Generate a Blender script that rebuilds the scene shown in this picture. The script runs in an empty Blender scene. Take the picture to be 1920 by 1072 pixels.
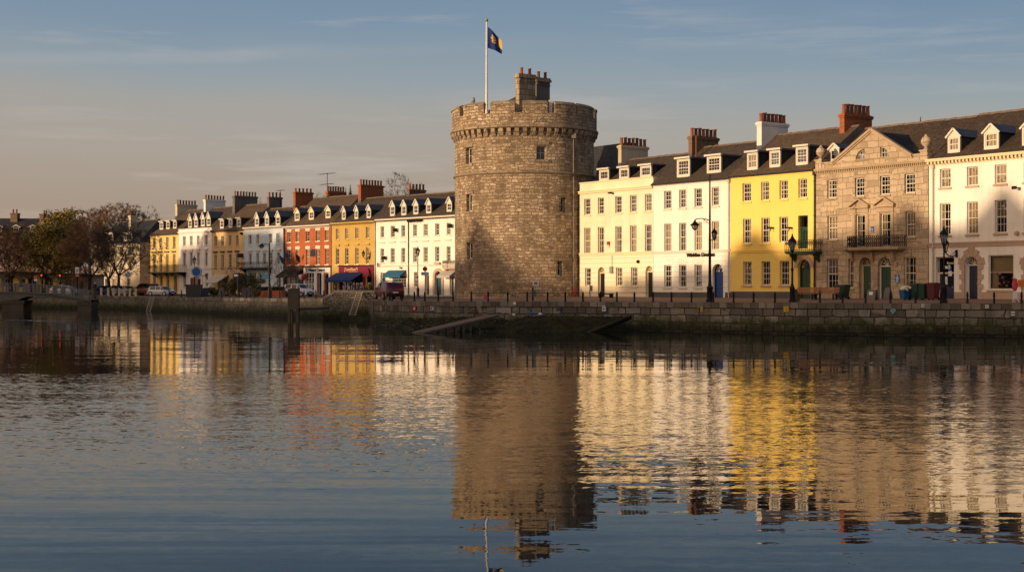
import bpy, bmesh, math, random
from mathutils import Vector, Matrix
rnd = random.Random(7)
C = bpy.context.scene.collection
F, CX, HY, CZ = 2700.0, 960.0, 538.0, 0.85      # focal length in photo pixels, centre column, horizon row, eye height
WATER = -2.1
# ------------------------------------------------------------------ small maths
def lin(r, g, b):
    f = lambda c: c/12.92 if c <= .04045 else ((c+.055)/1.055)**2.4
    return (f(r/255), f(g/255), f(b/255), 1)
def sc(d): return F/d
def wpt(px, py, d): return Vector(((px-CX)/F*d, d, CZ+(HY-py)/F*d))
def lerp(a, b, k): return a+(b-a)*k
def table(tab, x):
    if x <= tab[0][0]: return tab[0][1]
    for (x0, y0), (x1, y1) in zip(tab, tab[1:]):
        if x <= x1: return lerp(y0, y1, (x-x0)/(x1-x0))
    return tab[-1][1]
class Row:                                       # a line of facades; t along it, y into the buildings
    def __init__(s, ox, oy, rx, ry):
        n = math.hypot(rx, ry); s.o = (ox, oy); s.r = (rx/n, ry/n); s.b = (-ry/n, rx/n); s.ang = math.atan2(ry, rx)
    def t(s, px, y=0.):
        u = (px-CX)/F
        return (u*(s.o[1]+s.b[1]*y)-s.o[0]-s.b[0]*y)/(s.r[0]-u*s.r[1])
    def p(s, t, y=0.): return (s.o[0]+s.r[0]*t+s.b[0]*y, s.o[1]+s.r[1]*t+s.b[1]*y)
    def d(s, px, y=0.): return s.p(s.t(px, y), y)[1]
    def z(s, px, py, y=0.): return CZ+(HY-py)/F*s.d(px, y)
RR = Row(6.07, 130., .588, -.809)                # the terrace to the right of the tower
RL = Row(-7.0, 177., .6675, -.7445)              # the terrace to the left of the tower
QP = [(-1400,262),(-300,225),(0,206),(180,195),(260,188),(264,184),(400,160),(530,142),(605,135),(692,131),(700,113),(760,106),(860,101),
      (1086,99.5),(1200,98),(1300,95.3),(1500,90.4),(1700,87.8),(1900,85.6),(2300,81),(3400,72)]
QZ = [(-300,-.3),(180,-.28),(260,-.4),(400,-.35),(605,-.25),(700,-.22),(860,-.16),(1200,-.18),(1500,-.15),(3000,-.15)]
def dq(px): return table(QP, px)
def zq(px): return table(QZ, px)
def df(px):
    if px >= 1086: return RR.d(px)
    if px <= 853: return RL.d(px)
    return table([(853,177),(862,131),(983,128.5),(1080,131),(1086,130)], px)
def zf(px): return table([(0,-.36),(282,-.33),(853,-.2),(983,-.1),(1086,-.01),(1528,0),(1741,.06),(3000,.06)], px)
def gz(X, Y):
    px = CX+F*X/Y
    k = (Y-dq(px))/max(df(px)-dq(px), 2.)
    return lerp(zq(px), zf(px), max(0., min(1., k)))
def at(px, k):                                   # a point on the quay ground: column px, k=0 quay edge .. 1 facade
    d = lerp(dq(px)+.6, df(px), k); X = (px-CX)/F*d
    return Vector((X, d, gz(X, d)))
# ------------------------------------------------------------------ mesh builder
class MB:
    def __init__(s): s.v=[]; s.f=[]; s.m=[]; s.uv=[]
    def face(s, pts, mat=0, uv=None):
        i = len(s.v); s.v.extend([tuple(p) for p in pts]); s.f.append(tuple(range(i, i+len(pts)))); s.m.append(mat); s.uv.append(uv)
    def box(s, x0, x1, y0, y1, z0, z1, mat=0, skip=''):
        P = lambda x,y,z: (x,y,z)
        q = {'f':[P(x0,y0,z0),P(x1,y0,z0),P(x1,y0,z1),P(x0,y0,z1)], 'b':[P(x1,y1,z0),P(x0,y1,z0),P(x0,y1,z1),P(x1,y1,z1)],
             'l':[P(x0,y1,z0),P(x0,y0,z0),P(x0,y0,z1),P(x0,y1,z1)], 'r':[P(x1,y0,z0),P(x1,y1,z0),P(x1,y1,z1),P(x1,y0,z1)],
             't':[P(x0,y0,z1),P(x1,y0,z1),P(x1,y1,z1),P(x0,y1,z1)], 'd':[P(x0,y1,z0),P(x1,y1,z0),P(x1,y0,z0),P(x0,y0,z0)]}
        for k in q:
            if k not in skip: s.face(q[k], mat)
    def bar(s, p0, p1, w, h, mat=0):             # a square bar between two points
        p0, p1 = Vector(p0), Vector(p1); d = (p1-p0).normalized()
        a = d.cross(Vector((0,0,1)))
        a = a.normalized() if a.length > 1e-4 else Vector((1,0,0))
        b = a.cross(d).normalized(); a = a*w/2; b = b*h/2
        A = [p0+a+b, p0-a+b, p0-a-b, p0+a-b]; B = [p1+a+b, p1-a+b, p1-a-b, p1+a-b]
        for i in range(4): s.face([A[i], A[(i+1)%4], B[(i+1)%4], B[i]], mat)
        s.face(A[::-1], mat); s.face(B, mat)
    def cyl(s, p0, p1, r0, r1=None, n=8, mat=0, caps=True):
        r1 = r0 if r1 is None else r1
        p0, p1 = Vector(p0), Vector(p1); d = (p1-p0)
        if d.length < 1e-6: return
        d.normalize(); a = d.orthogonal().normalized(); b = d.cross(a)
        cs = [(math.cos(2*math.pi*i/n), math.sin(2*math.pi*i/n)) for i in range(n)]
        A = [p0+a*(c*r0)+b*(q*r0) for c,q in cs]; B = [p1+a*(c*r1)+b*(q*r1) for c,q in cs]
        for i in range(n): s.face([A[i], A[(i+1)%n], B[(i+1)%n], B[i]], mat)
        if caps:
            s.face(A[::-1], mat)
            if r1 > 1e-4: s.face(B, mat)
    def lathe(s, cx, cy, prof, n=12, mat=0, a0=0., a1=2*math.pi):
        for (r0,z0),(r1,z1) in zip(prof, prof[1:]):
            for i in range(n):
                t0 = lerp(a0,a1,i/n); t1 = lerp(a0,a1,(i+1)/n)
                P = lambda r,t,z: (cx+r*math.cos(t), cy+r*math.sin(t), z)
                pts = [P(r0,t0,z0),P(r0,t1,z0)]+([P(r1,t1,z1),P(r1,t0,z1)] if r1 > 1e-4 else [P(0,0,z1)])
                if r0 <= 1e-4: pts = [P(0,0,z0),P(r1,t1,z1),P(r1,t0,z1)]
                s.face(pts, mat)
    def prism(s, poly, y0, y1, mat=0, matend=None):    # polygon (x,z) pushed along y
        me = mat if matend is None else matend
        s.face([(x,y0,z) for x,z in poly], me); s.face([(x,y1,z) for x,z in poly[::-1]], me)
        n = len(poly)
        for i in range(n):
            (xa,za),(xb,zb) = poly[i], poly[(i+1)%n]
            s.face([(xb,y0,zb),(xa,y0,za),(xa,y1,za),(xb,y1,zb)], mat)
    def prismx(s, poly, x0, x1, mat=0, matend=None):   # polygon (y,z) pushed along x
        me = mat if matend is None else matend
        s.face([(x0,y,z) for y,z in poly], me); s.face([(x1,y,z) for y,z in poly[::-1]], me)
        n = len(poly)
        for i in range(n):
            (ya,za),(yb,zb) = poly[i], poly[(i+1)%n]
            s.face([(x0,yb,zb),(x0,ya,za),(x1,ya,za),(x1,yb,zb)], mat)
    def mesh(s, name, mats, smooth=False):
        me = bpy.data.meshes.new(name); me.from_pydata(s.v, [], s.f)
        for m in (mats if isinstance(mats, (list, tuple)) else [mats]): me.materials.append(m)
        me.polygons.foreach_set('material_index', s.m)
        if any(u is not None for u in s.uv):
            L = me.uv_layers.new(name='UVMap'); k = 0
            for u, f in zip(s.uv, s.f):
                for j in range(len(f)):
                    L.data[k].uv = u[j] if u else (0,0); k += 1
        if smooth:
            b = bmesh.new(); b.from_mesh(me); bmesh.ops.remove_doubles(b, verts=b.verts, dist=1e-4)
            bmesh.ops.recalc_face_normals(b, faces=b.faces)
            for f in b.faces: f.smooth = True
            for e in b.edges:
                if len(e.link_faces) == 2 and e.calc_face_angle(0) > .7: e.smooth = False
            b.to_mesh(me); b.free()
        me.update(); return me
    def build(s, name, mats, parent=None, smooth=False, loc=None, rotz=0.):
        return link(name, s.mesh(name, mats, smooth), parent, loc, rotz)
def link(name, data, parent=None, loc=None, rotz=0.):
    o = bpy.data.objects.new(name, data); C.objects.link(o)
    if parent: o.parent = parent
    if loc is not None: o.location = loc
    if rotz: o.rotation_euler = (0,0,rotz)
    return o
def tag(o, label=None, cat=None, group=None, kind=None):
    if label: o['label'] = label
    if cat: o['category'] = cat
    if group: o['group'] = group
    if kind: o['kind'] = kind
    return o
def thing(name, label, cat, loc=(0,0,0), rotz=0., group=None):
    o = bpy.data.objects.new(name, None); C.objects.link(o); o.empty_display_size = .2
    o.location = loc; o.rotation_euler = (0,0,rotz)
    return tag(o, label, cat, group)
def kids(o): return [c for c in bpy.data.objects if c.parent is o]
def dup(o, loc, rotz=None, label=None, parent=None, ks=None):
    c = o.copy(); C.objects.link(c)
    if parent is not None: c.parent = parent
    if loc is not None: c.location = loc
    if rotz is not None: c.rotation_euler = (0,0,rotz)
    if label: c['label'] = label
    for k in (kids(o) if ks is None else ks): dup(k, None, None, None, c)
    return c
# ------------------------------------------------------------------ materials
def nodes(name):
    m = bpy.data.materials.new(name); m.use_nodes = True; nt = m.node_tree
    return m, nt, nt.nodes['Principled BSDF']
class N:                                         # terse node wiring
    def __init__(s, nt): s.nt = nt
    def __call__(s, typ, inp=None, **kw):
        n = s.nt.nodes.new(typ)
        for k, v in kw.items(): setattr(n, k, v)
        for k, v in (inp or {}).items():
            if hasattr(v, 'is_output') or isinstance(v, bpy.types.NodeSocket): s.nt.links.new(v, n.inputs[k])
            else: n.inputs[k].default_value = v
        return n
    def math(s, op, a, b=0., clamp=False): return s('ShaderNodeMath', {0:a, 1:b}, operation=op, use_clamp=clamp).outputs[0]
    def mix(s, fac, a, b, bt='MIX'):
        n = s('ShaderNodeMix', {0:fac, 6:a, 7:b}, data_type='RGBA', blend_type=bt); return n.outputs[2]
    def noise(s, vec, scale, detail=3., rough=.55, out='Fac'):
        return s('ShaderNodeTexNoise', {'Vector':vec, 'Scale':scale, 'Detail':detail, 'Roughness':rough}).outputs[out]
    def mapv(s, vec, scale=(1,1,1), loc=(0,0,0)): return s('ShaderNodeMapping', {'Vector':vec, 'Scale':scale, 'Location':loc}).outputs[0]
    def ramp(s, fac, stops, interp='LINEAR'):
        n = s('ShaderNodeValToRGB', {'Fac':fac}); e = n.color_ramp.elements; n.color_ramp.interpolation = interp
        while len(e) > 1: e.remove(e[-1])
        for i, (p, c) in enumerate(stops):
            x = e[0] if i == 0 else e.new(p)
            x.position = p; x.color = c if len(c) == 4 else (*c, 1)
        return n.outputs[0]
def mul(c, k): return (c[0]*k, c[1]*k, c[2]*k, 1)
def paint(name, rgb, rough=.75, var=.16, streak=.32, bump=.004, spec=.3, metal=0.):
    m, nt, b = nodes(name); n = N(nt); o = n('ShaderNodeTexCoord').outputs['Object']
    c = (*rgb[:3], 1)
    f1 = n.noise(o, .45, 4); f2 = n.noise(n.mapv(o, (2.6,2.6,.22)), 1.3, 4); f3 = n.noise(o, 9., 3)
    col = n.mix(n.ramp(f1, [(.3,(0,0,0)),(.7,(1,1,1))]), mul(c,1-var), mul(c,1+var*.4))
    dirt = n.ramp(f2, [(.52,(0,0,0)),(.75,(1,1,1))])
    col = n.mix(n.math('MULTIPLY', dirt, streak), col, mul((c[0]*.6,c[1]*.52,c[2]*.44),1))
    col = n.mix(n.math('MULTIPLY', f3, .25), col, mul(c,.82))
    nt.links.new(col, b.inputs['Base Color']); b.inputs['Roughness'].default_value = rough; b.inputs['Metallic'].default_value = metal
    b.inputs['Specular IOR Level'].default_value = spec
    if bump:
        bn = n('ShaderNodeBump', {'Height':f3, 'Strength':.6, 'Distance':bump*4}); nt.links.new(bn.outputs[0], b.inputs['Normal'])
    return m
def plain(name, rgb, rough=.6, spec=.4, metal=0.):
    return paint(name, rgb, rough, .08, .08, 0, spec, metal)
def masonry(name, cols, mortar, bw, bh, uv=False, dist=.05, msize=.02, bump=.03, stain=.35, stainc=(.05,.045,.035), alt=None, tide=None, moss=None, slope=False, joints=1., nsc=2.2, grit=.25):
    m, nt, b = nodes(name); n = N(nt); tc = n('ShaderNodeTexCoord')
    ob = tc.outputs['Object']
    if uv: vec = tc.outputs['UV']
    else:
        s = n('ShaderNodeSeparateXYZ', {0:ob}).outputs
        vec = n('ShaderNodeCombineXYZ', {0: s[0] if slope else n.math('ADD', s[0], s[1]), 1: n.math('ADD', s[1], s[2]) if slope else s[2]}).outputs[0]
    nz = n.noise(vec, nsc, 2, out='Color')
    off = n('ShaderNodeVectorMath', {0:nz, 1:(.5,.5,.5)}, operation='SUBTRACT').outputs[0]
    off = n('ShaderNodeVectorMath', {0:off, 'Scale':dist*2}, operation='SCALE').outputs[0]
    v2 = n('ShaderNodeVectorMath', {0:vec, 1:off}, operation='ADD').outputs[0]
    def br(bw, bh, o=.5, sq=1.):
        t = n('ShaderNodeTexBrick', {'Vector':v2, 'Color1':(0,0,0,1), 'Color2':(1,1,1,1), 'Mortar':(.5,.5,.5,1), 'Scale':1., 'Mortar Size':msize, 'Mortar Smooth':.25,
                              'Bias':0., 'Brick Width':bw, 'Row Height':bh}, offset=o, squash=sq, squash_frequency=3)
        return t.outputs['Color'], t.outputs['Fac']
    c, f = br(bw, bh, .45, .72)
    if alt:
        c2, f2 = br(alt[0], alt[1], .37, 1.3); k = n.ramp(n.noise(vec, .55, 2), [(.48,(0,0,0)),(.52,(1,1,1))])
        c = n.mix(k, c, c2); f = n.mix(k, f, f2)
    st = [(i/(len(cols)-1), (*q[:3],1)) for i, q in enumerate(cols)]
    fine = n.noise(vec, 7., 4); big = n.noise(vec, .28, 4)
    col = n.ramp(n.math('ADD', n.math('MULTIPLY', c, .72), n.math('MULTIPLY', fine, .28)), st)
    col = n.mix(n.math('MULTIPLY', n.ramp(big, [(.45,(0,0,0)),(.72,(1,1,1))]), stain), col, (*stainc[:3],1))
    run = n.ramp(n.noise(n.mapv(vec, (1.,.16,1.)), 1.1, 5, .6), [(.5,(0,0,0)),(.75,(1,1,1))])
    col = n.mix(n.math('MULTIPLY', run, stain*1.1), col, (*[q*.8 for q in stainc[:3]],1))
    pit = n.ramp(n.noise(vec, 3.3, 5, .7), [(.56,(0,0,0)),(.74,(1,1,1))])
    col = n.mix(n.math('MULTIPLY', pit, stain*.9), col, (*stainc[:3],1))
    col = n.mix(n.math('MULTIPLY', f, joints), col, (*mortar[:3],1))
    if moss:
        col = n.mix(n.math('MULTIPLY', n.ramp(n.noise(vec, .9, 5, .65), [(.5,(0,0,0)),(.7,(1,1,1))]), moss[1]), col, (*moss[0],1))
    if tide:                                     # weed and black slime that grow up to the high-water marks
        zz = n('ShaderNodeSeparateXYZ', {0:ob}).outputs[2]
        zz = n.math('ADD', zz, n.math('MULTIPLY', n.math('SUBTRACT', n.noise(vec, 1.1, 5, .65), .5), 1.3))
        t = n.math('DIVIDE', n.math('SUBTRACT', zz, tide[0]), tide[1]-tide[0], clamp=True)
        weed = n.mix(fine, (.014,.019,.006,1), (.060,.080,.018,1))
        k = n.ramp(t, [(0,(1,1,1)),(.52,(1,1,1)),(.78,(0,0,0))]); col = n.mix(n.math('MULTIPLY', k, n.ramp(n.noise(vec, 1.9, 5, .7), [(.36,(.35,.35,.35)),(.56,(1,1,1))])), col, weed)
        k = n.ramp(t, [(0,(1,1,1)),(.3,(1,1,1)),(.5,(0,0,0))]); col = n.mix(n.math('MULTIPLY', k, .85), col, n.mix(f, n.mix(c, (.010,.009,.007,1), (.034,.029,.022,1)), (.003,.003,.003,1)))
    nt.links.new(col, b.inputs['Base Color']); b.inputs['Roughness'].default_value = .85; b.inputs['Specular IOR Level'].default_value = .2
    h = n.math('ADD', n.math('MULTIPLY', n.math('SUBTRACT', 1., f), .7), n.math('ADD', n.math('ADD', n.math('MULTIPLY', fine, .5), n.math('MULTIPLY', n.noise(vec, 19., 3), grit)), n.math('MULTIPLY', c, .45)))
    bn = n('ShaderNodeBump', {'Height':h, 'Strength':.9, 'Distance':bump}); nt.links.new(bn.outputs[0], b.inputs['Normal'])
    return m
M = {}
M['cream'] = paint('cream_render', (.80,.71,.51)); M['white'] = paint('white_render', (.84,.79,.70)); M['yellow'] = paint('yellow_render', (.84,.60,.15), var=.08, streak=.12)
M['white_cool'] = paint('pale_render', (.80,.76,.73)); M['ochre'] = paint('ochre_render', (.50,.33,.085)); M['blue_wall'] = paint('pale_blue_render', (.52,.63,.72))
M['beige'] = paint('beige_render', (.64,.45,.22)); M['gold'] = paint('gold_render', (.74,.52,.18)); M['trim'] = paint('white_trim_paint', (.66,.60,.51), .5, .06, .12, 0)
M['cream_trim'] = paint('cream_trim_paint', (.76,.63,.40), .6, .08, .2); M['tan'] = paint('tan_stone_trim', (.48,.34,.25), .8, .15, .2)
M['plinth'] = paint('grey_plinth', (.10,.095,.095), .8, .3, .4); M['black'] = paint('black_ironwork', (.010,.010,.011), .6, .2, .1, 0, .2)
M['lead'] = paint('dark_boarding', (.025,.026,.03), .6, .3, .3); M['leadroof'] = paint('lead_sheet', (.07,.085,.11), .5, .25, .2); M['interior'] = plain('dark_room', (.012,.010,.009), .9, .1)
M['curtain'] = paint('cream_curtain', (.62,.50,.32), .9, .15, .3, 0); M['blind'] = paint('grey_blind', (.38,.34,.29), .9, .15, .2, 0)
M['green_paint'] = paint('dark_green_paint', (.012,.05,.028), .4, .1, .1, 0, .5); M['blue_paint'] = paint('royal_blue_paint', (.012,.055,.24), .4, .1, .1, 0, .5)
M['navy'] = paint('navy_paint', (.010,.018,.055), .45, .1, .1, 0, .5); M['blackdoor'] = paint('black_door_paint', (.012,.012,.014), .35, .1, .1, 0, .5)
M['teal'] = paint('teal_paint', (.02,.10,.15), .45, .1, .1, 0); M['brown_door'] = paint('brown_door_paint', (.05,.025,.015), .5); M['burgundy'] = paint('burgundy_paint', (.17,.012,.03), .45, .1, .1, 0)
M['brass'] = plain('brass', (.7,.55,.25), .3, .5, .8); M['pot'] = paint('terracotta', (.36,.10,.03), .8, .35, .3); M['pot_dark'] = paint('sooted_terracotta', (.17,.065,.035), .85, .35, .4); M['pot_buff'] = paint('buff_clay', (.40,.24,.10), .8, .35, .4)
M['gutter'] = paint('dark_gutter', (.02,.02,.021), .5, .1, .1, 0); M['pipe'] = paint('pale_pipe', (.55,.48,.40), .6); M['tower_pipe'] = paint('grey_lead_pipe', (.20,.17,.15), .7); M['gold_letter'] = plain('gold_lettering', (.75,.55,.25), .4, .5); M['awn_blue'] = paint('navy_canvas', (.012,.032,.13), .9)
M['awn_teal'] = paint('teal_canvas', (.02,.11,.20), .9); M['awn_black'] = paint('black_canvas', (.012,.011,.012), .9); M['awn_cream'] = paint('cream_canvas', (.55,.46,.36), .9); M['awn_grey'] = paint('grey_canvas', (.42,.38,.34), .9)
M['red'] = paint('red_paint', (.45,.02,.02), .5, .1, .1, 0); M['signblue'] = paint('sign_blue', (.02,.11,.36), .5, .1, .05, 0); M['signwhite'] = paint('sign_white', (.72,.72,.70), .5, .1, .15, 0)
M['brick'] = masonry('red_brick', [(.25,.05,.017),(.40,.095,.026),(.48,.13,.04)], (.40,.17,.09), .24, .08, dist=.006, msize=.008, bump=.008, stain=.2)
M['brick_stack'] = masonry('chimney_brick', [(.22,.045,.02),(.36,.09,.03),(.42,.12,.04)], (.28,.14,.08), .26, .09, dist=.006, msize=.01, bump=.012, stain=.35)
M['brick_brown'] = masonry('brown_brick', [(.12,.07,.04),(.22,.12,.065),(.26,.16,.09)], (.2,.14,.09), .26, .09, dist=.006, msize=.01, bump=.012, stain=.5)
M['stack_grey'] = masonry('grey_rendered_stack', [(.13,.12,.11),(.17,.155,.14)], (.15,.14,.12), 2.5, 2., dist=.1, msize=.004, bump=.01, stain=.5)
M['stack_cream'] = paint('cream_stack', (.56,.47,.33), .85, .2, .45); M['stack_white'] = paint('white_stack', (.74,.71,.66), .85, .15, .3)
sl = dict(dist=.02, msize=.013, bump=.03, stain=.45, slope=True, joints=.7)
M['slate'] = masonry('slate_roof', [(.038,.030,.025),(.068,.052,.041),(.105,.078,.058)], (.022,.02,.02), .32, .24, stainc=(.10,.075,.05), **sl)
M['slate_brown'] = masonry('weathered_slate_roof', [(.06,.04,.028),(.095,.064,.043),(.13,.09,.06)], (.03,.024,.02), .32, .24, stainc=(.14,.10,.06), **sl)
M['slate_moss'] = masonry('mossy_slate_roof', [(.04,.029,.022),(.07,.048,.034),(.105,.072,.05)], (.018,.014,.011), .32, .24, moss=((.075,.055,.028),.35), stainc=(.03,.022,.016), **sl)
M['slate_dark'] = masonry('dark_slate', [(.022,.024,.03),(.04,.042,.05),(.06,.062,.07)], (.012,.012,.014), .32, .24, stainc=(.02,.02,.025), **sl)
M['ridge'] = paint('ridge_tiles', (.20,.145,.10), .85, .3, .3)
M['ashlar'] = masonry('granite_ashlar', [(.27,.20,.13),(.41,.315,.21),(.50,.39,.265),(.40,.31,.21)], (.25,.19,.128), .72, .40, dist=.10, msize=.020, bump=.05, stain=.18, stainc=(.10,.08,.065), alt=(.98,.47))
M['tower'] = masonry('tower_rubble', [(.12,.085,.055),(.37,.265,.165),(.53,.40,.265),(.60,.465,.315),(.88,.72,.51)], (.24,.175,.115), .60, .29, uv=True, dist=.15, msize=.03, bump=.24, stain=.68, stainc=(.105,.078,.052), alt=(.44,.25), nsc=3.1, grit=.5)
M['tower_trim'] = masonry('tower_dressings', [(.20,.155,.105),(.34,.26,.175),(.42,.33,.225)], (.10,.08,.06), .55, .5, dist=.05, msize=.02, bump=.05, stain=.5, stainc=(.09,.075,.035))
M['quay'] = masonry('quay_stone', [(.05,.044,.036),(.11,.098,.08),(.17,.152,.126),(.21,.19,.158),(.37,.34,.295)], (.028,.024,.02), 1.15, .50, uv=True, dist=.10, msize=.035, bump=.14, stain=.6, stainc=(.035,.028,.02), tide=(-2.2,-.72), alt=(.78,.50), nsc=1.6)
M['rubble'] = masonry('rubble_wall', [(.09,.08,.064),(.17,.15,.12),(.26,.23,.19)], (.04,.034,.027), .34, .19, uv=True, dist=.12, msize=.02, bump=.08, stain=.5, stainc=(.05,.045,.02), tide=(-2.3,-.75))
M['coping'] = masonry('coping_stone', [(.08,.07,.056),(.15,.132,.108),(.28,.255,.215)], (.04,.03,.025), .8, .6, uv=True, dist=.05, msize=.02, bump=.06, stain=.5, stainc=(.045,.036,.025), moss=((.05,.05,.015),.35))
M['timber'] = paint('weathered_timber', (.19,.135,.095), .85, .3, .5, .01); M['pile'] = paint('old_pile_timber', (.10,.085,.06), .9, .35, .6, .02); M['bench'] = paint('bench_slats', (.34,.16,.075), .6, .2, .2)
M['concrete'] = paint('grey_concrete', (.12,.115,.105), .85, .25, .5, .01); M['bridge_rail'] = paint('grey_bridge_rail', (.15,.145,.14), .6); M['galv'] = paint('galvanised_steel', (.30,.30,.29), .5, .15, .2, 0, .4, .3)
M['bark'] = paint('bark', (.045,.033,.025), .95, .3, .2, .02); M['granite_trim'] = paint('granite_dressings', (.42,.315,.205), .85, .2, .4); M['twig_red'] = paint('reddish_twigs', (.27,.15,.075), .9, .3, .1, 0); M['twig_grey'] = paint('grey_twigs', (.085,.06,.047), .9, .3, .1, 0)
M['leaf_yellow'] = paint('autumn_leaves', (.34,.24,.05), .7, .6, .3, 0); M['leaf_olive'] = paint('olive_leaves', (.19,.148,.042), .7, .6, .3, 0); M['leaf_green'] = paint('evergreen_leaves', (.022,.04,.014), .7, .5, .3, 0)
M['binGreen'] = paint('green_bin_plastic', (.010,.045,.03), .4, .1, .1, 0, .5); M['binRed'] = paint('maroon_bin_plastic', (.09,.010,.012), .45, .1, .1, 0, .5); M['binBlue'] = paint('blue_bin_plastic', (.015,.09,.24), .45, .1, .1, 0, .5)
M['carwhite'] = paint('white_car_paint', (.70,.70,.70), .25, .04, .05, 0, .6); M['carred'] = paint('red_car_paint', (.11,.004,.010), .22, .04, .05, 0, .6); M['carsilver'] = paint('silver_car_paint', (.38,.43,.50), .25, .04, .05, 0, .6, .3); M['cardark'] = paint('maroon_car_paint', (.11,.012,.018), .25, .04, .05, 0, .6); M['carblue'] = paint('blue_car_paint', (.04,.10,.20), .25, .04, .05, 0, .6)
M['tyre'] = plain('tyre_rubber', (.015,.015,.015), .9, .2); M['rim'] = plain('alloy', (.45,.45,.46), .3, .5, .6); M['skin'] = plain('skin', (.45,.26,.18), .6); M['coat'] = paint('dark_coat', (.03,.03,.04), .9); M['orange'] = paint('orange_plastic', (.62,.20,.02), .5, .1, .1, 0); M['pink'] = paint('pink_cloth', (.55,.06,.10), .8)
def emis(name, col, s):
    m, nt, b = nodes(name); b.inputs['Emission Color'].default_value = col; b.inputs['Emission Strength'].default_value = s; b.inputs['Base Color'].default_value = col; return m
M['redlamp'] = emis('lit_red_lamp', (1,.06,.03,1), 1.6)
def glassy(name, tint, tr, rough=.03):
    m, nt, b = nodes(name); n = N(nt); out = nt.nodes['Material Output']
    t = n('ShaderNodeBsdfTransparent', {'Color':(*tint,1)}); g = n('ShaderNodeBsdfGlossy', {'Roughness':rough, 'Color':(.9,.9,.9,1)})
    o = n('ShaderNodeTexCoord').outputs['Object']
    rd = n('ShaderNodeObjectInfo').outputs['Random']; o = n('ShaderNodeVectorMath', {0:o, 1:n('ShaderNodeCombineXYZ', {0:n.math('MULTIPLY', rd, 37.), 1:n.math('MULTIPLY', rd, 91.), 2:n.math('MULTIPLY', rd, 53.)}).outputs[0]}, operation='ADD').outputs[0]
    bn = n('ShaderNodeBump', {'Height':n.noise(o, 1.3, 2), 'Strength':.6, 'Distance':.03})
    nt.links.new(bn.outputs[0], g.inputs['Normal'])
    fr = n('ShaderNodeFresnel', {'IOR':1.5}).outputs[0]
    mx = n('ShaderNodeMixShader', {0:n.math('ADD', fr, n.math('MULTIPLY', rd, tr*4), clamp=True), 1:t.outputs[0], 2:g.outputs[0]})
    nt.links.new(mx.outputs[0], out.inputs[0]); return m
M['glass'] = glassy('window_glass', (.75,.75,.72), .05); M['lamp_glass'] = glassy('lantern_glass', (.85,.80,.70), .12, .15)
M['car_glass'] = plain('car_glass', (.02,.025,.03), .06, .6)
# ------------------------------------------------------------------ windows, doors, houses
WCACHE = {}
def win_meshes(w, h, nc, nr, style):
    key = (round(w,2), round(h,2), nc, nr, style)
    if key in WCACHE: return WCACHE[key]
    f = MB(); t = .07; ext = .05
    frame = .055 if w < .75 else .07
    f.box(0, frame, 0, ext, 0, h); f.box(w-frame, w, 0, ext, 0, h)
    f.box(frame, w-frame, 0, ext, 0, .09); f.box(frame, w-frame, 0, ext, h-.07, h)
    if style == 'sash': f.box(frame, w-frame, .004, ext, h*.5-.03, h*.5+.03)
    bw = .028
    for i in range(1, nc):
        x = lerp(frame, w-frame, i/nc); f.box(x-bw/2, x+bw/2, .012, ext-.005, .09, h-.07)
    for j in range(1, nr):
        if style == 'sash' and nr % 2 == 0 and j == nr//2: continue
        z = lerp(.09, h-.07, j/nr); f.box(frame, w-frame, .014, ext-.004, z-bw/2, z+bw/2)
    fm = f.mesh('window', M['trim'])
    p = MB(); p.face([(frame,.03,.09),(w-frame,.03,.09),(w-frame,.03,h-.07),(frame,.03,h-.07)])
    pm = p.mesh('pane', M['glass'])
    WCACHE[key] = (fm, pm); return fm, pm
CURT = {}
def curtain_mesh(w, h, kind):
    key = (round(w,2), round(h,2), kind)
    if key in CURT: return CURT[key]
    c = MB()
    def drape(x0, x1, z0, z1, mat):
        n = max(3, int((x1-x0)/.09))
        for i in range(n):
            xa, xb = lerp(x0,x1,i/n), lerp(x0,x1,(i+1)/n); ya, yb = (.0 if i%2 else .035), (.035 if i%2 else .0)
            c.face([(xa,ya,z0),(xb,yb,z0),(xb,yb,z1),(xa,ya,z1)], mat)
    if kind == 0: drape(.05, w-.05, .05, h-.05, 0)
    elif kind == 1: drape(.05, w*.34, .05, h-.05, 0); drape(w*.7, w-.05, .05, h-.05, 0)
    elif kind == 2: c.face([(.05,0,h*.45),(w-.05,0,h*.45),(w-.05,0,h-.05),(.05,0,h-.05)], 1)
    elif kind == 3: drape(w*.45, w-.05, .05, h-.05, 0)
    elif kind == 4: c.face([(.05,0,.05),(w-.05,0,.05),(w-.05,0,h-.05),(.05,0,h-.05)], 1)
    me = c.mesh('curtain', [M['curtain'], M['blind']]); CURT[key] = me; return me
SILL = {}
def add_window(par, x0, x1, z0, z1, y, nc, nr, style='sash', sill=None, curt=None, fm=None, wy=.0):
    w, h = x1-x0, z1-z0
    a, b = win_meshes(w, h, nc, nr, style)
    if fm is not None:
        a = a.copy(); a.materials.clear(); a.materials.append(fm)
    o = link('window', a, par, (x0, y, z0)); link('pane', b, o)
    if curt is not None and curt >= 0: link('curtain', curtain_mesh(w, h, curt), o, (0, .09, 0))
    if sill is not None:
        k = (round(w,2), sill.name)
        if k not in SILL:
            s = MB(); s.box(-.09, w+.09, -.001, .24, -.13, -.004); SILL[k] = s.mesh('sill', sill)
        link('sill', SILL[k], o, (0, -.09-y+wy, 0))
    return o
def arch_pts(x0, x1, z1, n=10):
    r = (x1-x0)/2; cx = (x0+x1)/2; zc = z1-r
    return [(cx-r*math.cos(math.pi*i/n), zc+r*math.sin(math.pi*i/n)) for i in range(n+1)]
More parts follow.
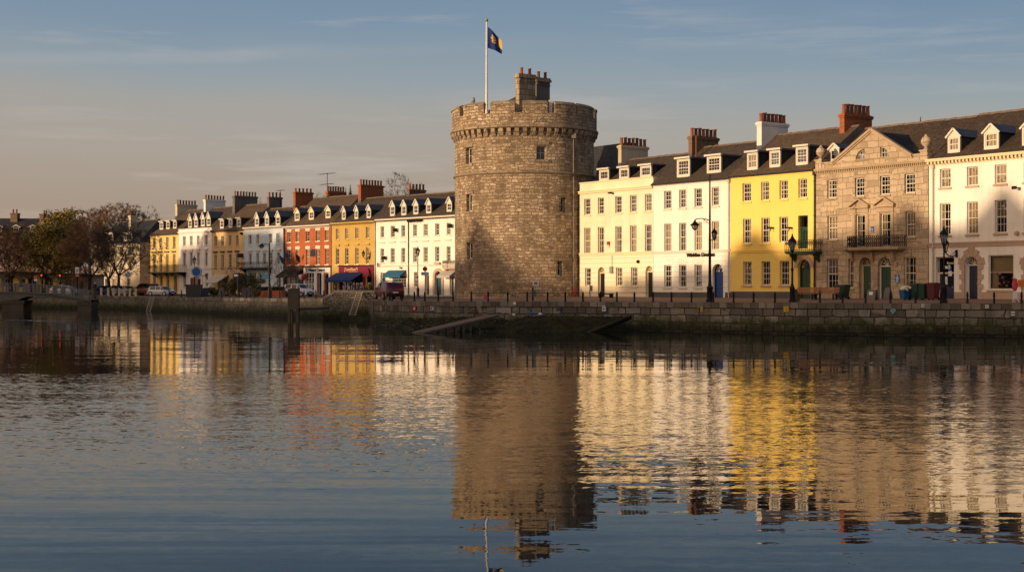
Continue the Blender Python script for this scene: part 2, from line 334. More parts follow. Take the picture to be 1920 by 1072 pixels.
def facade(mb, W, z0, z1, ops, rv=.24, mat=0, rmat=0, imat=2, y=0., low=None):
    """front wall with true openings, reveals and a dark room behind each; ops: (x0,x1,z0,z1,arched)"""
    xs = sorted(set([0., W]+[v for o in ops for v in (max(0,o[0]), min(W,o[1]))])); zs = sorted(set([z0, z1]+[v for o in ops for v in o[2:4]]+([low[0]] if low else [])))
    for xa, xb in zip(xs, xs[1:]):
        for za, zb in zip(zs, zs[1:]):
            cx, cz = (xa+xb)/2, (za+zb)/2
            if any(o[0] < cx < o[1] and o[2] < cz < o[3] for o in ops): continue
            mb.face([(xa,y,za),(xb,y,za),(xb,y,zb),(xa,y,zb)], low[1] if low and cz < low[0] else mat)
    for o in ops:
        x0, x1, a, b = o[:4]; yr = y+rv
        zt = b-(x1-x0)/2 if o[4] else b
        mb.face([(x0,y,a),(x0,yr,a),(x0,yr,zt),(x0,y,zt)], rmat); mb.face([(x1,yr,a),(x1,y,a),(x1,y,zt),(x1,yr,zt)], rmat)
        mb.face([(x0,y,a),(x1,y,a),(x1,yr,a),(x0,yr,a)], rmat)
        if o[4]:
            P = arch_pts(x0, x1, b)
            for (xa,za),(xb,zb) in zip(P, P[1:]):
                mb.face([(xa,y,za),(xb,y,zb),(xb,y,b),(xa,y,b)], low[1] if low and b <= low[0]+.01 else mat); mb.face([(xa,y,za),(xa,yr,za),(xb,yr,zb),(xb,y,zb)], rmat)
                mb.face([(xa,yr,za),(xb,yr,zb),(xb,yr,b),(xa,yr,b)], imat)
        else: mb.face([(x0,yr,b),(x1,yr,b),(x1,y,b),(x0,y,b)], rmat)
        yi = yr+1.1; e = .02
        mb.face([(x0-e,yi,a),(x1+e,yi,a),(x1+e,yi,b),(x0-e,yi,b)], imat); mb.face([(x0-e,yr,a),(x0-e,yi,a),(x0-e,yi,b),(x0-e,yr,b)], imat)
        mb.face([(x1+e,yr,a),(x1+e,yi,a),(x1+e,yi,b),(x1+e,yr,b)], imat); mb.face([(x0-e,yr,b+e),(x1+e,yr,b+e),(x1+e,yi,b+e),(x0-e,yi,b+e)], imat); mb.face([(x0-e,yr,a-e),(x1+e,yr,a-e),(x1+e,yi,a-e),(x0-e,yi,a-e)], imat)
def text_mesh(txt, size, depth, mat, bold=.0):
    cu = bpy.data.curves.new('lettering', 'FONT'); cu.body = txt; cu.size = size; cu.extrude = depth/2; cu.offset = bold
    o = bpy.data.objects.new('lettering', cu); C.objects.link(o); bpy.context.view_layer.update()
    me = bpy.data.meshes.new_from_object(o.evaluated_get(bpy.context.evaluated_depsgraph_get()))
    bpy.data.objects.remove(o); me.materials.clear(); me.materials.append(mat)
    xs = [v.co.x for v in me.vertices]; w = (max(xs)-min(xs)) if xs else 1
    for v in me.vertices: v.co = Vector((v.co.x, -v.co.z, v.co.y))
    return me, w
def lettering(par, txt, x0, x1, z0, y, h, mat, bold=.012, name='lettering'):
    me, w = text_mesh(txt, h*1.35, .04, mat, bold)
    o = link(name, me, par, (x0, y, z0)); o.scale = ((x1-x0)/w, 1, 1); return o
POTS = {}
def pot_mesh(kind):
    if kind not in POTS:
        p = MB(); p.lathe(0, 0, [(.17,0),(.19,.05),(.15,.1),(.135,.62),(.165,.66),(.165,.74),(.115,.74),(.11,.45),(0,.45)], 10); POTS[kind] = p.mesh('chimney_pot', M[kind], True)
    return POTS[kind]
class House:
    def __init__(s, row, name, label, xl, xr, wm, cat='house', group='houses along the quay'):
        s.row = row; s.t0 = row.t(xl)+.012; s.W = row.t(xr)-.012-s.t0; s.wm = wm
        X, Y = row.p(s.t0); s.o = thing(name, label, cat, (X, Y, 0), row.ang, group); s.ops = []; s.post = []; s.zb = min(zf(xl), zf(xr))-.35; s.r = random.Random(name+label)
    def x(s, px, y=0.): return s.row.t(px, y)-s.t0
    def z(s, px, py, y=0.): return s.row.z(px, py, y)
    def ground(s, px): X, Y = s.row.p(s.row.t(px)); return gz(X, Y)
    def wins(s, cols, xref, y0, y1, nc=3, nr=4, style='sash', sill='trim', curt=(0,1,2,3,-1), rv=.24, fm=None, yref0=None):
        z1 = s.z(xref, y0); z0 = s.z(xref, y1); res = []
        for a, b in cols:
            x0, x1 = s.x(a), s.x(b); s.ops.append((x0, x1, z0, z1, False)); res.append((x0, x1, z0, z1))
            s.post.append((x0, x1, z0, z1, rv, nc, nr, style, sill, s.r.choice(curt), fm))
        return res
    def door(s, a, b, ytop, leaf, arched=True, fan='trim', leafw=.78, base=None, transom=.0, glazed=False):
        x0, x1 = s.x(a), s.x(b); zg = s.ground((a+b)/2) if base is None else base; z1 = s.z((a+b)/2, ytop)
        s.ops.append((x0, x1, zg, z1, arched)); w = x1-x0; rv = .3
        spring = z1-w/2 if arched else z1-transom
        d = MB(); y = rv
        g = (1-leafw)*w/2
        d.box(x0, x0+g, y-.06, y+.05, zg, spring, 1); d.box(x1-g, x1, y-.06, y+.05, zg, spring, 1); d.box(x0, x1, y-.08, y+.05, spring-.09, spring, 1)
        zt = spring-.09
        d.box(x0+g, x1-g, y, y+.06, zg+.02, zt, 0)
        lw = w-2*g
        for cx in (x0+g+lw*.28, x0+g+lw*.72):
            for za, zb in ((.08,.42),(.48,.92)):
                p0, p1 = lerp(zg,zt,za), lerp(zg,zt,zb); q = lw*.16
                d.box(cx-q, cx+q, y-.02, y+.01, p0, p1, 2 if glazed and za > .4 else 0)
        d = d.build('door', [M[leaf], M[fan], M['glass']], s.o)
        h = MB(); h.lathe(x0+g+lw*.86, y-.05, [(0,-.03),(.035,-.02),(.045,0),(.035,.02),(0,.03)], 8); ho = h.build('door_handle', M['brass'], d); ho.location = (0,0,lerp(zg,zt,.47))
        if arched:
            l = MB(); cx = (x0+x1)/2; r = w/2-.02
            P = arch_pts(x0+.02, x1-.02, z1-.02, 12)
            for (xa,za),(xb,zb) in zip(P, P[1:]): l.bar((xa,y+.02,za),(xb,y+.02,zb), .05, .07)
            for i in range(1, 6):
                t = math.pi*i/6; l.bar((cx,y+.02,spring),(cx-r*math.cos(t), y+.02, spring+r*math.sin(t)), .035, .035)
            f = l.build('fanlight', M[fan], s.o)
            p = MB(); p.face([(xx,y+.04,zz) for xx,zz in P]); p.build('pane', M['glass'], f)
        elif transom:
            l = MB(); l.box(x0, x1, y, y+.05, z1-.07, z1); l.box(x0, x0+.06, y, y+.05, spring, z1-.07); l.box(x1-.06, x1, y, y+.05, spring, z1-.07)
            f = l.build('fanlight', M[fan], s.o); p = MB(); p.face([(x0+.06,y+.03,spring),(x1-.06,y+.03,spring),(x1-.06,y+.03,z1-.07),(x0+.06,y+.03,z1-.07)]); p.build('pane', M['glass'], f)
        return x0, x1, zg, z1
    def surround(s, x0, x1, zg, z1, w, mat, full=False, proud=.05):        # stone arch round a door
        m = MB(); P = arch_pts(x0, x1, z1, 12); Q = arch_pts(x0-w, x1+w, z1+w, 12)
        for (a, b), (c, d) in zip(zip(P, P[1:]), zip(Q, Q[1:])):
            m.face([(a[0],-proud,a[1]),(b[0],-proud,b[1]),(d[0],-proud,d[1]),(c[0],-proud,c[1])]); m.face([(c[0],-proud,c[1]),(d[0],-proud,d[1]),(d[0],.0,d[1]),(c[0],.0,c[1])]); m.face([(a[0],-proud,a[1]),(b[0],-proud,b[1]),(b[0],.05,b[1]),(a[0],.05,a[1])])
        zs = z1-(x1-x0)/2
        if full:
            m.box(x0-w, x0, -proud, .01, zg, zs); m.box(x1, x1+w, -proud, .01, zg, zs)
        m.build('door_surround', M[mat], s.o)
    def band(s, z, h, proud, mat, name='string_course', xa=0., xb=None, y=0.):
        m = MB(); xb = s.W if xb is None else xb
        m.box(xa, xb, -proud, y+.0, z, z+h); m.box(xa, xb, -proud*1.5, 0, z+h*.7, z+h+.03); return m.build(name, M[mat], s.o)
    def dentils(s, z, n, mat, w=.12, h=.16, proud=.14, name='cornice', top=.16, depth=.32):
        m = MB(); m.box(0, s.W, -depth, 0, z, z+top); m.box(0, s.W, -.06, 0, z-h-.08, z-h)
        m.box(0, s.W, -depth-.05, .02, z+top*.55, z+top+.02)
        for i in range(n):
            c = (i+.5)*s.W/n; m.box(c-w/2, c+w/2, -proud-.06, 0, z-h, z)
        return m.build(name, M[mat], s.o)
    def hood(s, x0, x1, z, mat, d=.14, h=.14):
        m = MB(); m.box(x0-.14, x1+.14, -d, 0, z+.10, z+.10+h); m.box(x0-.2, x1+.2, -d-.06, 0, z+.10+h*.6, z+.13+h); m.build('window_hood', M[mat], s.o)
    def lintels(s, wins, mat='trim', h=.32, name='lintel'):
        for x0, x1, z0, z1 in wins:
            m = MB(); m.prism([(x0-.06,z1+.02),(x1+.06,z1+.02),(x1+.15,z1+h),(x0-.15,z1+h)], -.035, 0); m.box((x0+x1)/2-.09, (x0+x1)/2+.09, -.07, -.001, z1+.02, z1+h+.04); m.build(name, M[mat], s.o)
    def voussoirs(s, wins, mat, h=.55):          # fan of joints over a flat head
        for x0, x1, z0, z1 in wins:
            for k in range(1, 2):
                m = MB()
                for i in range(-2, 3):
                    c = (x0+x1)/2+i*(x1-x0)*.24; e = i*.09
                    m.prism([(c-.11,z1+.03),(c+.11,z1+.03),(c+e+.13,z1+h),(c+e-.13,z1+h)], -.022, 0)
                m.build('window_arch', M[mat], s.o)
    def roof(s, ze, ridge, Dh=5., mat='slate', over=.22, rid='ridge', hipL=0., hipR=0., gut='gutter', y0=0., D2=None, gutz=None):
        s.ze, s.Dh, s.y0 = ze, Dh, y0; s.zr = s.z(ridge[0], ridge[1], Dh) if isinstance(ridge, tuple) else ridge
        sl_ = (s.zr-ze)/(Dh-y0); W = s.W; D2 = 2*Dh if D2 is None else D2
        m = MB(); a = y0-over; za = ze-over*sl_
        P = [(a,0,za),(Dh,hipL,s.zr),(D2,0,ze)]
        m.face([(0,a,za+.0),(W,a,za),(W-hipR,Dh,s.zr),(hipL,Dh,s.zr)]); m.face([(W,D2,ze-.1),(0,D2,ze-.1),(hipL,Dh,s.zr),(W-hipR,Dh,s.zr)])
        m.face([(0,D2,ze-.1),(0,a,za),(hipL,Dh,s.zr)], 0 if hipL else 1); m.face([(W,a,za),(W,D2,ze-.1),(W-hipR,Dh,s.zr)], 0 if hipR else 1)
        m.face([(0,a,za-.06),(W,a,za-.06),(W,a,za),(0,a,za)], 0); m.face([(0,a,za-.06),(W,a,za-.06),(W,y0+.3,za-.06),(0,y0+.3,za-.06)], 0)
        r = m.build('roof', [M[mat], M['stack_grey']], s.o)
        q = MB(); n = int((W-hipL-hipR)/.45)
        for i in range(n):
            xa, xb = lerp(hipL,W-hipR,i/n), lerp(hipL,W-hipR,(i+.96)/n); e = s.r.uniform(-.02,.02)
            q.prismx([(Dh-.2,s.zr-.11+e),(Dh,s.zr+.06+e),(Dh+.2,s.zr-.11+e)], xa, xb)
        q.build('ridge_tiles', M[rid], r)
        if gut:
            g = MB(); g.box(0, W, a-.1, a+.02, za-.17, za-.05); g.build('gutter', M[gut], s.o)
    def zroof(s, y): return s.ze+(s.zr-s.ze)*(y-s.y0)/(s.Dh-s.y0)
    def yroof(s, z): return s.y0+(z-s.ze)/(s.zr-s.ze)*(s.Dh-s.y0)
    def dormer(s, a, b, ytop, ybot, style='flat', cheek='lead', roofm='leadroof', nc=3, nr=4, curt=-1, ymin=.15, apex=None, sash='sash', fm=None):
        y = .8
        for _ in range(12):
            z0 = s.z(a, ybot, y); y = max(ymin, min(s.Dh*.8, s.yroof(z0+.03)))
        z0 = max(s.z(a, ybot, y), s.zroof(y)-.05); z1 = s.z(a, ytop, y); x0, x1 = s.x(a, y), s.x(b, y)
        yb = min(s.Dh, s.yroof(z1))+.1; w = x1-x0
        m = MB(); fr = .11 if w < 1.3 else .15
        zb = s.zroof(y)-.3
        wx0, wx1, wz0, wz1 = x0+fr, x1-fr, z0+.14, z1-.12
        # white front boards round the light
        m.box(x0, wx0, y-.04, y+.10, z0-.05, z1, 1); m.box(wx1, x1, y-.04, y+.10, z0-.05, z1, 1); m.box(wx0, wx1, y-.04, y+.10, wz1, z1, 1); m.box(wx0, wx1, y-.06, y+.10, z0-.05, wz0, 1)
        for xx in (x0, x1):
            m.face([(xx,y+.1,zb),(xx,yb,zb),(xx,yb,z1),(xx,y+.1,z1)], 0)
        if s.r.random() < 2 and cheek == 'lead' and style == 'flat':
            k = 4
            for i in range(1, k):
                yy = lerp(y+.1, yb, i/k); m.box(x1, x1+.03, yy-.02, yy+.02, s.zroof(yy), z1, 0)
        m.face([(x0,y+.9,zb),(x1,y+.9,zb),(x1,y+.9,z1),(x0,y+.9,z1)], 2)
        d = m.build('dormer', [M[cheek], M['trim'] if fm is None else M[fm], M['interior']], s.o)
        r = MB()
        if style == 'flat':
            r.box(x0-.14, x1+.14, y-.2, yb+.1, z1+.002, z1+.14); r.box(x0-.16, x1+.16, y-.23, y-.02, z1+.03, z1+.17, 1)
        else:
            h = apex if apex else w*.42; cx = (x0+x1)/2
            yr = min(s.Dh, s.yroof(z1+h))+.15
            r.face([(x0-.12,y-.15,z1-.06),(cx,y-.15,z1+h),(cx,yr,z1+h),(x0-.12,yb+.1,z1-.06)]); r.face([(cx,y-.15,z1+h),(x1+.12,y-.15,z1-.06),(x1+.12,yb+.1,z1-.06),(cx,yr,z1+h)])
            r.face([(x0,y-.03,z1),(x1,y-.03,z1),(cx,y-.03,z1+h-.06)], 1)
            for sx, xx in ((-1,x0-.12),(1,x1+.12)): r.bar((xx,y-.12,z1-.09),(cx,y-.12,z1+h-.03), .08, .12, 1)
        r.build('dormer_roof', [M[roofm], M['trim'] if fm is None else M[fm]], d)
        a_, b_ = win_meshes(wx1-wx0, wz1-wz0, nc, nr, sash)
        wo = link('dormer_window', a_, d, (wx0, y, wz0)); link('dormer_pane', b_, d, (wx0, y+.005, wz0))
        if curt >= 0: link('curtain', curtain_mesh(wx1-wx0, wz1-wz0, curt), d, (wx0, y+.12, wz0))
    def chimney(s, xl, xm, xr, ytop, ybot, mat, pots=7, pk=None, cap=None, pth=1., h0=None):
        y = 2.5
        for _ in range(12):
            y = max(.3, min(s.Dh*1.2, s.yroof(s.z(xm, ybot, y))))
        x0, x1 = s.x(xl, y), s.x(xm, y); z1 = s.z(xm, ytop, y); t1 = s.t0+x1
        lo, hi = y+.2, y+9.
        for _ in range(40):
            mid = (lo+hi)/2; X, Y = s.row.p(t1, mid)
            if CX+F*X/Y < xr: lo = mid
            else: hi = mid
        y1 = lo
        m = MB(); m.box(x0, x1, y, y1, s.ze-.3, z1-.3); m.box(x0-.06, x1+.06, y-.06, y1+.06, z1-.3, z1-.2, 1); m.box(x0-.10, x1+.10, y-.10, y1+.10, z1-.2, z1-.06, 1); m.box(x0-.04, x1+.04, y-.04, y1+.04, z1-.06, z1, 1)
        # lead flashing at the foot
        m.box(x0-.02, x1+.03, y-.03, y, s.zroof(y)-.1, s.zroof(y)+.28, 2)
        c = m.build('chimney', [M[mat], M[cap or mat], M['leadroof']], s.o)
        pk = pk or ('pot','pot_dark','pot_dark','pot','pot_dark','pot_dark','pot')
        for i in range(pots):
            yy = lerp(y+.22, y1-.22, i/(pots-1)) if pots > 1 else (y+y1)/2
            o = link('chimney_pot', pot_mesh(pk[i%len(pk)]), c, ((x0+x1)/2, yy, z1-.01)); o.scale = (1,1,pth*s.r.uniform(.94,1.06)); o.rotation_euler = (s.r.uniform(-.02,.02), s.r.uniform(-.02,.02), 0)
        return (x0, x1, y, y1, z1)
    def balcony(s, xa, xb, yrail, yfloor, depth=.9, mat='black', floor='tan', brackets=True, pattern=14, name='balcony', fancy=False):
        x0, x1 = s.x(xa, -depth), s.x(xb, -depth); zf_ = s.z(xa, yfloor, -depth); zr = s.z(xa, yrail, -depth)
        m = MB(); m.box(x0, x1, -depth, 0, zf_-.12, zf_); m.box(x0+.05, x1-.05, -depth+.05, 0, zf_-.2, zf_-.12)
        b = m.build(name, M[floor], s.o); r = MB()
        def run(p, q, n):
            r.bar((*p, zr), (*q, zr), .05, .04); r.bar((*p, zf_+.08), (*q, zf_+.08), .03, .03)
            for i in range(n+1):
                k = i/n; x, y = lerp(p[0],q[0],k), lerp(p[1],q[1],k); r.bar((x,y,zf_),(x,y,zr), .024, .024)
                if i < n:
                    x2, y2 = lerp(p[0],q[0],(i+1)/n), lerp(p[1],q[1],(i+1)/n); mz = lerp(zf_,zr,.55)
                    r.bar((x,y,mz),(x2,y2,zr-.05), .02, .02); r.bar((x,y,zr-.05),(x2,y2,mz), .02, .02)
                    if fancy: r.bar((x,y,zf_+.1),(x2,y2,mz), .022, .022); r.bar((x,y,mz),(x2,y2,zf_+.1), .022, .022)
        run((x0,-depth+.04),(x1,-depth+.04), pattern); run((x0+.02,0),(x0+.02,-depth+.04), 4); run((x1-.02,0),(x1-.02,-depth+.04), 4)
        r.build('railing', M[mat], b)
        if brackets:
            k = MB()
            for x in (x0+.35, x1-.35):
                k.prismx([(0,zf_-.2),(-depth*.75,zf_-.2),(-depth*.7,zf_-.32),(-.22,zf_-.62),(0,zf_-.85)], x-.09, x+.09)
            k.build('bracket', M[floor if floor != 'tan' else 'tan'], b)
        return x0, x1, zf_, zr
    def awning(s, xa, xb, ytop, ybot, depth, mat, valance=.22):
        x0, x1 = s.x(xa), s.x(xb); z1 = s.z(xa, ytop); z0 = s.z((xa+xb)/2, ybot, -depth)
        m = MB(); m.prismx([(-.02,z1),(-.02,z1-.06),(-depth,z0-.04),(-depth,z0)], x0, x1)
        n = max(4, int((x1-x0)/.4))
        for i in range(n):
            a, b = lerp(x0,x1,i/n), lerp(x0,x1,(i+1)/n); m.face([(a,-depth-.005,z0),(b,-depth-.005,z0),(b,-depth-.005,z0-valance+.03),((a+b)/2,-depth-.005,z0-valance),(a,-depth-.005,z0-valance+.03)])
        a = m.build('awning', M[mat], s.o); r = MB()
        for x in (x0+.05, x1-.05): r.bar((x,-.01,z0-.2),(x,-depth+.05,z0-.02), .03, .03)
        r.build('awning_arm', M['black'], a)
    def pipe(s, px, ztop, mat='gutter', r=.055, zbot=None):
        x = s.x(px, -.1); m = MB(); m.cyl((x,-.1,s.zb+.3 if zbot is None else zbot),(x,-.1,ztop), r, n=8); m.box(x-.12, x+.12, -.2, -.02, ztop-.05, ztop+.25)
        for i in range(4): z = lerp(1., ztop-.5, i/3); m.cyl((x,-.1,z),(x,-.1,z+.08), r*1.4, n=8)
        m.build('drainpipe', M[mat], s.o)
    def finish(s, ztop, rmat=None, depth=None, low=None, lowmat=None):
        m = MB(); D = depth or 2*s.Dh
        facade(m, s.W, s.zb, ztop, s.ops, rmat=1, low=(low, 3) if low else None)
        m.face([(s.W,0,s.zb),(s.W,D,s.zb),(s.W,D,ztop),(s.W,0,ztop)], 0); m.face([(0,D,s.zb),(0,0,s.zb),(0,0,ztop),(0,D,ztop)], 0); m.face([(s.W,D,s.zb),(0,D,s.zb),(0,D,ztop),(s.W,D,ztop)], 0)
        m.build('wall', [s.wm, rmat or s.wm, M['interior'], lowmat or s.wm], s.o)
        for x0, x1, z0, z1, rv, nc, nr, st, sill, cu, fm in s.post:
            add_window(s.o, x0, x1, z0, z1, rv-.06, nc, nr, st, M[sill] if sill else None, cu, fm)
        return s
# ------------------------------------------------------------------ the terrace right of the tower
def rust(name, col, jc, bh=.42, bw=40.):
    return masonry(name, [mul(col,.93), mul(col,1.0), mul(col,1.02)], jc, bw, bh, dist=.004, msize=.014, bump=.015, stain=.10, stainc=mul(col,.6))
M['cream_rust'] = rust('cream_rusticated', (.80,.71,.51), (.42,.34,.2)); M['white_rust'] = rust('white_rusticated', (.84,.79,.70), (.5,.45,.38))
# cream house
h = House(RR, 'cream_house', 'cream parapeted Georgian house joined to the right flank of the round tower', 1086, 1225, M['cream'])
cols = [(1095.2,1107.3),(1120.8,1132.5),(1153.5,1165.8),(1181,1193.6),(1209,1222)]
h.wins(cols, 1160, 367.8, 399.3, sill='cream_trim', curt=(-1,-1,1,3)); wm_ = h.wins(cols, 1160, 423.8, 474, nr=4, sill='cream_trim', curt=(0,0,1,3)); h.voussoirs(wm_[:3], 'cream')
h.wins([(1096.8,1108),(1154.5,1166.8),(1182.8,1195.2)], 1160, 501.2, 536.2, sill='cream_trim', curt=(1,-1,1))
for a, b, yt in ((1121,1133.8,500.5),(1210.3,1223.8,498.2)): h.door(a, b, yt, 'blackdoor', leafw=.86, fan='cream_trim')
h.roof(9.55, (1225,294.0), 5., 'slate', over=0, y0=.5, gut=None, hipL=1.2)
h.band(9.2, .22, .16, 'cream_trim', 'cornice'); h.band(10.12, .09, .06, 'cream_trim', 'coping', y=.4); h.band(3.62, .24, .08, 'cream_trim')
for a, b, yt, yb in ((1124,1142,319.5,340),(1161.6,1179.5,316,337),(1201,1221.6,312,333.5)): h.dormer(a, b, yt, yb, 'flat', nc=4, nr=2, sash='case', ymin=.7)
h.chimney(1159, 1165, 1215, 272, 311, 'stack_cream', 7, cap='stack_cream')
m = MB(); m.box(4.6,4.85,-.5,-.05,9.0,9.12); m.bar((4.7,-.1,9.2),(4.7,-.4,9.1),.05,.05); m.build('security_camera', M['black'], h.o)
m = MB(); x = h.x(1142); z = h.z(1142, 457); m.box(x-.16,x+.16,-.14,-.01,z-.1,z+.2,0); m.box(x-.12,x+.12,-.13,-.01,z-.3,z-.1,1); m.build('alarm_box', [M['red'], M['trim']], h.o)
m = MB(); x = h.x(1197.5); z = h.z(1197.5, 490.5); m.lathe(x,-.08,[(0,z-.16),(.14,z-.1),(.16,z),(.12,z+.12),(0,z+.16)],10); m.build('alarm_bell', M['black'], h.o)
m = MB(); x = h.x(1147.5); z = h.z(1147.5, 506); m.box(x-.14,x+.2,-.2,-.01,z-.3,z+.3); m.cyl((x+.05,-.05,z+.3),(x+.05,-.05,z+1.3),.02,n=6); m.build('meter_box', M['galv'], h.o)
h.finish(10.12, low=3.62, lowmat=M['cream_rust'])
# white house with painted name
h = House(RR, 'white_house', 'white Georgian house with black painted lettering and a blue arched door', 1225, 1370, M['white'])
cols = [(1245.2,1259),(1273.2,1286.8),(1302,1316),(1334.2,1348.3)]
h.wins(cols, 1280, 355.4, 389.8, curt=(-1,-1,1,3)); h.wins(cols, 1280, 417.5, 470.8, curt=(0,0,1,3)); g = h.wins(cols[:3], 1280, 496.3, 538.5, curt=(1,-1,-1)); h.voussoirs(g, 'white')
x0, x1, zg, z1 = h.door(1335.6, 1356, 494.6, 'blue_paint', leafw=.80, fan='blackdoor'); h.surround(x0, x1, zg, z1, .22, 'white', proud=.03)
h.roof(9.72, (1318.5,276), 5., 'slate', gut='gutter')
h.band(3.62, .2, .07, 'trim'); h.band(9.35, .12, .10, 'trim', 'cornice')
m = MB()
m.box(0, x0-.23, -.035, 0, h.zb, .42); m.box(x1+.23, h.W, -.035, 0, h.zb, .42); m.build('plinth', M['plinth'], h.o)
h.dormer(1269.8, 1293.8, 299.5, 333, 'flat', nc=4, nr=4); h.dormer(1326, 1352.3, 294.5, 325.5, 'flat', nc=4, nr=4)
h.chimney(1290.8, 1297.5, 1347, 255, 294, 'brick_brown', 7)
lettering(h.o, 'Wirklins Drotase', h.x(1288), h.x(1342), h.z(1314, 480.6), -.03, .30, M['black'], .035)
h.pipe(1366, 9.2, 'pipe', .05)
m = MB(); x = h.x(1254.5); y = 3.1; m.cyl((x,y,h.zroof(y)-.2),(x,y,h.zroof(y)+2.0),.09,n=8); m.build('vent_pipe', M['pot_dark'], h.o)
h.finish(9.72, low=3.62, lowmat=M['white_rust'])
# yellow house
h = House(RR, 'yellow_house', 'bright yellow three storey house with green balcony over a green arched door', 1370, 1528.5, M['yellow'])
cols = [(1392,1408),(1426.8,1442),(1461.3,1477),(1496.7,1513)]
h.wins(cols, 1434, 340.8, 375.7, sill='yellow', curt=(-1,-1,3,1)); h.wins([(1393,1408.3),(1427.5,1443.3),(1461.3,1477.8)], 1435, 408, 455.3, sill='yellow', curt=(0,3,0,2))
h.wins([(1393,1409),(1427.7,1444.2),(1462,1479.3)], 1435, 489.8, 535, sill='tan', curt=(-1,1,-1))
x0, x1, zg, z1 = h.door(1496, 1519.6, 486, 'green_paint', leafw=.78, fan='blackdoor'); h.surround(x0, x1, zg, z1, .34, 'tan', proud=.05)
zfl = h.z(1500, 472)
h.door(1496.5, 1514.8, 404, 'green_paint', False, 'green_paint', leafw=.8, base=zfl, transom=.85, glazed=True)
h.roof(9.83, (1500,247.6), 5., 'slate_brown', gut='gutter')
m = MB(); m.box(0, x0-.02, -.03, 0, h.zb, .5); m.box(x1+.02, h.W, -.03, 0, h.zb, .5); m.build('plinth', M['plinth'], h.o)
h.band(h.z(1410, 473.6), .17, .06, 'yellow')
h.balcony(1471, 1527.5, 451.5, 471.5, depth=.85, floor='green_paint', pattern=16)
for a, b, yt, yb in ((1401.4,1421,287.5,319.4),(1443.4,1463.5,283.2,314.5),(1492.8,1515.2,276.8,310.2)): h.dormer(a, b, yt, yb, 'flat', nc=3, nr=2 if a < 1410 else 4, curt=(0 if a < 1410 else -1))
h.chimney(1419, 1428, 1477.5, 228, 279, 'stack_white', 7, pk=('pot','pot_dark','pot_dark','pot_dark','pot','pot_dark','pot'))
for px in (1450, 1485):
    m = MB(); x = h.x(px); z = h.z(px, 427); m.box(x-.05,x+.05,-.3,0,z-.05,z+.05); m.box(x-.28,x+.1,-.38,-.26,z-.06,z+.06); m.bar((x,-.3,z),(x,-.35,z-.28),.05,.05); m.build('floodlight', M['black'], h.o)
h.pipe(1527, 9.2, 'gutter', .06)
h.finish(9.83)
# granite house with pediment
h = House(RR, 'granite_house', 'grey granite house with pediment, urns and long iron balcony', 1529.5, 1740.5, M['ashlar'])
W = h.W
cols = [(1550.8,1568.4),(1602.7,1620.5),(1649.7,1668.3),(1695.7,1715.5)]
t1 = h.wins(cols, 1559, 337.5, 371.5, sill='ashlar', curt=(-1,-1,1)); h.voussoirs(t1, 'ashlar', .5)
t2 = h.wins([(1551.3,1570),(1697.7,1716.3)], 1560, 404.5, 449.5, sill='ashlar', nc=3, nr=3, curt=(0,1,0)); h.voussoirs(t2, 'ashlar', .5)
fw = h.wins([(1604,1622.5),(1650.5,1670)], 1613, 402.5, 463, sill=None, nc=2, nr=4, style='case', curt=(1,))
gw = h.wins([(1550,1571),(1694.5,1717.5)], 1560, 485, 541.6, sill='ashlar', curt=(1,2)); h.voussoirs(gw, 'ashlar', .6); h.wins([(1590.5,1600.3)], 1595, 484.5, 540.5, nc=1, nr=4, sill='ashlar', curt=(0,))
for a, b, leaf, fan, lw in ((1610.5,1633,'green_paint','granite_trim',.6),(1645.5,1670.5,'green_paint','trim',.82)): h.door(a, b, 482, leaf, leafw=lw, fan=fan)
h.roof(9.4, (1665,233.6+2.5), 5.6, 'slate_moss', y0=.5, over=0, gut=None)
h.dentils(9.42, 58, 'granite_trim', w=.10, h=.16, proud=.06, depth=.22)
m = MB(); m.box(0,W,0,.35,9.42,9.97); m.box(-.0,W,-.06,.4,9.97,10.07)
for x in (.32, W-.32): m.box(x-.3,x+.3,-.08,.5,9.6,10.2); m.box(x-.36,x+.36,-.14,.55,10.2,10.3)
m.build('parapet', M['ashlar'], h.o)
xa, xb, xm_ = h.x(1567), h.x(1706), h.x(1634.8); zp, za = 10.0, h.z(1634.6, 245.8)
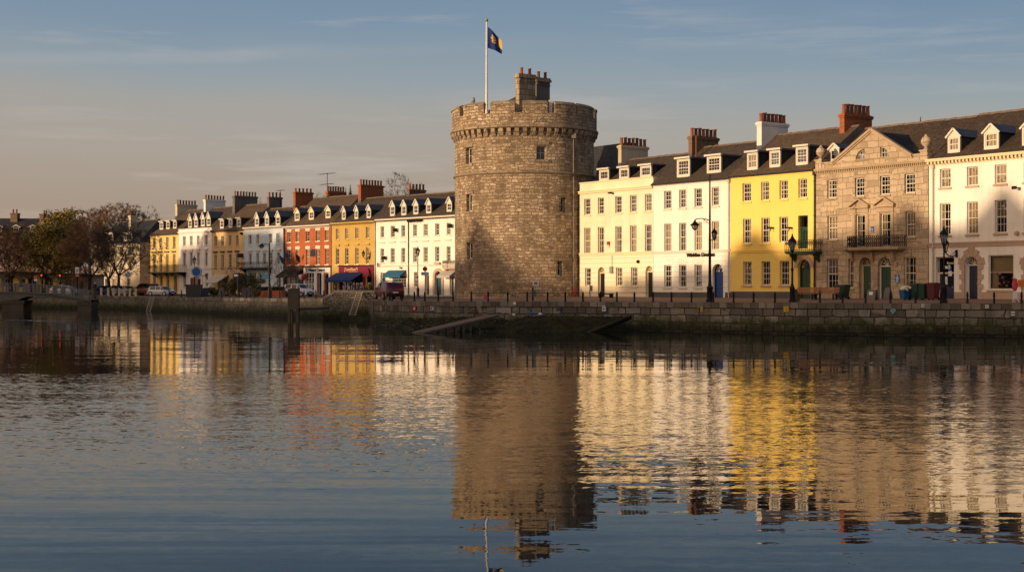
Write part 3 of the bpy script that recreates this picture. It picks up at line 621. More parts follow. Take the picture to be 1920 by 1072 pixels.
# gable with two quarter-round lights
lw0, lw1 = h.x(1604), h.x(1621); rw0, rw1 = h.x(1650), h.x(1667); zl0, zl1 = h.z(1612, 299.7), h.z(1612, 280)
m = MB()
gz_ = lambda x: lerp(zp, za, (x-xa)/(xm_-xa)) if x < xm_ else lerp(za, zp, (x-xm_)/(xb-xm_))
def quarter(a, b, left, n=8):
    out = []
    for i in range(n+1):
        k = i/n; x = lerp(a, b, k); q = (1-k) if left else k
        out.append((x, zl0+(zl1-zl0)*math.sqrt(max(0., 1-q*q))))
    return out
segs = sorted(set([xa, xm_, xb]+[p[0] for p in quarter(lw0,lw1,True)+quarter(rw0,rw1,False)]))
def hole(x, a, b, left):
    if a-1e-6 <= x <= b+1e-6:
        k = (x-a)/(b-a); q = (1-k) if left else k; return zl0+(zl1-zl0)*math.sqrt(max(0., 1-q*q))
for a, b in zip(segs, segs[1:]):
    c = (a+b)/2; H = None
    if lw0 < c < lw1: H = (hole(a,lw0,lw1,True), hole(b,lw0,lw1,True))
    if rw0 < c < rw1: H = (hole(a,rw0,rw1,False), hole(b,rw0,rw1,False))
    if H:
        m.face([(a,0,zp),(b,0,zp),(b,0,zl0),(a,0,zl0)]); m.face([(a,0,H[0]),(b,0,H[1]),(b,0,gz_(b)),(a,0,gz_(a))]); m.face([(a,0,H[0]),(b,0,H[1]),(b,.3,H[1]),(a,.3,H[0])]); m.face([(a,.9,zl0),(b,.9,zl0),(b,.9,zl1),(a,.9,zl1)], 1)
    else: m.face([(a,0,zp),(b,0,zp),(b,0,gz_(b)),(a,0,gz_(a))])
m.face([(lw0,0,zl0),(lw1,0,zl0),(lw1,.3,zl0),(lw0,.3,zl0)]); m.face([(rw0,0,zl0),(rw1,0,zl0),(rw1,.3,zl0),(rw0,.3,zl0)]); m.face([(lw1,0,zl0),(lw1,.3,zl0),(lw1,.3,zl1),(lw1,0,zl1)]); m.face([(rw0,0,zl0),(rw0,.3,zl0),(rw0,.3,zl1),(rw0,0,zl1)])
ped = m.build('pediment', [M['ashlar'], M['interior']], h.o)
m = MB()
for (x, z), (x2, z2) in (((xa-.25,zp-.08),(xm_,za+.06)),((xb+.25,zp-.08),(xm_,za+.06))):
    m.bar((x,-.02,z+.08),(x2,-.02,z2+.08), .34, .16); m.bar((x,.0,z-.06),(x2,.0,z2-.06), .2, .14)
m.build('raking_cornice', M['granite_trim'], ped)
m = MB(); yb = h.yroof(za-.1)
m.face([(xa,.05,zp-.3),(xm_,.05,za-.02),(xm_,yb+.6,za-.02),(xa,.05+h.yroof(zp-.3),zp-.3)]); m.face([(xm_,.05,za-.02),(xb,.05,zp-.3),(xb,.05+h.yroof(zp-.3),zp-.3),(xm_,yb+.6,za-.02)])
m.build('pediment_roof', M['slate_dark'], h.o)
for a, b, left in ((lw0,lw1,True),(rw0,rw1,False)):
    f = MB(); P = quarter(a, b, left, 10); y = .2
    for (p, q) in zip(P, P[1:]): f.bar((p[0],y,p[1]),(q[0],y,q[1]), .05, .06)
    f.box(a, b, y-.03, y+.03, zl0, zl0+.08); xx = b-.04 if left else a; f.box(xx, xx+.04, y-.03, y+.03, zl0, zl1)
    w_ = (b-a)
    for k in (.36, .68):
        x = lerp(a, b, k if not left else 1-k); f.box(x-.015, x+.015, y-.015, y+.015, zl0, hole(x,a,b,left))
    zz = lerp(zl0,zl1,.5); q = math.sqrt(1-.25); f.box(b-w_*q if left else a, b if left else a+w_*q, y-.014, y+.014, zz-.015, zz+.015)
    o = f.build('pediment_window', M['trim'], ped); g_ = MB(); g_.face([(b if left else a,y+.03,zl0)]+[(p[0],y+.03,p[1]) for p in (P if left else P)]+([] if left else [(b,y+.03,zl0)])); g_.build('pane', M['glass'], o)
for x in (.32, W-.32):
    u = MB(); z = 10.3; u.lathe(x, .2, [(.16,z),(.2,z+.08),(.1,z+.16),(.12,z+.22),(.34,z+.42),(.37,z+.62),(.28,z+.82),(.16,z+.9),(.12,z+.98),(.07,z+1.06),(0,z+1.1)], 14); u.build('urn', M['ashlar'], h.o, True)
for x0, x1, z0, z1 in fw:                        # pedimented french windows
    p = MB(); p.box(x0-.28,x0-.02,-.07,0,z0,z1+.12); p.box(x1+.02,x1+.28,-.07,0,z0,z1+.12); p.box(x0-.3,x1+.3,-.09,0,z1+.13,z1+.45)
    cx = (x0+x1)/2; e = (x1-x0)/2+.45; p.box(cx-e, cx+e, -.3, 0, z1+.45, z1+.56)
    p.prism([(cx-e+.12,z1+.56),(cx+e-.12,z1+.56),(cx,z1+1.0)], -.12, 0)
    for sx in (-1, 1): p.bar((cx+sx*(e+.02),-.16,z1+.6),(cx,-.16,z1+1.12), .32, .11)
    p.build('window_pediment', M['granite_trim'], h.o)
h.balcony(1588, 1683.5, 443.5, 464.5, depth=.95, floor='granite_trim', brackets=False, pattern=26, fancy=True)
zbk = h.z(1600, 465.5)
for px in (1599, 1637, 1676):
    m = MB(); x = h.x(px); m.prismx([(0,zbk),(-.85,zbk),(-.85,zbk-.12),(-.62,zbk-.25),(-.3,zbk-.34),(-.22,zbk-.75),(-.1,zbk-.95),(0,zbk-1.0)], x-.13, x+.13); m.build('balcony_bracket', M['granite_trim'], h.o)
h.band(h.z(1545, 471), .2, .06, 'granite_trim', xb=h.x(1587)); h.band(h.z(1710, 467), .2, .06, 'granite_trim', xa=h.x(1686))
m = MB(); x = h.x(1636); z = h.z(1636, 429); m.box(x-.14,x+.14,-.03,0,z-.2,z+.16); o_ = m.build('house_number_plate', M['signblue'], h.o); lettering(h.o, '6', x-.05, x+.06, z-.14, -.04, .2, M['signwhite'], .0)
m = MB(); x0 = h.x(1679); x1 = h.x(1687); z0 = h.z(1683, 529.5); z1 = h.z(1683, 515); m.box(x0,x1,-.04,0,z0,z1); pl = m.build('blue_notice', M['signblue'], h.o)
m = MB(); w_, hh = x1-x0, z1-z0
for pts in (((.45,.95),(.62,.72),(.4,.6)),((.4,.6),(.7,.45),(.3,.3)),((.3,.3),(.55,.25),(.8,.08)),((.7,.45),(.85,.62)),((.2,.12),(.5,.05)),((.2,.7),(.3,.5))):
    for p, q in zip(pts, pts[1:]): m.bar((x0+p[0]*w_,-.045,z0+p[1]*hh),(x0+q[0]*w_,-.045,z0+q[1]*hh), .012, .05)
m.build('notice_figure', M['signwhite'], pl)
m = MB(); x = h.x(1680); z = h.z(1680, 495.5); m.box(x-.12,x+.12,-.1,0,z-.15,z+.15); m.build('meter_box', M['granite_trim'], h.o)
h.chimney(1574, 1583, 1635, 212.5, 266, 'brick_stack', 7, pth=1.05)
h.dormer(1556, 1574, 279, 304, 'gable', cheek='slate_dark', nc=2, nr=2, sash='case')
h.finish(9.42)
# white house at the right edge
h = House(RR, 'white_corner_house', 'white house with tan stone door surround and wide shop window at the right end', 1741.5, 2075, M['white'])
cols = [(1762,1782.5),(1812.7,1833.8),(1865,1887.3),(1919.5,1943),(1975,2000),(2032,2058)]
h.wins(cols, 1823, 312.4, 348.3, nc=3, nr=2, sill='tan', curt=(0,0,3)); h.wins(cols, 1823, 378, 439, nc=3, nr=4, sill='tan', curt=(0,2,0,1))
h.door(1754.5, 1789, 481.5, 'navy', False, 'trim', leafw=.82, transom=1.05, glazed=True)
for a, b in ((1809.5,1834),(1926,1951)):
    x0, x1, zg, z1 = h.door(a, b, 481, 'navy', leafw=.72)
    m = MB(); zs_ = z1-(x1-x0)/2; n = 7; hb = (zs_-zg)/n
    for i in range(n):
        e = .42 if i % 2 == 0 else .24
        m.box(x0-e, x0, -.07, .02, zg+i*hb, zg+(i+1)*hb-.015); m.box(x1, x1+e, -.07, .02, zg+i*hb, zg+(i+1)*hb-.015)
    cx = (x0+x1)/2; r0 = (x1-x0)/2
    for i in range(7):
        a0, a1 = math.pi*(i+.03)/7, math.pi*(i+.97)/7; e = .55 if i % 2 == 0 else .38
        if i == 3: e = 1.0
        P = lambda a, r: (cx-r*math.cos(a), zs_+r*math.sin(a))
        q0, q1 = P(a0, r0), P(a1, r0); p0, p1 = P(a0, r0+e), P(a1, r0+e)
        m.prism([q0, q1, p1, p0], -.07, .0)
    m.build('door_surround', M['tan'], h.o)
sx = []
for a, b in ((1853,1900),(1985,2035)):
    r_ = h.wins([(a,b)], a, 478.5, 543.5, nc=1, nr=2, style='case', sill='tan', curt=(-1,), rv=.2); sx.append(r_[0])
h.roof(9.56, (1825,215.6), 5.6, 'slate_moss', over=.1, gut='gutter')
h.dentils(9.40, 46, 'cream_trim', w=.14, h=.17, proud=.26, depth=.40)
h.band(h.z(1760, 464), .3, .06, 'tan')
m = MB(); q = [h.x(p) for p in (1741.5,1754,1789.5,1809,1834.5,1926,1951.5,2075)]
for a, b in ((q[2],q[3]),(q[4],q[5]),(q[6],h.W)): m.box(max(a,0), b, -.05, 0, h.zb, .52)
m.build('plinth', M['tan'], h.o)
for a, b, yt, yb in ((1777.6,1800.5,256.5,287.5),(1845.5,1873,248.5,281),(1917,1946,239.5,273.5),(1990,2021,231,267)): h.dormer(a, b, yt, yb, 'gable', cheek='slate_dark', nc=3, nr=2, curt=0, apex=.55)
h.pipe(1749, 9.0, 'pipe', .06)
x0, x1, z0, z1 = sx[0]                           # goods in the shop window
m = MB(); r = random.Random(3)
m.box(x0+.1, x1-.1, .3, 1.0, z0+.02, z0+.12, 0)
for i in range(46):
    x, y, z = r.uniform(x0+.2,x1-.1), r.uniform(.3,.9), z0+.1+r.random()**1.6*(z1-z0)*.55; q = r.uniform(.04,.12)
    m.lathe(x, y, [(0,z-q),(q*.8,z-q*.6),(q,z),(q*.8,z+q*.6),(0,z+q)], 7, r.choice((0,1,1,2,3,3)))
for i in range(9): x = lerp(x0+.15,x1-.15,i/8); m.box(x-.05,x+.05,.5,.6,z0+(z1-z0)*.52,z0+(z1-z0)*(.58+.05*r.random()),3)
m.box(x0+.1,x1-.1,.45,.7,z0+(z1-z0)*.5,z0+(z1-z0)*.52,0)
m.build('shop_window_display', [M['trim'], M['red'], M['curtain'], M['blackdoor']], h.o)
m = MB(); m.face([(x0,.42,lerp(z0,z1,.48)),(x1,.42,lerp(z0,z1,.48)),(x1,.42,z1),(x0,.42,z1)]); m.box(x0,x0+.5,.4,.45,z0,lerp(z0,z1,.5)); m.build('window_backdrop', M['curtain'], h.o)
xs0, xs1 = h.x(1759), h.x(1786); zt = h.z(1772, 484)
lettering(h.o, 'Bootte', h.x(1772), h.x(1784), h.z(1772, 495), .22, .16, M['gold_letter'], .004)
m = MB(); r = random.Random(5)
for i in range(7):
    x, z = r.uniform(xs0+.1,xs1-.2), r.uniform(.9,2.2); m.box(x, x+r.uniform(.12,.3), .225, .24, z, z+r.uniform(.15,.4), r.choice((0,0,1)))
m.build('door_notice', [M['signwhite'], M['signblue']], h.o)
m = MB(); x = h.x(1908); z = h.z(1908, 437); m.lathe(x,-.1,[(0,z-.16),(.16,z-.08),(.16,z+.08),(0,z+.16)],10); m.build('alarm_bell', M['tan'], h.o)
m = MB(); x = h.x(1912); z = h.z(1912, 353); m.bar((x,-.02,z),(x,-.5,z+.05),.05,.05); m.box(x-.18,x+.08,-.62,-.42,z-.08,z+.12); m.build('floodlight', M['black'], h.o)
# bracket lantern on its wall
def lantern(par, x, y, z, s=1., name='lantern'):           # four-sided tapering lamp, base at z
    g = MB(); n = 6
    g.lathe(x, y, [(.11*s,z+.02),(.21*s,z+.52*s)], n); lo = g.build(name, M['lamp_glass'], par)
    f = MB(); f.lathe(x, y, [(0,z-.06*s),(.06*s,z-.05*s),(.13*s,z),(.12*s,z+.04*s)], n); f.lathe(x, y, [(.24*s,z+.50*s),(.25*s,z+.55*s),(.17*s,z+.68*s),(.08*s,z+.76*s),(.09*s,z+.82*s),(.04*s,z+.86*s),(.05*s,z+.92*s),(0,z+1.02*s)], n)
    for i in range(n):
        a = 2*math.pi*i/n; f.bar((x+.115*s*math.cos(a),y+.115*s*math.sin(a),z+.02),(x+.215*s*math.cos(a),y+.215*s*math.sin(a),z+.52*s), .022*s, .022*s)
    f.build('lantern_frame', M['black'], lo)
    b = MB(); b.lathe(x, y, [(0,z+.08*s),(.05*s,z+.14*s),(.05*s,z+.3*s),(0,z+.36*s)], 6); b.build('lamp_bulb', M['trim'], lo)
    return lo
def wall_lamp(h, px, py, out=.9, s=.85):
    x = h.x(px); z = h.z(px, py); m = MB(); m.box(x-.08,x+.08,-.06,0,z-.3,z+.2)
    P = [(x,-.05,z-.1),(x,-out*.4,z-.25),(x,-out*.75,z-.2),(x,-out,z+.0)]
    for p, q in zip(P, P[1:]): m.bar(p, q, .06, .06)
    m.bar((x,-.05,z+.12),(x,-out*.6,z-.2),.03,.03)
    o = m.build('wall_lamp', M['black'], h.o); lantern(o, x, -out, z+.06, s); return o
wall_lamp(h, 1794, 474, 1.2, 1.05)
h.finish(9.4)
# a dark slated roof behind the tower
ta, tb = RR.t(1085, 13.5), RR.t(1176, 13.5); L_ = tb-ta
t = thing('slate_house', 'dark slate roofed house rising behind the cream house beside the tower', 'house', (*RR.p(ta, 11.), 0), RR.ang, 'houses along the quay')
m = MB(); m.box(0, L_, 0, 6, -.3, 9.); m.build('wall', M['stack_grey'], t)
zr_ = RR.z(1135, 272.5, 13.5); m = MB(); m.prismx([(-.2,9.),(2.5,zr_),(3.5,zr_),(6.2,9.)], -.1, L_+.1); m.build('roof', M['slate_dark'], t)
# ------------------------------------------------------------------ the round tower
TX, TY, TR = 1.146, 134.5, 6.48
tower = thing('round_tower', 'massive round medieval stone tower with battlements and corbels', 'tower', (TX, TY, 0))
def tang(px, r=TR):
    a = 0.
    for _ in range(30):
        d = TY-r*math.cos(a); a = math.asin(max(-1, min(1, ((px-CX)/F*d-TX)/r)))
    return a
def tz(px, py, r=TR): return CZ+(HY-py)/F*(TY-r*math.cos(tang(px, r)))
def TP(a, r, z): return (r*math.sin(a), -r*math.cos(a), z)
tw = []
for x0, x1, y0, y1, nc, nr in ((873.5,884,277,307,2,2),(1005.7,1024.2,273.3,300,2,2),(874.5,884.5,364,396,2,2),(1048.5,1060.5,370,398,2,2),(875.5,885.8,454.5,485.5,2,2),(1043.3,1054.5,489,517,2,2)):
    xm = (x0+x1)/2; tw.append((tang(x0), tang(x1), tz(xm, y1), tz(xm, y0), nc, nr))
rad = lambda z: TR+max(0., (2.2-z))*.03
ZT = 15.1
angs = sorted(set([2*math.pi*i/120-math.pi for i in range(121)]+[a for w in tw for a in w[:2]])); zs = sorted(set([-.6,0,1.2,2.2,4.,6.,8.,10.,12.,14.,ZT]+[z for w in tw for z in w[2:4]]))
m = MB()
for a, b in zip(angs, angs[1:]):
    for z0, z1 in zip(zs, zs[1:]):
        c, cz = (a+b)/2, (z0+z1)/2
        if any(w[0] < c < w[1] and w[2] < cz < w[3] for w in tw): continue
        m.face([TP(a,rad(z0),z0),TP(b,rad(z0),z0),TP(b,rad(z1),z1),TP(a,rad(z1),z1)], 0, [(a*TR,z0),(b*TR,z0),(b*TR,z1),(a*TR,z1)])
for a, b, z0, z1, nc, nr in tw:
    ri = TR-.45; R = TR; uv4 = [(0,0),(.4,0),(.4,1),(0,1)]
    m.face([TP(a,R,z0),TP(a,ri,z0),TP(a,ri,z1),TP(a,R,z1)], 0, uv4); m.face([TP(b,ri,z0),TP(b,R,z0),TP(b,R,z1),TP(b,ri,z1)], 0, uv4)
    m.face([TP(a,R,z0),TP(b,R,z0),TP(b,ri,z0),TP(a,ri,z0)], 0, uv4); m.face([TP(a,R,z1),TP(a,ri,z1),TP(b,ri,z1),TP(b,R,z1)], 0, uv4)
    rj = ri-.5; m.face([TP(a-.02,rj,z0-.1),TP(b+.02,rj,z0-.1),TP(b+.02,rj,z1+.1),TP(a-.02,rj,z1+.1)], 1)
m.build('wall', [M['tower'], M['interior']], tower)
for a, b, z0, z1, nc, nr in tw:
    ri = TR-.36; p, q = Vector(TP(a, ri, z0)), Vector(TP(b, ri, z0)); w_ = (q-p).length
    a_, b_ = win_meshes(w_, z1-z0, nc, nr, 'case'); o = link('window', a_, tower, p, math.atan2(q.y-p.y, q.x-p.x)); link('pane', b_, o)
    mid = (a+b)/2; ww = w_/2+.25
    for nm_, za_, zb_ in (('sill', z0-.22, z0-.003), ('lintel', z1+.003, z1+.36)):
        s_ = MB(); s_.box(-ww, ww, -.04, .2, za_, zb_); so = s_.build(nm_, M['tower_trim'], tower); so.location = TP(mid, TR*math.cos((b-a)/2)+.02, 0); so.rotation_euler = (0,0,mid)
def ring(mb, prof, n=120, mat=0):
    for i in range(n):
        a, b = 2*math.pi*i/n, 2*math.pi*(i+1)/n
        for (r0,z0),(r1,z1) in zip(prof, prof[1:]): mb.face([TP(a,r0,z0),TP(b,r0,z0),TP(b,r1,z1),TP(a,r1,z1)], mat, [(a*TR,z0*1.+r0),(b*TR,z0+r0),(b*TR,z1+r1),(a*TR,z1+r1)])
m = MB(); zsc = tz(983, 323); ring(m, [(TR,zsc-.14),(TR+.14,zsc-.08),(TR+.16,zsc+.04),(TR,zsc+.16)]); m.build('string_course', M['tower_trim'], tower)
m = MB(); zc0 = 14.25; zc1 = 14.98
for i in range(58):                              # corbel table: a pattern of stepped stone brackets
    a = 2*math.pi*i/58; e = .028*rnd.uniform(.85,1.15)
    prof = [(TR-.05,zc0+rnd.uniform(-.06,.06)),(TR+.14,zc0+.1),(TR+.20,zc0+.34),(TR+.33,zc0+.42),(TR+.38,zc1),(TR-.05,zc1)]
    for sgn in (-1, 1): m.face([TP(a+sgn*e,r,z) for r,z in (prof if sgn < 0 else prof[::-1])], 0)
    for (r0,z0),(r1,z1) in zip(prof[:-1], prof[1:-1]): m.face([TP(a-e,r0,z0),TP(a+e,r0,z0),TP(a+e,r1,z1),TP(a-e,r1,z1)])
m.build('corbel_table', M['tower_trim'], tower)
m = MB(); RP = 6.76; ring(m, [(TR-.1,zc1-.02),(RP+.02,zc1),(RP+.15,zc1+.1),(RP+.16,zc1+.24),(RP,zc1+.34)]); m.build('string_course', M['tower_trim'], tower)
gaps = []
for x0, x1 in ((862,868.5),(907,919),(965,979.5),(1026.5,1041),(1080,1084.5),(1113.2,1116.5)): gaps.append((tang(x0,RP), tang(x1,RP)))
for k in range(8): a = math.radians(112+k*20); gaps.append((a, a+.1))
zg0, zm = 16.35, 17.12
aa = sorted(set([2*math.pi*i/120-math.pi for i in range(121)]+[v if v <= math.pi else v-2*math.pi for g in gaps for v in g]))
isgap = lambda c: any(g0 < c < g1 or g0 < c+2*math.pi < g1 for g0, g1 in gaps)
m = MB(); cps = [MB()]; cp = cps[0]; ri = RP-.62; was = False
for a, b in zip(aa, aa[1:]):
    c = (a+b)/2; gp = isgap(c)
    if gp and not was: cp = MB(); cps.append(cp)
    was = gp; zt = zg0 if gp else zm
    for z0, z1 in ((zc1+.3, zg0),)+(() if gp else ((zg0, zm),)):
        m.face([TP(a,RP,z0),TP(b,RP,z0),TP(b,RP,z1),TP(a,RP,z1)], 0, [(a*RP,z0),(b*RP,z0),(b*RP,z1),(a*RP,z1)]); m.face([TP(b,ri,z0),TP(a,ri,z0),TP(a,ri,z1),TP(b,ri,z1)], 0, [(b*RP,z0),(a*RP,z0),(a*RP,z1),(b*RP,z1)])
    m.face([TP(a,RP,zt),TP(b,RP,zt),TP(b,ri,zt),TP(a,ri,zt)], 0, [(a*RP,0),(b*RP,0),(b*RP,.6),(a*RP,.6)])
    if not gp:
        e = .06; cp_ = [(RP+e,zm),(RP+e,zm+.10),(RP-.3,zm+.32),(ri-e,zm+.14),(ri-e,zm)]
        for (r0,z0),(r1,z1) in zip(cp_, cp_[1:]): cp.face([TP(a,r0,z0),TP(b,r0,z0),TP(b,r1,z1),TP(a,r1,z1)], 0, [(a*RP,z0+r0),(b*RP,z0+r0),(b*RP,z1+r1),(a*RP,z1+r1)])
for g0, g1 in gaps:
    for a in (g0, g1):
        m.face([TP(a,RP,zg0),TP(a,ri,zg0),TP(a,ri,zm),TP(a,RP,zm)], 0, [(0,zg0),(.6,zg0),(.6,zm),(0,zm)]); min(cps, key=lambda q: min([(Vector(v)-Vector(TP(a,RP+.06,zm))).length for v in q.v] or [99])).face([TP(a,r,z) for r, z in ((RP+.06,zm),(RP+.06,zm+.10),(RP-.3,zm+.32),(ri-.06,zm+.14),(ri-.06,zm))], 0, [(0,0),(0,.1),(.3,.3),(.6,.1),(.6,0)])
pp = m.build('parapet', M['tower'], tower); [q.build('coping', M['tower_trim'], pp) for q in cps if q.f]
m = MB(); ring(m, [(ri+.05,15.9),(0.01,16.0)], 60); m.build('roof_walk', M['lead'], tower)
m = MB(); m.lathe(0,.3,[(6.1,15.95),(3.,17.5),(0,19.05)],24); m.build('roof', M['slate_brown'], tower)      # low slated cone inside the parapet
def tchim(xl, xm, xr, ytop, ypot, base, pots, dy):
    y0 = dy; s_ = Row(TX, TY, *RR.r)
    x0, x1 = s_.t(xl, y0), s_.t(xm, y0); z1 = s_.z(xm, ytop, y0); lo, hi = y0+.2, y0+5
    for _ in range(40):
        mid = (lo+hi)/2; X, Y = s_.p(x1, mid)
        if CX+F*X/Y < xr: lo = mid
        else: hi = mid
    y1 = lo; m = MB(); m.box(x0,x1,y0,y1,base,z1-.75)
    m.box(x0-.05,x1+.05,y0-.05,y1+.05,z1-.75,z1-.68); n = 6
    m.box(x0,x1,y0,y1,z1-.68,z1-.38)
    for i in range(n):
        yy = lerp(y0+.1,y1-.1,i/(n-1)); m.box(x1,x1+.07,yy-.07,yy+.07,z1-.66,z1-.4)
    m.box(x0-.12,x1+.12,y0-.12,y1+.12,z1-.38,z1-.16,1); m.box(x0-.05,x1+.05,y0-.05,y1+.05,z1-.16,z1,1)
    c = m.build('chimney', [M['stack_grey'] if xl > 990 else M['tower_trim'], M['tower_trim']], tower); c.rotation_euler = (0,0,RR.ang)
    for i in range(pots):
        o = link('chimney_pot', pot_mesh('pot' if xl < 990 else 'pot_dark'), c, ((x0+x1)/2, lerp(y0,y1,.25+.5*i/(pots-1)), z1-.01)); o.scale = (1,1,.8)
tchim(967, 973.5, 1004, 137.5, 127, 16., 2, -1.9); tchim(1001, 1006, 1031, 145, 133, 16., 2, 1.2)
m = MB(); a = tang(1074); r = TR+.1; m.cyl(TP(a,r,-.1),TP(a,r,14.3),.06,n=8); m.box(*(lambda p: (p[0]-.2,p[0]+.2,p[1]-.3,p[1]+.1))(TP(a,r,0)),14.2,14.65)
for i in range(6): z = 1.5+i*2.2; m.cyl(TP(a,r,z),TP(a,r,z+.1),.11,n=8)
m.build('drainpipe', M['tower_pipe'], tower)
m = MB()
for px in (1030, 1032.2, 1034.4):
    a = tang(px, RP-.3); m.cyl(TP(a,RP-.3,zg0),TP(a,RP-.3,17.5),.05,n=6)
m.build('vent_pipe', M['trim'], tower)
# flagpole standing in a gap of the battlements
a = tang(912.3, RP-.3); P = TP(a, RP-.3, 16.3); base = (TX+P[0], TY+P[1], 16.35)
fp = thing('flagpole', 'tall white flagpole with gold ball flying a blue and gold flag on the tower', 'flagpole', base)
ztop = CZ+(HY-41)/F*base[1]-base[2]
m = MB(); m.cyl((0,0,0),(0,0,ztop),.11,.06,10); m.cyl((0,0,0),(0,0,.4),.16,.14,10); m.build('pole', M['signwhite'], fp, True)
m = MB(); m.lathe(0,0,[(0,ztop-.05),(.1,ztop),(.15,ztop+.12),(.1,ztop+.24),(0,ztop+.28)],12); m.build('finial', M['brass'], fp, True)
fl = MB(); k = base[1]/F; nx, nz = 16, 10
def flagpt(u, v):                                # hoist 2 m, hanging limp in a light wind
    x = .10+u*(27*k); top = ztop-.45-(u**1.15)*1.35; bot = ztop-2.35-(u**1.2)*.55
    return (x, .16*math.sin(u*9+v*2.2)*(.3+u), lerp(bot, top, v))
gold = lambda u, v: ((u-.42)**2/.035+(v-.58)**2/.05 < 1 and math.sin(u*41)+math.cos(v*37+u*13) > -.9) or (u > .78 and v > .32+.55*(1-u))
for i in range(nx*3):
    for j in range(nz*3):
        u0, u1, v0, v1 = i/(nx*3), (i+1)/(nx*3), j/(nz*3), (j+1)/(nz*3)
        fl.face([flagpt(u0,v0),flagpt(u1,v0),flagpt(u1,v1),flagpt(u0,v1)], 1 if gold((u0+u1)/2,(v0+v1)/2) else 0)
M['flagblue'] = paint('flag_blue', (.012,.035,.16), .9, .1, .1, 0); M['flaggold'] = paint('flag_gold', (.55,.36,.10), .9, .3, .3, 0)
fl.build('flag', [M['flagblue'], M['flaggold']], fp, True)
m = MB(); m.bar((.13,0,.4),(.11,0,ztop-.3),.012,.012); m.build('halyard', M['signwhite'], fp)
# a gull on the battlements
g = tang(888.5, RP-.3); P = TP(g, RP-.3, zm+.3); b = MB(); b.lathe(0,0,[(0,0),(.1,.1),(.13,.25),(.07,.4),(.08,.48),(.05,.55),(0,.57)],8); b.bar((0,-.05,.5),(.0,-.17,.48),.03,.03); b.bar((0,.05,.25),(.0,.3,.12),.1,.05)
tag(b.build('seagull', M['stack_grey'], None, True, (TX+P[0],TY+P[1],zm+.27), .9), 'grey gull perched on the left side of the tower battlements', 'gull')
# ------------------------------------------------------------------ the terrace left of the tower
# long white house beside the tower
h = House(RL, 'white_house', 'long white house with five gabled dormers beside the left flank of the tower', 705, 874, M['white'])
cols = [(713.4,720.3),(732.4,740.4),(752.5,759.7),(774.4,781.8),(794,802.2),(815.8,823.9),(837.3,845)]
h.wins(cols, 778, 421, 442.8, curt=(-1,-1,1)); g = h.wins(cols, 778, 463.8, 491.6, curt=(-1,-1,1,3))
for x0, x1, z0, z1 in g: h.hood(x0, x1, z1+.6, 'trim', .12, .10)
h.wins([(776,782.3)], 779, 509.7, 538); h.wins([(736,761.5)], 749, 517, 539.5, nc=5, nr=4, style='case', curt=(-1,), rv=.15)
h.door(713.5, 722.5, 510.5, 'teal', False, leafw=.7); h.door(797.5, 804.5, 515, 'brown_door', False, leafw=.85); x0, x1, zg, z1 = h.door(816, 828.3, 508.5, 'teal', leafw=.8, fan='blackdoor'); h.surround(x0, x1, zg, z1, .4, 'tan', True, .1)
h.door(843, 851, 518, 'teal', False, leafw=.8, glazed=True)
h.hood(x0+.3, x1-.3, z1+.75, 'tan', .3, .2)
h.roof(9.7, (853,359.4), 5., 'slate', gut='gutter'); h.dentils(9.52, 60, 'trim', w=.1, h=.14, proud=.12, depth=.26)
h.band(h.z(760, 499.5), .16, .06, 'trim')
for a, b, yt, yb in ((731.8,740.4,386.5,405),(753,762,385.5,403.6),(775.5,784.5,384,402),(799.5,808.7,382.5,400),(838,847.3,380,397)): h.dormer(a, b, yt, yb, 'gable', cheek='slate_dark', nc=2, nr=2, apex=.75)
h.chimney(764, 767.8, 798, 354.6, 367, 'brick_brown', 5, pk=('pot','pot','pot_dark','pot_dark','pot_dark'))
h.awning(728.5, 762, 506.8, 516, 1.0, 'awn_teal', .3); h.awning(834, 858, 505, 517, 1.3, 'awn_grey', .25)
h.balcony(829, 860, 488.5, 501.5, .8, pattern=14)
h.pipe(765.5, 9.2, 'gutter', .06)
lettering(h.o, "Tea", h.x(749), h.x(755), h.z(752, 504), -.03, .3, M['black'], .01)
m = MB()
for px, py in ((745,431),(724,483),(848,423)): x = h.x(px); z = h.z(px, py); m.box(x-.2,x+.2,-.6,-.2,z-.25,z+.2); m.bar((x,-.4,z),(x,0,z-.2),.05,.05)
m.build('floodlight', M['black'], h.o)
m = MB(); r = random.Random(9)                   # crooked broken gutter bracket run under the cornice
for i in range(14):
    x = h.x(768+i*1.9); m.box(x-.07,x+.09,-.42,-.2,9.15+r.uniform(-.1,.05),9.4)
m.build('gutter_bracket', M['black'], h.o)
for px, py in ((722,528),(712,500)): x = h.x(px); z = h.z(px, py); lantern(h.o, x, -.3, z, .6, 'wall_lantern')
h.finish(9.6)
# ochre house
h = House(RL, 'ochre_house', 'ochre yellow house with burgundy shopfront and navy awning', 622, 705, M['ochre'])
cols = [(629.7,636),(647,653.4),(666,672.5),(686,692.4)]
h.wins(cols, 650, 427.8, 448.2, curt=(-1,1,0), nc=2, sill='ochre'); g = h.wins(cols, 650, 465, 495.6, curt=(0,1,3), nc=2, sill='trim')
for x0, x1, z0, z1 in g: h.hood(x0, x1, z1+.2, 'ochre', .16, .18)
h.roof(9.5, (700.7,370.5), 5., 'slate', gut=None); h.dentils(9.38, 30, 'ochre', w=.12, h=.16, proud=.14, depth=.3)
zf0 = h.ground(660); xl, xr = h.x(636.5), h.x(701.5); zt = h.z(665, 499.3); zs_ = h.z(665, 511)
m = MB(); m.box(xl, xr, -.14, -.01, zs_, zt); m.box(xl-.1, xr+.1, -.26, 0, zt, zt+.16, 1)
for a, b in ((xl,xl+.35),(xl+(xr-xl)*.70,xl+(xr-xl)*.76),(xr-.35,xr)): m.box(a, b, -.16, -.01, zf0, zs_)
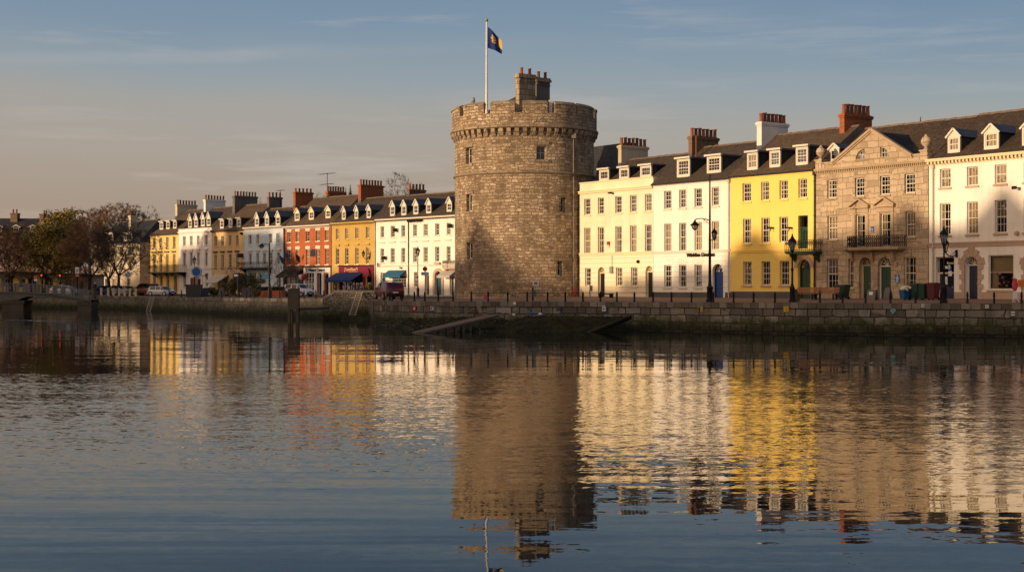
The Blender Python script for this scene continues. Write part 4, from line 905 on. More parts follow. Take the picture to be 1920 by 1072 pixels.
m.box(xl+.35, xl+(xr-xl)*.70, -.13, -.01, zf0, zf0+.5); m.box(xl+(xr-xl)*.76, xr-.35, -.13, -.01, zf0, zf0+.9)
sf = m.build('shopfront', [M['burgundy'], M['blackdoor']], h.o)
a, b = xl+.36, xl+(xr-xl)*.70; z0 = zf0+.5
h.ops.append((a, b, z0, zs_-.05, False)); w = MB()
for k in (0,.22,.42,.5,.62,.8,1): x = lerp(a+.04,b-.04,k); w.box(x-.05,x+.05,.0,.08,z0,zs_-.05)
w.build('shop_window', M['burgundy'], h.o); w = MB(); w.face([(a,.06,z0),(b,.06,z0),(b,.06,zs_),(a,.06,zs_)]); w.build('shop_pane', M['glass'], h.o)
m = MB(); r = random.Random(11)
for i in range(10): x = lerp(a,b,(i+.5)/10); m.box(x-.15,x+.1,.25,.5,z0,z0+r.uniform(.8,2.),r.choice((0,1,2)))
m.build('shop_window_display', [M['curtain'], M['orange'], M['burgundy']], h.o)
a2, b2 = xl+(xr-xl)*.79, xr-.45; h.ops.append((a2, b2, zf0+.95, zs_-.2, True)); w = MB(); w.face([(a2,.08,zf0+.95),(b2,.08,zf0+.95),(b2,.08,zs_-.2),(a2,.08,zs_-.2)]); w.build('shop_pane', M['glass'], h.o)
x = h.x(691.5); z = h.z(691.5, 511.5); m = MB(); m.cyl((x,-.42,z),(x,-.36,z), .62, n=20); m.bar((x,-.4,z+.55),(x,0,z+.55),.04,.04); m.build('round_hanging_sign', M['burgundy'], h.o)
lettering(h.o, "J'uniSan'l", h.x(648), h.x(672.5), h.z(660, 507.5), -.16, .42, M['gold_letter'], .006); lettering(h.o, 'bar and kitchen', h.x(656), h.x(672), h.z(660, 510.3), -.16, .13, M['gold_letter'], .0)
h.awning(630.5, 681, 511.5, 525, 1.9, 'awn_blue', .3)
x0, x1 = h.x(624.5), h.x(633); h.ops.append((x0, x1, zf0+.6, h.z(629, 513), True)); w = MB(); w.box(x0,x1,.1,.16,zf0+.6,h.z(629,513)); w.build('side_window', M['glass'], h.o)
for a, b, yt, yb in ((641.4,648.2,396,412),(665.3,671.8,394.5,410.5),(688,695.5,393,409)): h.dormer(a, b, yt, yb, 'gable', cheek='slate_dark', nc=2, nr=2, apex=.7)
h.chimney(671.6, 676.6, 719, 346, 380, 'brick_stack', 8)
h.pipe(702.5, 9.2, 'pipe', .07)
wall_lamp(h, 693, 482, 1.0, .9)
h.finish(9.45)
# red brick house
h = House(RL, 'brick_house', 'orange red brick house with white lintels above two shops', 532, 621, M['brick'])
cols = [(539,545.6),(554.8,561.3),(573.8,580.3),(592.6,599.5),(609.8,616.2)]
g = h.wins(cols, 577, 433.3, 452.6, curt=(-1,1,0), nc=2, nr=4); h.lintels(g, 'trim', .36)
g = h.wins(cols, 577, 467.3, 496.5, curt=(0,1,3), nc=2, nr=4); h.lintels(g, 'trim', .45)
h.roof(9.42, (620,369), 5.2, 'slate_brown', gut=None); h.dentils(9.28, 34, 'trim', w=.14, h=.14, proud=.12, depth=.28)
zf0 = h.ground(590); xl, xr = h.x(570.5), h.x(620.5); zt = h.z(595, 501.5); zs_ = h.z(595, 511.5)
m = MB(); m.box(xl, xr, -.12, 0, zs_, zt); m.box(xl-.3, xr+.1, -.3, 0, zt, zt+.2, 1); ww = xr-xl
for a, b in ((0,.05),(.40,.50),(.68,.76),(.94,1.)): m.box(xl+a*ww, xl+b*ww, -.13, 0, zf0, zs_)
m.box(xl+.05*ww, xl+.40*ww, -.11, 0, zf0, zf0+.7); sf = m.build('shopfront', [M['signwhite'], M['blackdoor']], h.o)
a, b = xl+.06*ww, xl+.40*ww; h.ops.append((a, b, zf0+.72, zs_, False)); w = MB()
for k in (0,.33,.66,1): x = lerp(a+.04,b-.04,k); w.box(x-.05,x+.05,.0,.08,zf0+.72,zs_)
for k in (.35,.7): z = lerp(zf0+.72,zs_,k); w.box(a,b,.01,.07,z-.03,z+.03)
w.build('shop_window', M['signwhite'], h.o); w = MB(); w.face([(a,.06,zf0+.7),(b,.06,zf0+.7),(b,.06,zs_),(a,.06,zs_)]); w.build('shop_pane', M['glass'], h.o)
xx = lambda k: CX+0  # doors by pixel
h.door(595.2, 603, 511.5, 'navy', False, 'signwhite', leafw=.86, glazed=True); h.door(610, 618, 513, 'navy', True, 'blackdoor', leafw=.86)
lettering(h.o, 'TJ Wannel Canney', h.x(574), h.x(611), h.z(592, 508.6), -.14, .42, M['black'], .022)
xl, xr = h.x(532.5), h.x(569.5); zt = h.z(550, 498); zs_ = h.z(550, 506)
m = MB(); m.box(xl, xr, -.15, 0, zs_, zt); m.box(xl, xl+.35, -.14, 0, zf0, zs_); m.box(xr-.35, xr, -.14, 0, zf0, zs_); m.box(xl+.35, xr-.35, -.12, 0, zf0, zf0+.55); m.build('shopfront', M['brown_door'], h.o)
h.ops.append((xl+.4, xr-.4, zf0+.58, zs_-.02, False)); w = MB(); a, b = xl+.4, xr-.4
for k in (0,.3,.62,.8,1): x = lerp(a+.04,b-.04,k); w.box(x-.05,x+.05,.0,.08,zf0+.58,zs_)
w.build('shop_window', M['brown_door'], h.o); w = MB(); w.face([(a,.06,zf0+.5),(b,.06,zf0+.5),(b,.06,zs_),(a,.06,zs_)]); w.build('shop_pane', M['glass'], h.o)
m = MB(); m.face([(a,.5,zf0+.6),(lerp(a,b,.6),.5,zf0+.6),(lerp(a,b,.6),.5,zs_),(a,.5,zs_)]); m.build('curtain', M['curtain'], h.o)
h.awning(533, 569, 504.6, 518, 1.5, 'awn_black', .2)
x = h.x(586.8); z = h.z(586.8, 474.5); m = MB(); m.prism([(x-.6,z-.45),(x+.6,z-.45),(x+.6,z+.35),(x+.3,z+.55),(x-.3,z+.55),(x-.6,z+.35)], -.06, 0); m.build('wall_plaque', M['navy'], h.o)
for px, py, mt in ((536,484,'signblue'),(545,477,'signblue'),(548,485,'stack_grey'),(566,481,'navy')):   # small flags on slanting poles
    x = h.x(px); z = h.z(px, py); m = MB(); m.bar((x,-.02,z-.3),(x+.2,-1.3,z+.5),.035,.035,0)
    for i in range(6):
        k0, k1 = i/6, (i+1)/6; p = lambda k, v: (x+lerp(.05,.2,k)+.1*math.sin(k*7+v), lerp(-.35,-1.25,k), lerp(z-.1,z+.46,k)-v*(.7+.2*math.sin(k*5)))
        m.face([p(k0,0),p(k1,0),p(k1,1),p(k0,1)], 1)
    m.build('wall_flag', [M['black'], M[mt]], h.o)
for px, py, mt in ((570,519.5,'signwhite'),(575.5,518.5,'red')):
    x = h.x(px); z = h.z(px, py); m = MB(); m.lathe(x,-.5,[(0,z-.45),(.25,z-.3),(.38,z),(.3,z+.3),(0,z+.4)],9); m.bar((x,-.5,z+.4),(x,0,z+.5),.03,.03); m.build('hanging_basket', M[mt], h.o)
for a, b, yt, yb in ((553,561.8,398.5,414),(579.5,588.5,396.5,412),(610.8,619.8,394,409)): h.dormer(a, b, yt, yb, 'gable', cheek='slate_dark', nc=2, nr=2, apex=.65, fm='cream_trim')
h.chimney(550, 554, 587, 359.5, 388, 'brick_stack', 5, pth=.8); h.chimney(610.8, 615, 648, 358.4, 371, 'brick_stack', 7)
m = MB(); x, y = 3.6, 5.; z = h.zroof(y)
m.bar((x,y,z),(x,y,z+3.6),.06,.06)
for zz, l in ((z+3.5,2.0),(z+2.0,1.6)):
    m.bar((x-l,y,zz),(x+l*.8,y+.3,zz),.05,.05)
    for k in range(6): xx_ = x-l+k*.35*l; m.bar((xx_,y-.4,zz),(xx_,y+.4,zz),.03,.03)
m.build('aerial', M['black'], h.o)
h.pipe(533, 9., 'gutter', .06)
h.finish(9.35)
# pale blue house
h = House(RL, 'pale_blue_house', 'pale blue house with white window trim and a long iron balcony', 458, 531, M['blue_wall'])
cols = [(466,472),(480.7,485.7),(504,510.6),(518,524.5)]
g = h.wins(cols, 469, 440.3, 458, curt=(0,1,-1), nc=2); h.lintels(g, 'trim', .22)
cols = [(466.2,472),(480.5,486),(493,498.5),(504.4,511),(519,525.3)]
g = h.wins(cols, 469, 475.3, 497, curt=(0,1,3), nc=2)
for x0, x1, z0, z1 in g: h.hood(x0, x1, z1+.15, 'trim', .14, .2)
h.door(519, 526.3, 513.5, 'plinth', False, leafw=.85); h.wins([(465,480),(484,498)], 470, 511, 533, nc=3, nr=2, style='case', curt=(-1,))
h.roof(9.55, (531,389.5), 4.6, 'slate', gut=None); h.dentils(9.45, 30, 'trim', w=.14, h=.16, proud=.14, depth=.3)
h.balcony(446.5, 498, 491.8, 502.5, 1.1, floor='black', pattern=18)
for a, b, yt, yb in ((478.4,485.6,408.5,424.5),(497.2,504.4,407,423.5),(517.4,525.5,406,422)): h.dormer(a, b, yt, yb, 'gable', cheek='lead', nc=2, nr=2, apex=.85)
x0, y0_, x1_, y1_, z1_ = 0, 0, 0, 0, 0
cc = h.chimney(501, 504.3, 529, 369, 394, 'stack_grey', 4)
m = MB(); x = cc[1]; y = cc[3]-.3; z = cc[4]
m.bar((x,y,z-2.),(x,y,z+1.1),.05,.05); m.bar((x-.9,y,z+1.05),(x+.9,y+.2,z+1.05),.04,.04); [m.bar((x-.9+k*.3,y-.3,z+1.05),(x-.9+k*.3,y+.4,z+1.05),.03,.03) for k in range(6)]
m.build('aerial', M['black'], h.o)
h.finish(9.5)
# beige house
h = House(RL, 'beige_house', 'sandy beige house with grey window hoods and a cream shop awning', 397, 458, M['beige'])
cols = [(401.7,407),(414.8,420),(429,434.2),(442.5,447.5)]
h.wins(cols, 417, 442.2, 461.3, curt=(-1,1), nc=2, sill='beige'); g = h.wins(cols, 417, 477.4, 502.7, curt=(-1,1,3), nc=2, sill='plinth')
for x0, x1, z0, z1 in g: h.hood(x0, x1, z1+.2, 'plinth', .16, .22)
h.door(408.5, 413, 524, 'blackdoor', False); h.wins([(416,427),(434,446)], 420, 521, 540, nc=3, nr=2, style='case', curt=(-1,))
h.roof(9.55, (462,384.4), 5., 'slate_brown', gut='gutter')
for a, b, yt, yb in ((413,419.6,412.5,428.5),(429.2,435.6,411.5,427),(444.3,451.2,410,426)): h.dormer(a, b, yt, yb, 'flat', cheek='lead', nc=2, nr=2)
h.chimney(436, 440, 483, 366.8, 402, 'stack_grey', 8, pk=('pot_buff','pot_dark','pot_buff','pot_dark','pot_buff','pot_dark','pot_buff','pot_buff'))
h.awning(403.5, 430, 514.5, 529.5, 2.2, 'awn_cream', .1)
m = MB(); x = h.x(455); z = h.z(455, 479); m.box(x-.2,x+.2,-.9,-.02,z-.3,z+.3); m.build('hanging_sign', M['navy'], h.o)
m = MB(); x = h.x(454); z = h.z(454, 437.5); m.box(x-.25,x+.25,-.3,-.02,z-.2,z+.15); m.build('alarm_box', M['black'], h.o)
lettering(h.o, 'SHOP', h.x(436), h.x(442), h.z(440, 515), -.03, .25, M['black'], .0) if False else None
h.finish(9.5)
# white parapeted house
h = House(RL, 'white_house', 'white house with parapet, four narrow gabled dormers and an arched entrance', 335, 397, M['white_cool'])
cols = [(343,348.5),(356,361.3),(369.2,374.4),(384,389.3)]
h.wins(cols, 346, 443, 460.7, curt=(0,1,-1), nc=2); g = h.wins(cols, 346, 474.2, 498.7, curt=(0,1,3), nc=2)
for x0, x1, z0, z1 in g: h.hood(x0, x1, z1+.15, 'white_cool', .2, .28)
h.wins([(343.5,348.7),(385,390)], 346, 513, 538, curt=(0,1), nc=2)
x0, x1, zg, z1 = h.door(365.5, 377.5, 510, 'brown_door', leafw=.6); h.surround(x0, x1, zg, z1, .35, 'white_cool', True, .12)
m = MB(); a, b = h.x(358), h.x(364.5); m.box(a, b, -.1, .02, zg, zg+2.6); m.build('dark_board', M['brown_door'], h.o)
m = MB(); a, b = h.x(365.2), h.x(368.5); m.box(a, b, -.3, -.24, zg+.6, zg+2.7); m.build('red_banner', M['red'], h.o)
h.roof(9.5, (420,388.2), 5.2, 'slate', y0=.4, over=0, gut=None)
h.band(9.85, .1, .07, 'white_cool', 'coping', y=.35); h.band(9.3, .2, .18, 'white_cool', 'cornice'); h.band(h.z(350, 505.5), .2, .08, 'white_cool')
for a, b, yt, yb in ((353.2,360,412.5,427),(364.3,371.2,411,426),(377.3,384.2,409.5,424.5),(387.8,394.8,408.5,423.5)): h.dormer(a, b, yt, yb, 'gable', cheek='lead', nc=2, nr=2, apex=1.0, ymin=.5)
h.chimney(382, 385.3, 422.6, 374, 403, 'stack_white', 7)
wall_lamp(h, 386, 515, .9, .9)
h.finish(9.85)
# gold end house
h = House(RL, 'gold_house', 'golden yellow house with dark balcony at the left end of the terrace', 282, 335, M['gold'])
cols = [(286.8,292.2),(299,304.3),(311.3,316.5),(324.2,329.2)]
h.wins(cols, 290, 445.5, 466, curt=(-1,1), nc=2, sill='plinth'); g = h.wins(cols, 290, 477, 511, curt=(-1,1,3), nc=2, nr=4, sill=None)
for x0, x1, z0, z1 in g: h.hood(x0, x1, z1+.1, 'plinth', .2, .22)
h.wins([(287,292.4),(300,305),(312.3,318)], 290, 514.5, 549, curt=(-1,), nc=2, nr=4, sill=None); h.door(325.5, 331.5, 516, 'blackdoor', False)
h.roof(9.5, (348,394.8), 5.2, 'slate_brown', gut='gutter', hipL=3.)
for a, b, yt, yb in ((299.6,306.2,416.5,430.5),(312,318.4,415.5,429.5),(325,331.2,414.5,428.5)): h.dormer(a, b, yt, yb, 'flat', cheek='lead', nc=2, nr=2)
h.dormer(330.5, 334.9, 413.5, 427, 'flat', cheek='lead', nc=2, nr=2) if False else None
h.chimney(328.8, 332.3, 369.6, 383, 408, 'stack_cream', 7, pk=('pot_buff','pot_dark','pot_dark','pot_dark','pot_dark','pot_dark','pot_dark'))
h.balcony(277.5, 333.5, 497.6, 511, 1.5, floor='black', pattern=22)
for px in (300, 309, 318, 328):
    x = h.x(px); z = h.z(px, 515); m = MB(); m.lathe(x,-.5,[(0,z-.25),(.12,z-.15),(.14,z+.05),(0,z+.2)],8); m.build('globe_lamp', M['black'] if px in (318,328) else M['signwhite'], h.o)
h.finish(9.45)
# ------------------------------------------------------------------ buildings behind the trees
h = House(RL, 'cream_house', 'cream house half hidden behind the bare trees left of the gold house', 176, 262, M['beige'])
h.wm = paint('faded_cream_render', (.60,.50,.37))
h.wins([(183,189),(197,203),(211,217),(225,231),(241,247)], 215, 464, 480, curt=(0,1,-1), nc=2); h.wins([(183,189),(197,203),(211,217),(225,231),(241,247)], 215, 490, 508, curt=(0,1,-1), nc=2)
h.door(190.5, 206.5, 521.5, 'blackdoor', False, leafw=.5, glazed=True); h.wins([(210.5,214.5),(240,243.5)], 212, 523, 540, nc=1, nr=2, curt=(1,))
h.roof(8.3, (243,415), 5.2, 'slate_dark', gut='pipe', hipR=3.2)
h.dormer(232, 247.5, 438, 452, 'flat', cheek='lead', nc=4, nr=2); h.dormer(200, 212, 438, 452, 'flat', cheek='lead', nc=3, nr=2)
h.chimney(241.2, 245, 257.6, 404, 433, 'stack_cream', 3, pk=('pot_dark',))
lettering(h.o, 'AIB', h.x(195.3), h.x(200), h.z(197, 514), -.04, .22, M['navy'], .0) if False else None
m = MB(); x0, x1 = h.x(195.3), h.x(202); z = h.z(198, 518); m.box(x0,x1,-.05,0,z,z+.22); z = h.z(198, 513.5); m.box(x0,x1-.8,-.05,0,z,z+.2); m.build('name_board', M['navy'], h.o)
h.finish(8.25)
t = thing('brick_house', 'roof and red brick chimney of a house rising behind the gold house', 'house', (*RL.p(RL.t(280)-4, 14.), 0), RL.ang, 'houses along the quay')
m = MB(); m.box(0,20,0,8,-.4,9.6); m.build('wall', M['brick'], t); m = MB(); zr = 12.6; m.prismx([(-.3,9.6),(4,zr),(8.3,9.6)], -.2, 20.2); m.build('roof', M['slate'], t)
yy = 4.; P = RL.p(RL.t(280)-4, 18.); zt = CZ+(HY-404)/F*P[1]
m = MB(); m.box(-1.2,-.4+.0,1.5,6.5,8.,zt); m.box(-1.3,-.3,1.4,6.6,zt,zt+.2); c = m.build('chimney', M['brick_stack'], t)
for i in range(6): link('chimney_pot', pot_mesh('pot' if i == 0 else 'pot_dark'), c, (-.8, 1.9+i*.8, zt+.19))
# far house on the left, dark against the sky
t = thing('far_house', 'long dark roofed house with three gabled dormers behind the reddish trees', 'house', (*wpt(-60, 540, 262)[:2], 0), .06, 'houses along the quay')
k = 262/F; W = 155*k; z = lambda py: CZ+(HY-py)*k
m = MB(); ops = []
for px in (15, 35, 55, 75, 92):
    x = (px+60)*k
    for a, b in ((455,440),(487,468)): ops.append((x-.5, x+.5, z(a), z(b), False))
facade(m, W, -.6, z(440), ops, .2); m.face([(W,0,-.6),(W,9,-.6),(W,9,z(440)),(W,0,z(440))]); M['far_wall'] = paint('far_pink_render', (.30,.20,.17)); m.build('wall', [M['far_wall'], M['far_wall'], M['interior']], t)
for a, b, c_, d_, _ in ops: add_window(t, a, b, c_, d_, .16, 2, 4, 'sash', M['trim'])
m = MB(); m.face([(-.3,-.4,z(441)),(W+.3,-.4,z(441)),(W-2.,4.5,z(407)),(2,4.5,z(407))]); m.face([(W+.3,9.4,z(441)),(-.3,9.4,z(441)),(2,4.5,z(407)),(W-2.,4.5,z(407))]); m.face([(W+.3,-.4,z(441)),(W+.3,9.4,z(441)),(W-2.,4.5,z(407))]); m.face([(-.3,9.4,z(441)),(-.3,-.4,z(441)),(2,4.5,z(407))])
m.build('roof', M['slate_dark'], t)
for px in (-5, 27, 58, 87):
    x = (px+60)*k; m = MB(); w_ = .55; yb = 3.4
    m.box(x-w_, x+w_, .6, yb, z(438), z(425)); m.build('dormer', M['trim'], t) if False else None
    d = MB(); d.box(x-w_,x+w_,.6,yb,z(440),z(425.5),0); d = d.build('dormer', M['lead'], t)
    f = MB(); f.face([(x-w_*1.35,.45,z(425.5)),(x,.45,z(421)),(x,yb+.6,z(421)),(x-w_*1.35,yb,z(425.5))]); f.face([(x,.45,z(421)),(x+w_*1.35,.45,z(425.5)),(x+w_*1.35,yb,z(425.5)),(x,yb+.6,z(421))]); f.bar((x-w_*1.4,.5,z(425.7)),(x,.5,z(421.2)),.1,.14,1); f.bar((x+w_*1.4,.5,z(425.7)),(x,.5,z(421.2)),.1,.14,1); f.face([(x-w_,.52,z(425.5)),(x+w_,.52,z(425.5)),(x,.52,z(421.3))]); f.build('dormer_roof', [M['slate_dark'], M['trim']], d)
    a_, b_ = win_meshes(2*w_-.1, z(426)-z(434.5), 2, 2, 'case'); link('dormer_window', a_, d, (x-w_+.05,.53,z(434.5))); link('dormer_pane', b_, d, (x-w_+.05,.53,z(434.5)))
for px, w_, yt in ((14.5,.62,399.5),(71,.36,401.5)):
    x = (px+60)*k; m = MB(); m.box(x-w_,x+w_,3.4 if px < 50 else 1.6,5.2,z(436),z(yt)); m.box(x-w_-.1,x+w_+.1,3.3 if px < 50 else 1.5,5.3,z(yt),z(yt)+.2); c = m.build('chimney', M['brick_brown'], t)
    for q in (-.35, .35): link('chimney_pot', pot_mesh('pot_dark'), c, (x+q*w_*1.4, 4.2, z(yt)+.19))
# low shops under the trees
def lowshop(name, label, px0, px1, d, ytop, wall, wins, fascia=None, text=None, roofm='lead', doorpx=None):
    k = d/F; o = thing(name, label, 'shop', (*wpt(px0, 540, d)[:2], 0), 0, 'low shops by the bridge'); W = (px1-px0)*k; zt = CZ+(HY-ytop)*k; zb = -.5
    ops = [((a-px0)*k, (b-px0)*k, CZ+(HY-y1)*k, CZ+(HY-y0)*k, False) for a, b, y0, y1 in wins]
    m = MB(); facade(m, W, zb-.5, zt, ops, .2); m.face([(W,0,zb-.5),(W,6,zb-.5),(W,6,zt),(W,0,zt)]); m.face([(0,6,zb-.5),(0,0,zb-.5),(0,0,zt),(0,6,zt)]); m.build('wall', [wall, wall, M['interior']], o)
    for q in ops: add_window(o, *q[:4], .15, 2, 2, 'case', None, rnd.choice((-1,1,2)))
    m = MB(); m.box(-.3,W+.3,-.35,6.2,zt,zt+.22); m.build('roof', M[roofm], o)
    if fascia: m = MB(); m.box(.1,W-.1,-.1,0,zt-.75,zt-.1); m.build('fascia', M[fascia], o)
    if text: lettering(o, text, W*.22, W*.72, zt-.6, -.13, .36, M['plinth'], .0)
    return o
lowshop('white_shop', 'small white shop with lettered fascia behind the footbridge railing', 109, 141, 215, 515, M['trim'], [(121.5,134,522,541),(136,139.5,522,541)], 'signwhite', 'ROUNDELL')
lowshop('boarded_shop', 'low grey boarded shop between the white shop and the bare trees', 141.6, 174, 214, 517, M['awn_grey'], [(148,156,524,545)], None, None)
lowshop('ochre_shop', 'low ochre shop front in deep shade under the reddish trees', -30, 52, 222, 512, M['ochre'], [(2,24,522,538),(36,48,522,540)], 'plinth')
lowshop('ochre_shop', 'low ochre building behind the autumn-leaved tree', 54, 107, 223, 514, M['ochre'], [(84,100,520,540),(60,68,522,538)], None)
# ------------------------------------------------------------------ ground, water, quay walls, bridge
M['paving'] = masonry('quay_paving', [(.17,.105,.075),(.22,.14,.10),(.25,.165,.12)], (.10,.07,.055), .4, .2, dist=.01, msize=.006, bump=.004, stain=.35, stainc=(.09,.07,.06))
def flat_mat(name, rgb, var=.3, rough=.9, sc_=1.):
    m, nt, b = nodes(name); n = N(nt); o = n('ShaderNodeTexCoord').outputs['Object']
    f = n.math('ADD', n.math('MULTIPLY', n.noise(o, .25*sc_, 5), .6), n.math('MULTIPLY', n.noise(o, 6*sc_, 4), .4))
    col = n.ramp(f, [(.3, mul((*rgb,1),1-var)), (.7, mul((*rgb,1),1+var))]); nt.links.new(col, b.inputs['Base Color']); b.inputs['Roughness'].default_value = rough
    bn = n('ShaderNodeBump', {'Height':f, 'Strength':.5, 'Distance':.03}); nt.links.new(bn.outputs[0], b.inputs['Normal']); b.inputs['Specular IOR Level'].default_value = .08
    return m
M['paving'] = flat_mat('quay_paving_surface', (.20,.125,.09), .25); M['asphalt'] = flat_mat('asphalt', (.055,.052,.05), .25); M['earth'] = flat_mat('far_ground', (.05,.055,.03), .4, .95, .1)
M['mud'] = flat_mat('weedy_mud', (.026,.024,.010), .85, .9, 3.5); M['slip_edge'] = flat_mat('weedy_edge_stone', (.035,.03,.018), .6, .9, 3.)
pxs = [-1400,-700,-300,-100,0,60,120,180,220,259,262,264,300,350,400,465,530,570,605,650,691,693,699,702,730,760,800,853,858,870,900,940,983,1030,1070,1083,1087,1150,1200,1250,1300,1370,1430,1500,1600,1700,1800,1900,2050,2300,2800,3400]
ks = [0,.12,.3,.5,.7,.85,1.,1.15]
def gpt(px, k):
    u = (px-CX)/F; d = lerp(dq(px)+.45, df(px), k) if k <= 1.5 else k
    return (u*d, d, gz(u*d, d))
m = MB()
for a, b in zip(pxs, pxs[1:]):
    for k0, k1 in zip(ks, ks[1:]): m.face([gpt(a,k0),gpt(b,k0),gpt(b,k1),gpt(a,k1)])
tag(m.build('quayside_pavement', M['paving']), kind='structure')
m = MB()
for a, b in zip(pxs, pxs[1:]):
    def q(px, d): P = gpt(px, 1.15); u = (px-CX)/F; return (u*d, d, P[2]-.02) if d > P[1] else P
    m.face([q(a,0),q(b,0),q(b,420),q(a,420)]); m.face([q(a,420),q(b,420),q(b,6000),q(a,6000)])
tag(m.build('ground', M['earth']), kind='structure')
m = MB(); kb = MB()                              # roadway along the left terrace and past the tower
rp = [p for p in pxs if -300 <= p <= 853]
for a, b in zip(rp, rp[1:]):
    up = lambda p, e: (p[0], p[1], p[2]+e)
    for k0, k1 in ((.30,.5),(.5,.7),(.7,.82)): m.face([up(gpt(a,k0),.004),up(gpt(b,k0),.004),up(gpt(b,k1),.004),up(gpt(a,k1),.004)])
    p, q = gpt(a,.82), gpt(b,.82); p2, q2 = gpt(a,.835), gpt(b,.835)
    kb.face([up(p,0),up(q,0),up(q,.13),up(p,.13)]); kb.face([up(p,.13),up(q,.13),up(q2,.13),up(p2,.13)]); kb.face([up(q2,0),up(p2,0),up(p2,.13),up(q2,.13)])
tag(m.build('road', M['asphalt']), kind='structure'); tag(kb.build('kerb', M['concrete']), kind='structure')
# water: a slightly ruffled river; the breeze marks patches of it
def water_mat():
    m, nt, b = nodes('river_water'); n = N(nt); o = n('ShaderNodeTexCoord').outputs['Object']
    b.inputs['Base Color'].default_value = (.006,.010,.012,1); b.inputs['Roughness'].default_value = .015; b.inputs['IOR'].default_value = 1.22
    xyz = n('ShaderNodeSeparateXYZ', {0:o}).outputs
    def slope(scale, vs, detail=2., rough=.5):
        c = n.noise(n.mapv(o, vs), scale, detail, rough, 'Color'); s = n('ShaderNodeSeparateColor', {0:c}).outputs
        return n.math('SUBTRACT', s[0], .5), n.math('SUBTRACT', s[1], .5)
    lx, ly = slope(.55, (.28,1.4,1), 4.); sx, sy = slope(3.6, (.8,1.5,1), 3., .6); fx, fy = slope(9., (.8,1.2,1), 2.)
    # breeze patch: a band of the river some 24-47 m out, with ragged edges
    yy = n.math('ADD', xyz[1], n.math('MULTIPLY', n.math('SUBTRACT', n.noise(n.mapv(o, (.35,1,1)), .12, 4), .5), 16.))
    yy = n.math('ADD', yy, n.math('MULTIPLY', xyz[0], -.12))
    patch = n.ramp(n.math('DIVIDE', yy, 100.), [(.19,(0,0,0)),(.27,(1,1,1)),(.44,(1,1,1)),(.50,(.0,.0,.0))])
    streak = n.ramp(n.noise(n.mapv(o, (.22,1.3,1)), .22, 4), [(.42,(0,0,0)),(.62,(1,1,1))])
    amp = n.math('ADD', n.math('MULTIPLY', patch, 1.0), n.math('MULTIPLY', streak, .16))
    def comb(l, s, f, kl, ks_, kf, base):
        v = n.math('MULTIPLY', l, kl); v = n.math('ADD', v, n.math('MULTIPLY', n.math('MULTIPLY', s, ks_), n.math('ADD', amp, base))); return n.math('ADD', v, n.math('MULTIPLY', n.math('MULTIPLY', f, kf), n.math('ADD', amp, base)))
    wx, wy = slope(1.9, (.14,1.5,1), 4.); band = n.ramp(n.math('DIVIDE', xyz[1], 100.), [(.10,(.5,.5,.5)),(.20,(.8,.8,.8)),(.30,(1,1,1)),(.42,(.6,.6,.6)),(.55,(.1,.1,.1))])
    nx = comb(lx, sx, fx, .012, .13, .14, .05); ny = comb(ly, sy, fy, .036, .090, .090, .17); ny = n.math('ADD', ny, n.math('MULTIPLY', n.math('MULTIPLY', wy, band), .07))
    v = n('ShaderNodeCombineXYZ', {0:nx, 1:ny, 2:1.}).outputs[0]; v = n('ShaderNodeVectorMath', {0:v}, operation='NORMALIZE').outputs[0]
    nt.links.new(v, b.inputs['Normal']); return m
M['water'] = water_mat()
m = MB(); m.face([(-900,-300,WATER),(900,-300,WATER),(900,300,WATER),(-900,300,WATER)]); tag(m.build('river_water', M['water']), kind='structure')
b_ = M['water'].node_tree.nodes['Principled BSDF']; b_.inputs['Specular Tint'].default_value = (1.,.93,.84,1)
M['foam'] = plain('foam', (.55,.55,.53), .6)
m = MB(); r = random.Random(4)
for i in range(260):
    px = lerp(-40, 350, i/260)+r.uniform(-1,1); d = 126+3*math.sin(i*.04)-i*.02+r.uniform(-.15,.15); X = (px-CX)/F*d; w = r.uniform(.4,1.5)*(1.25-i/260)
    if r.random() < .2: continue
    m.face([(X,d,WATER+.012),(X+r.uniform(.08,.2),d-w,WATER+.012),(X+r.uniform(.4,.9),d+r.uniform(-.05,.05),WATER+.012),(X+.15,d+w,WATER+.012)])
tag(m.build('foam_line', M['foam']), kind='stuff')
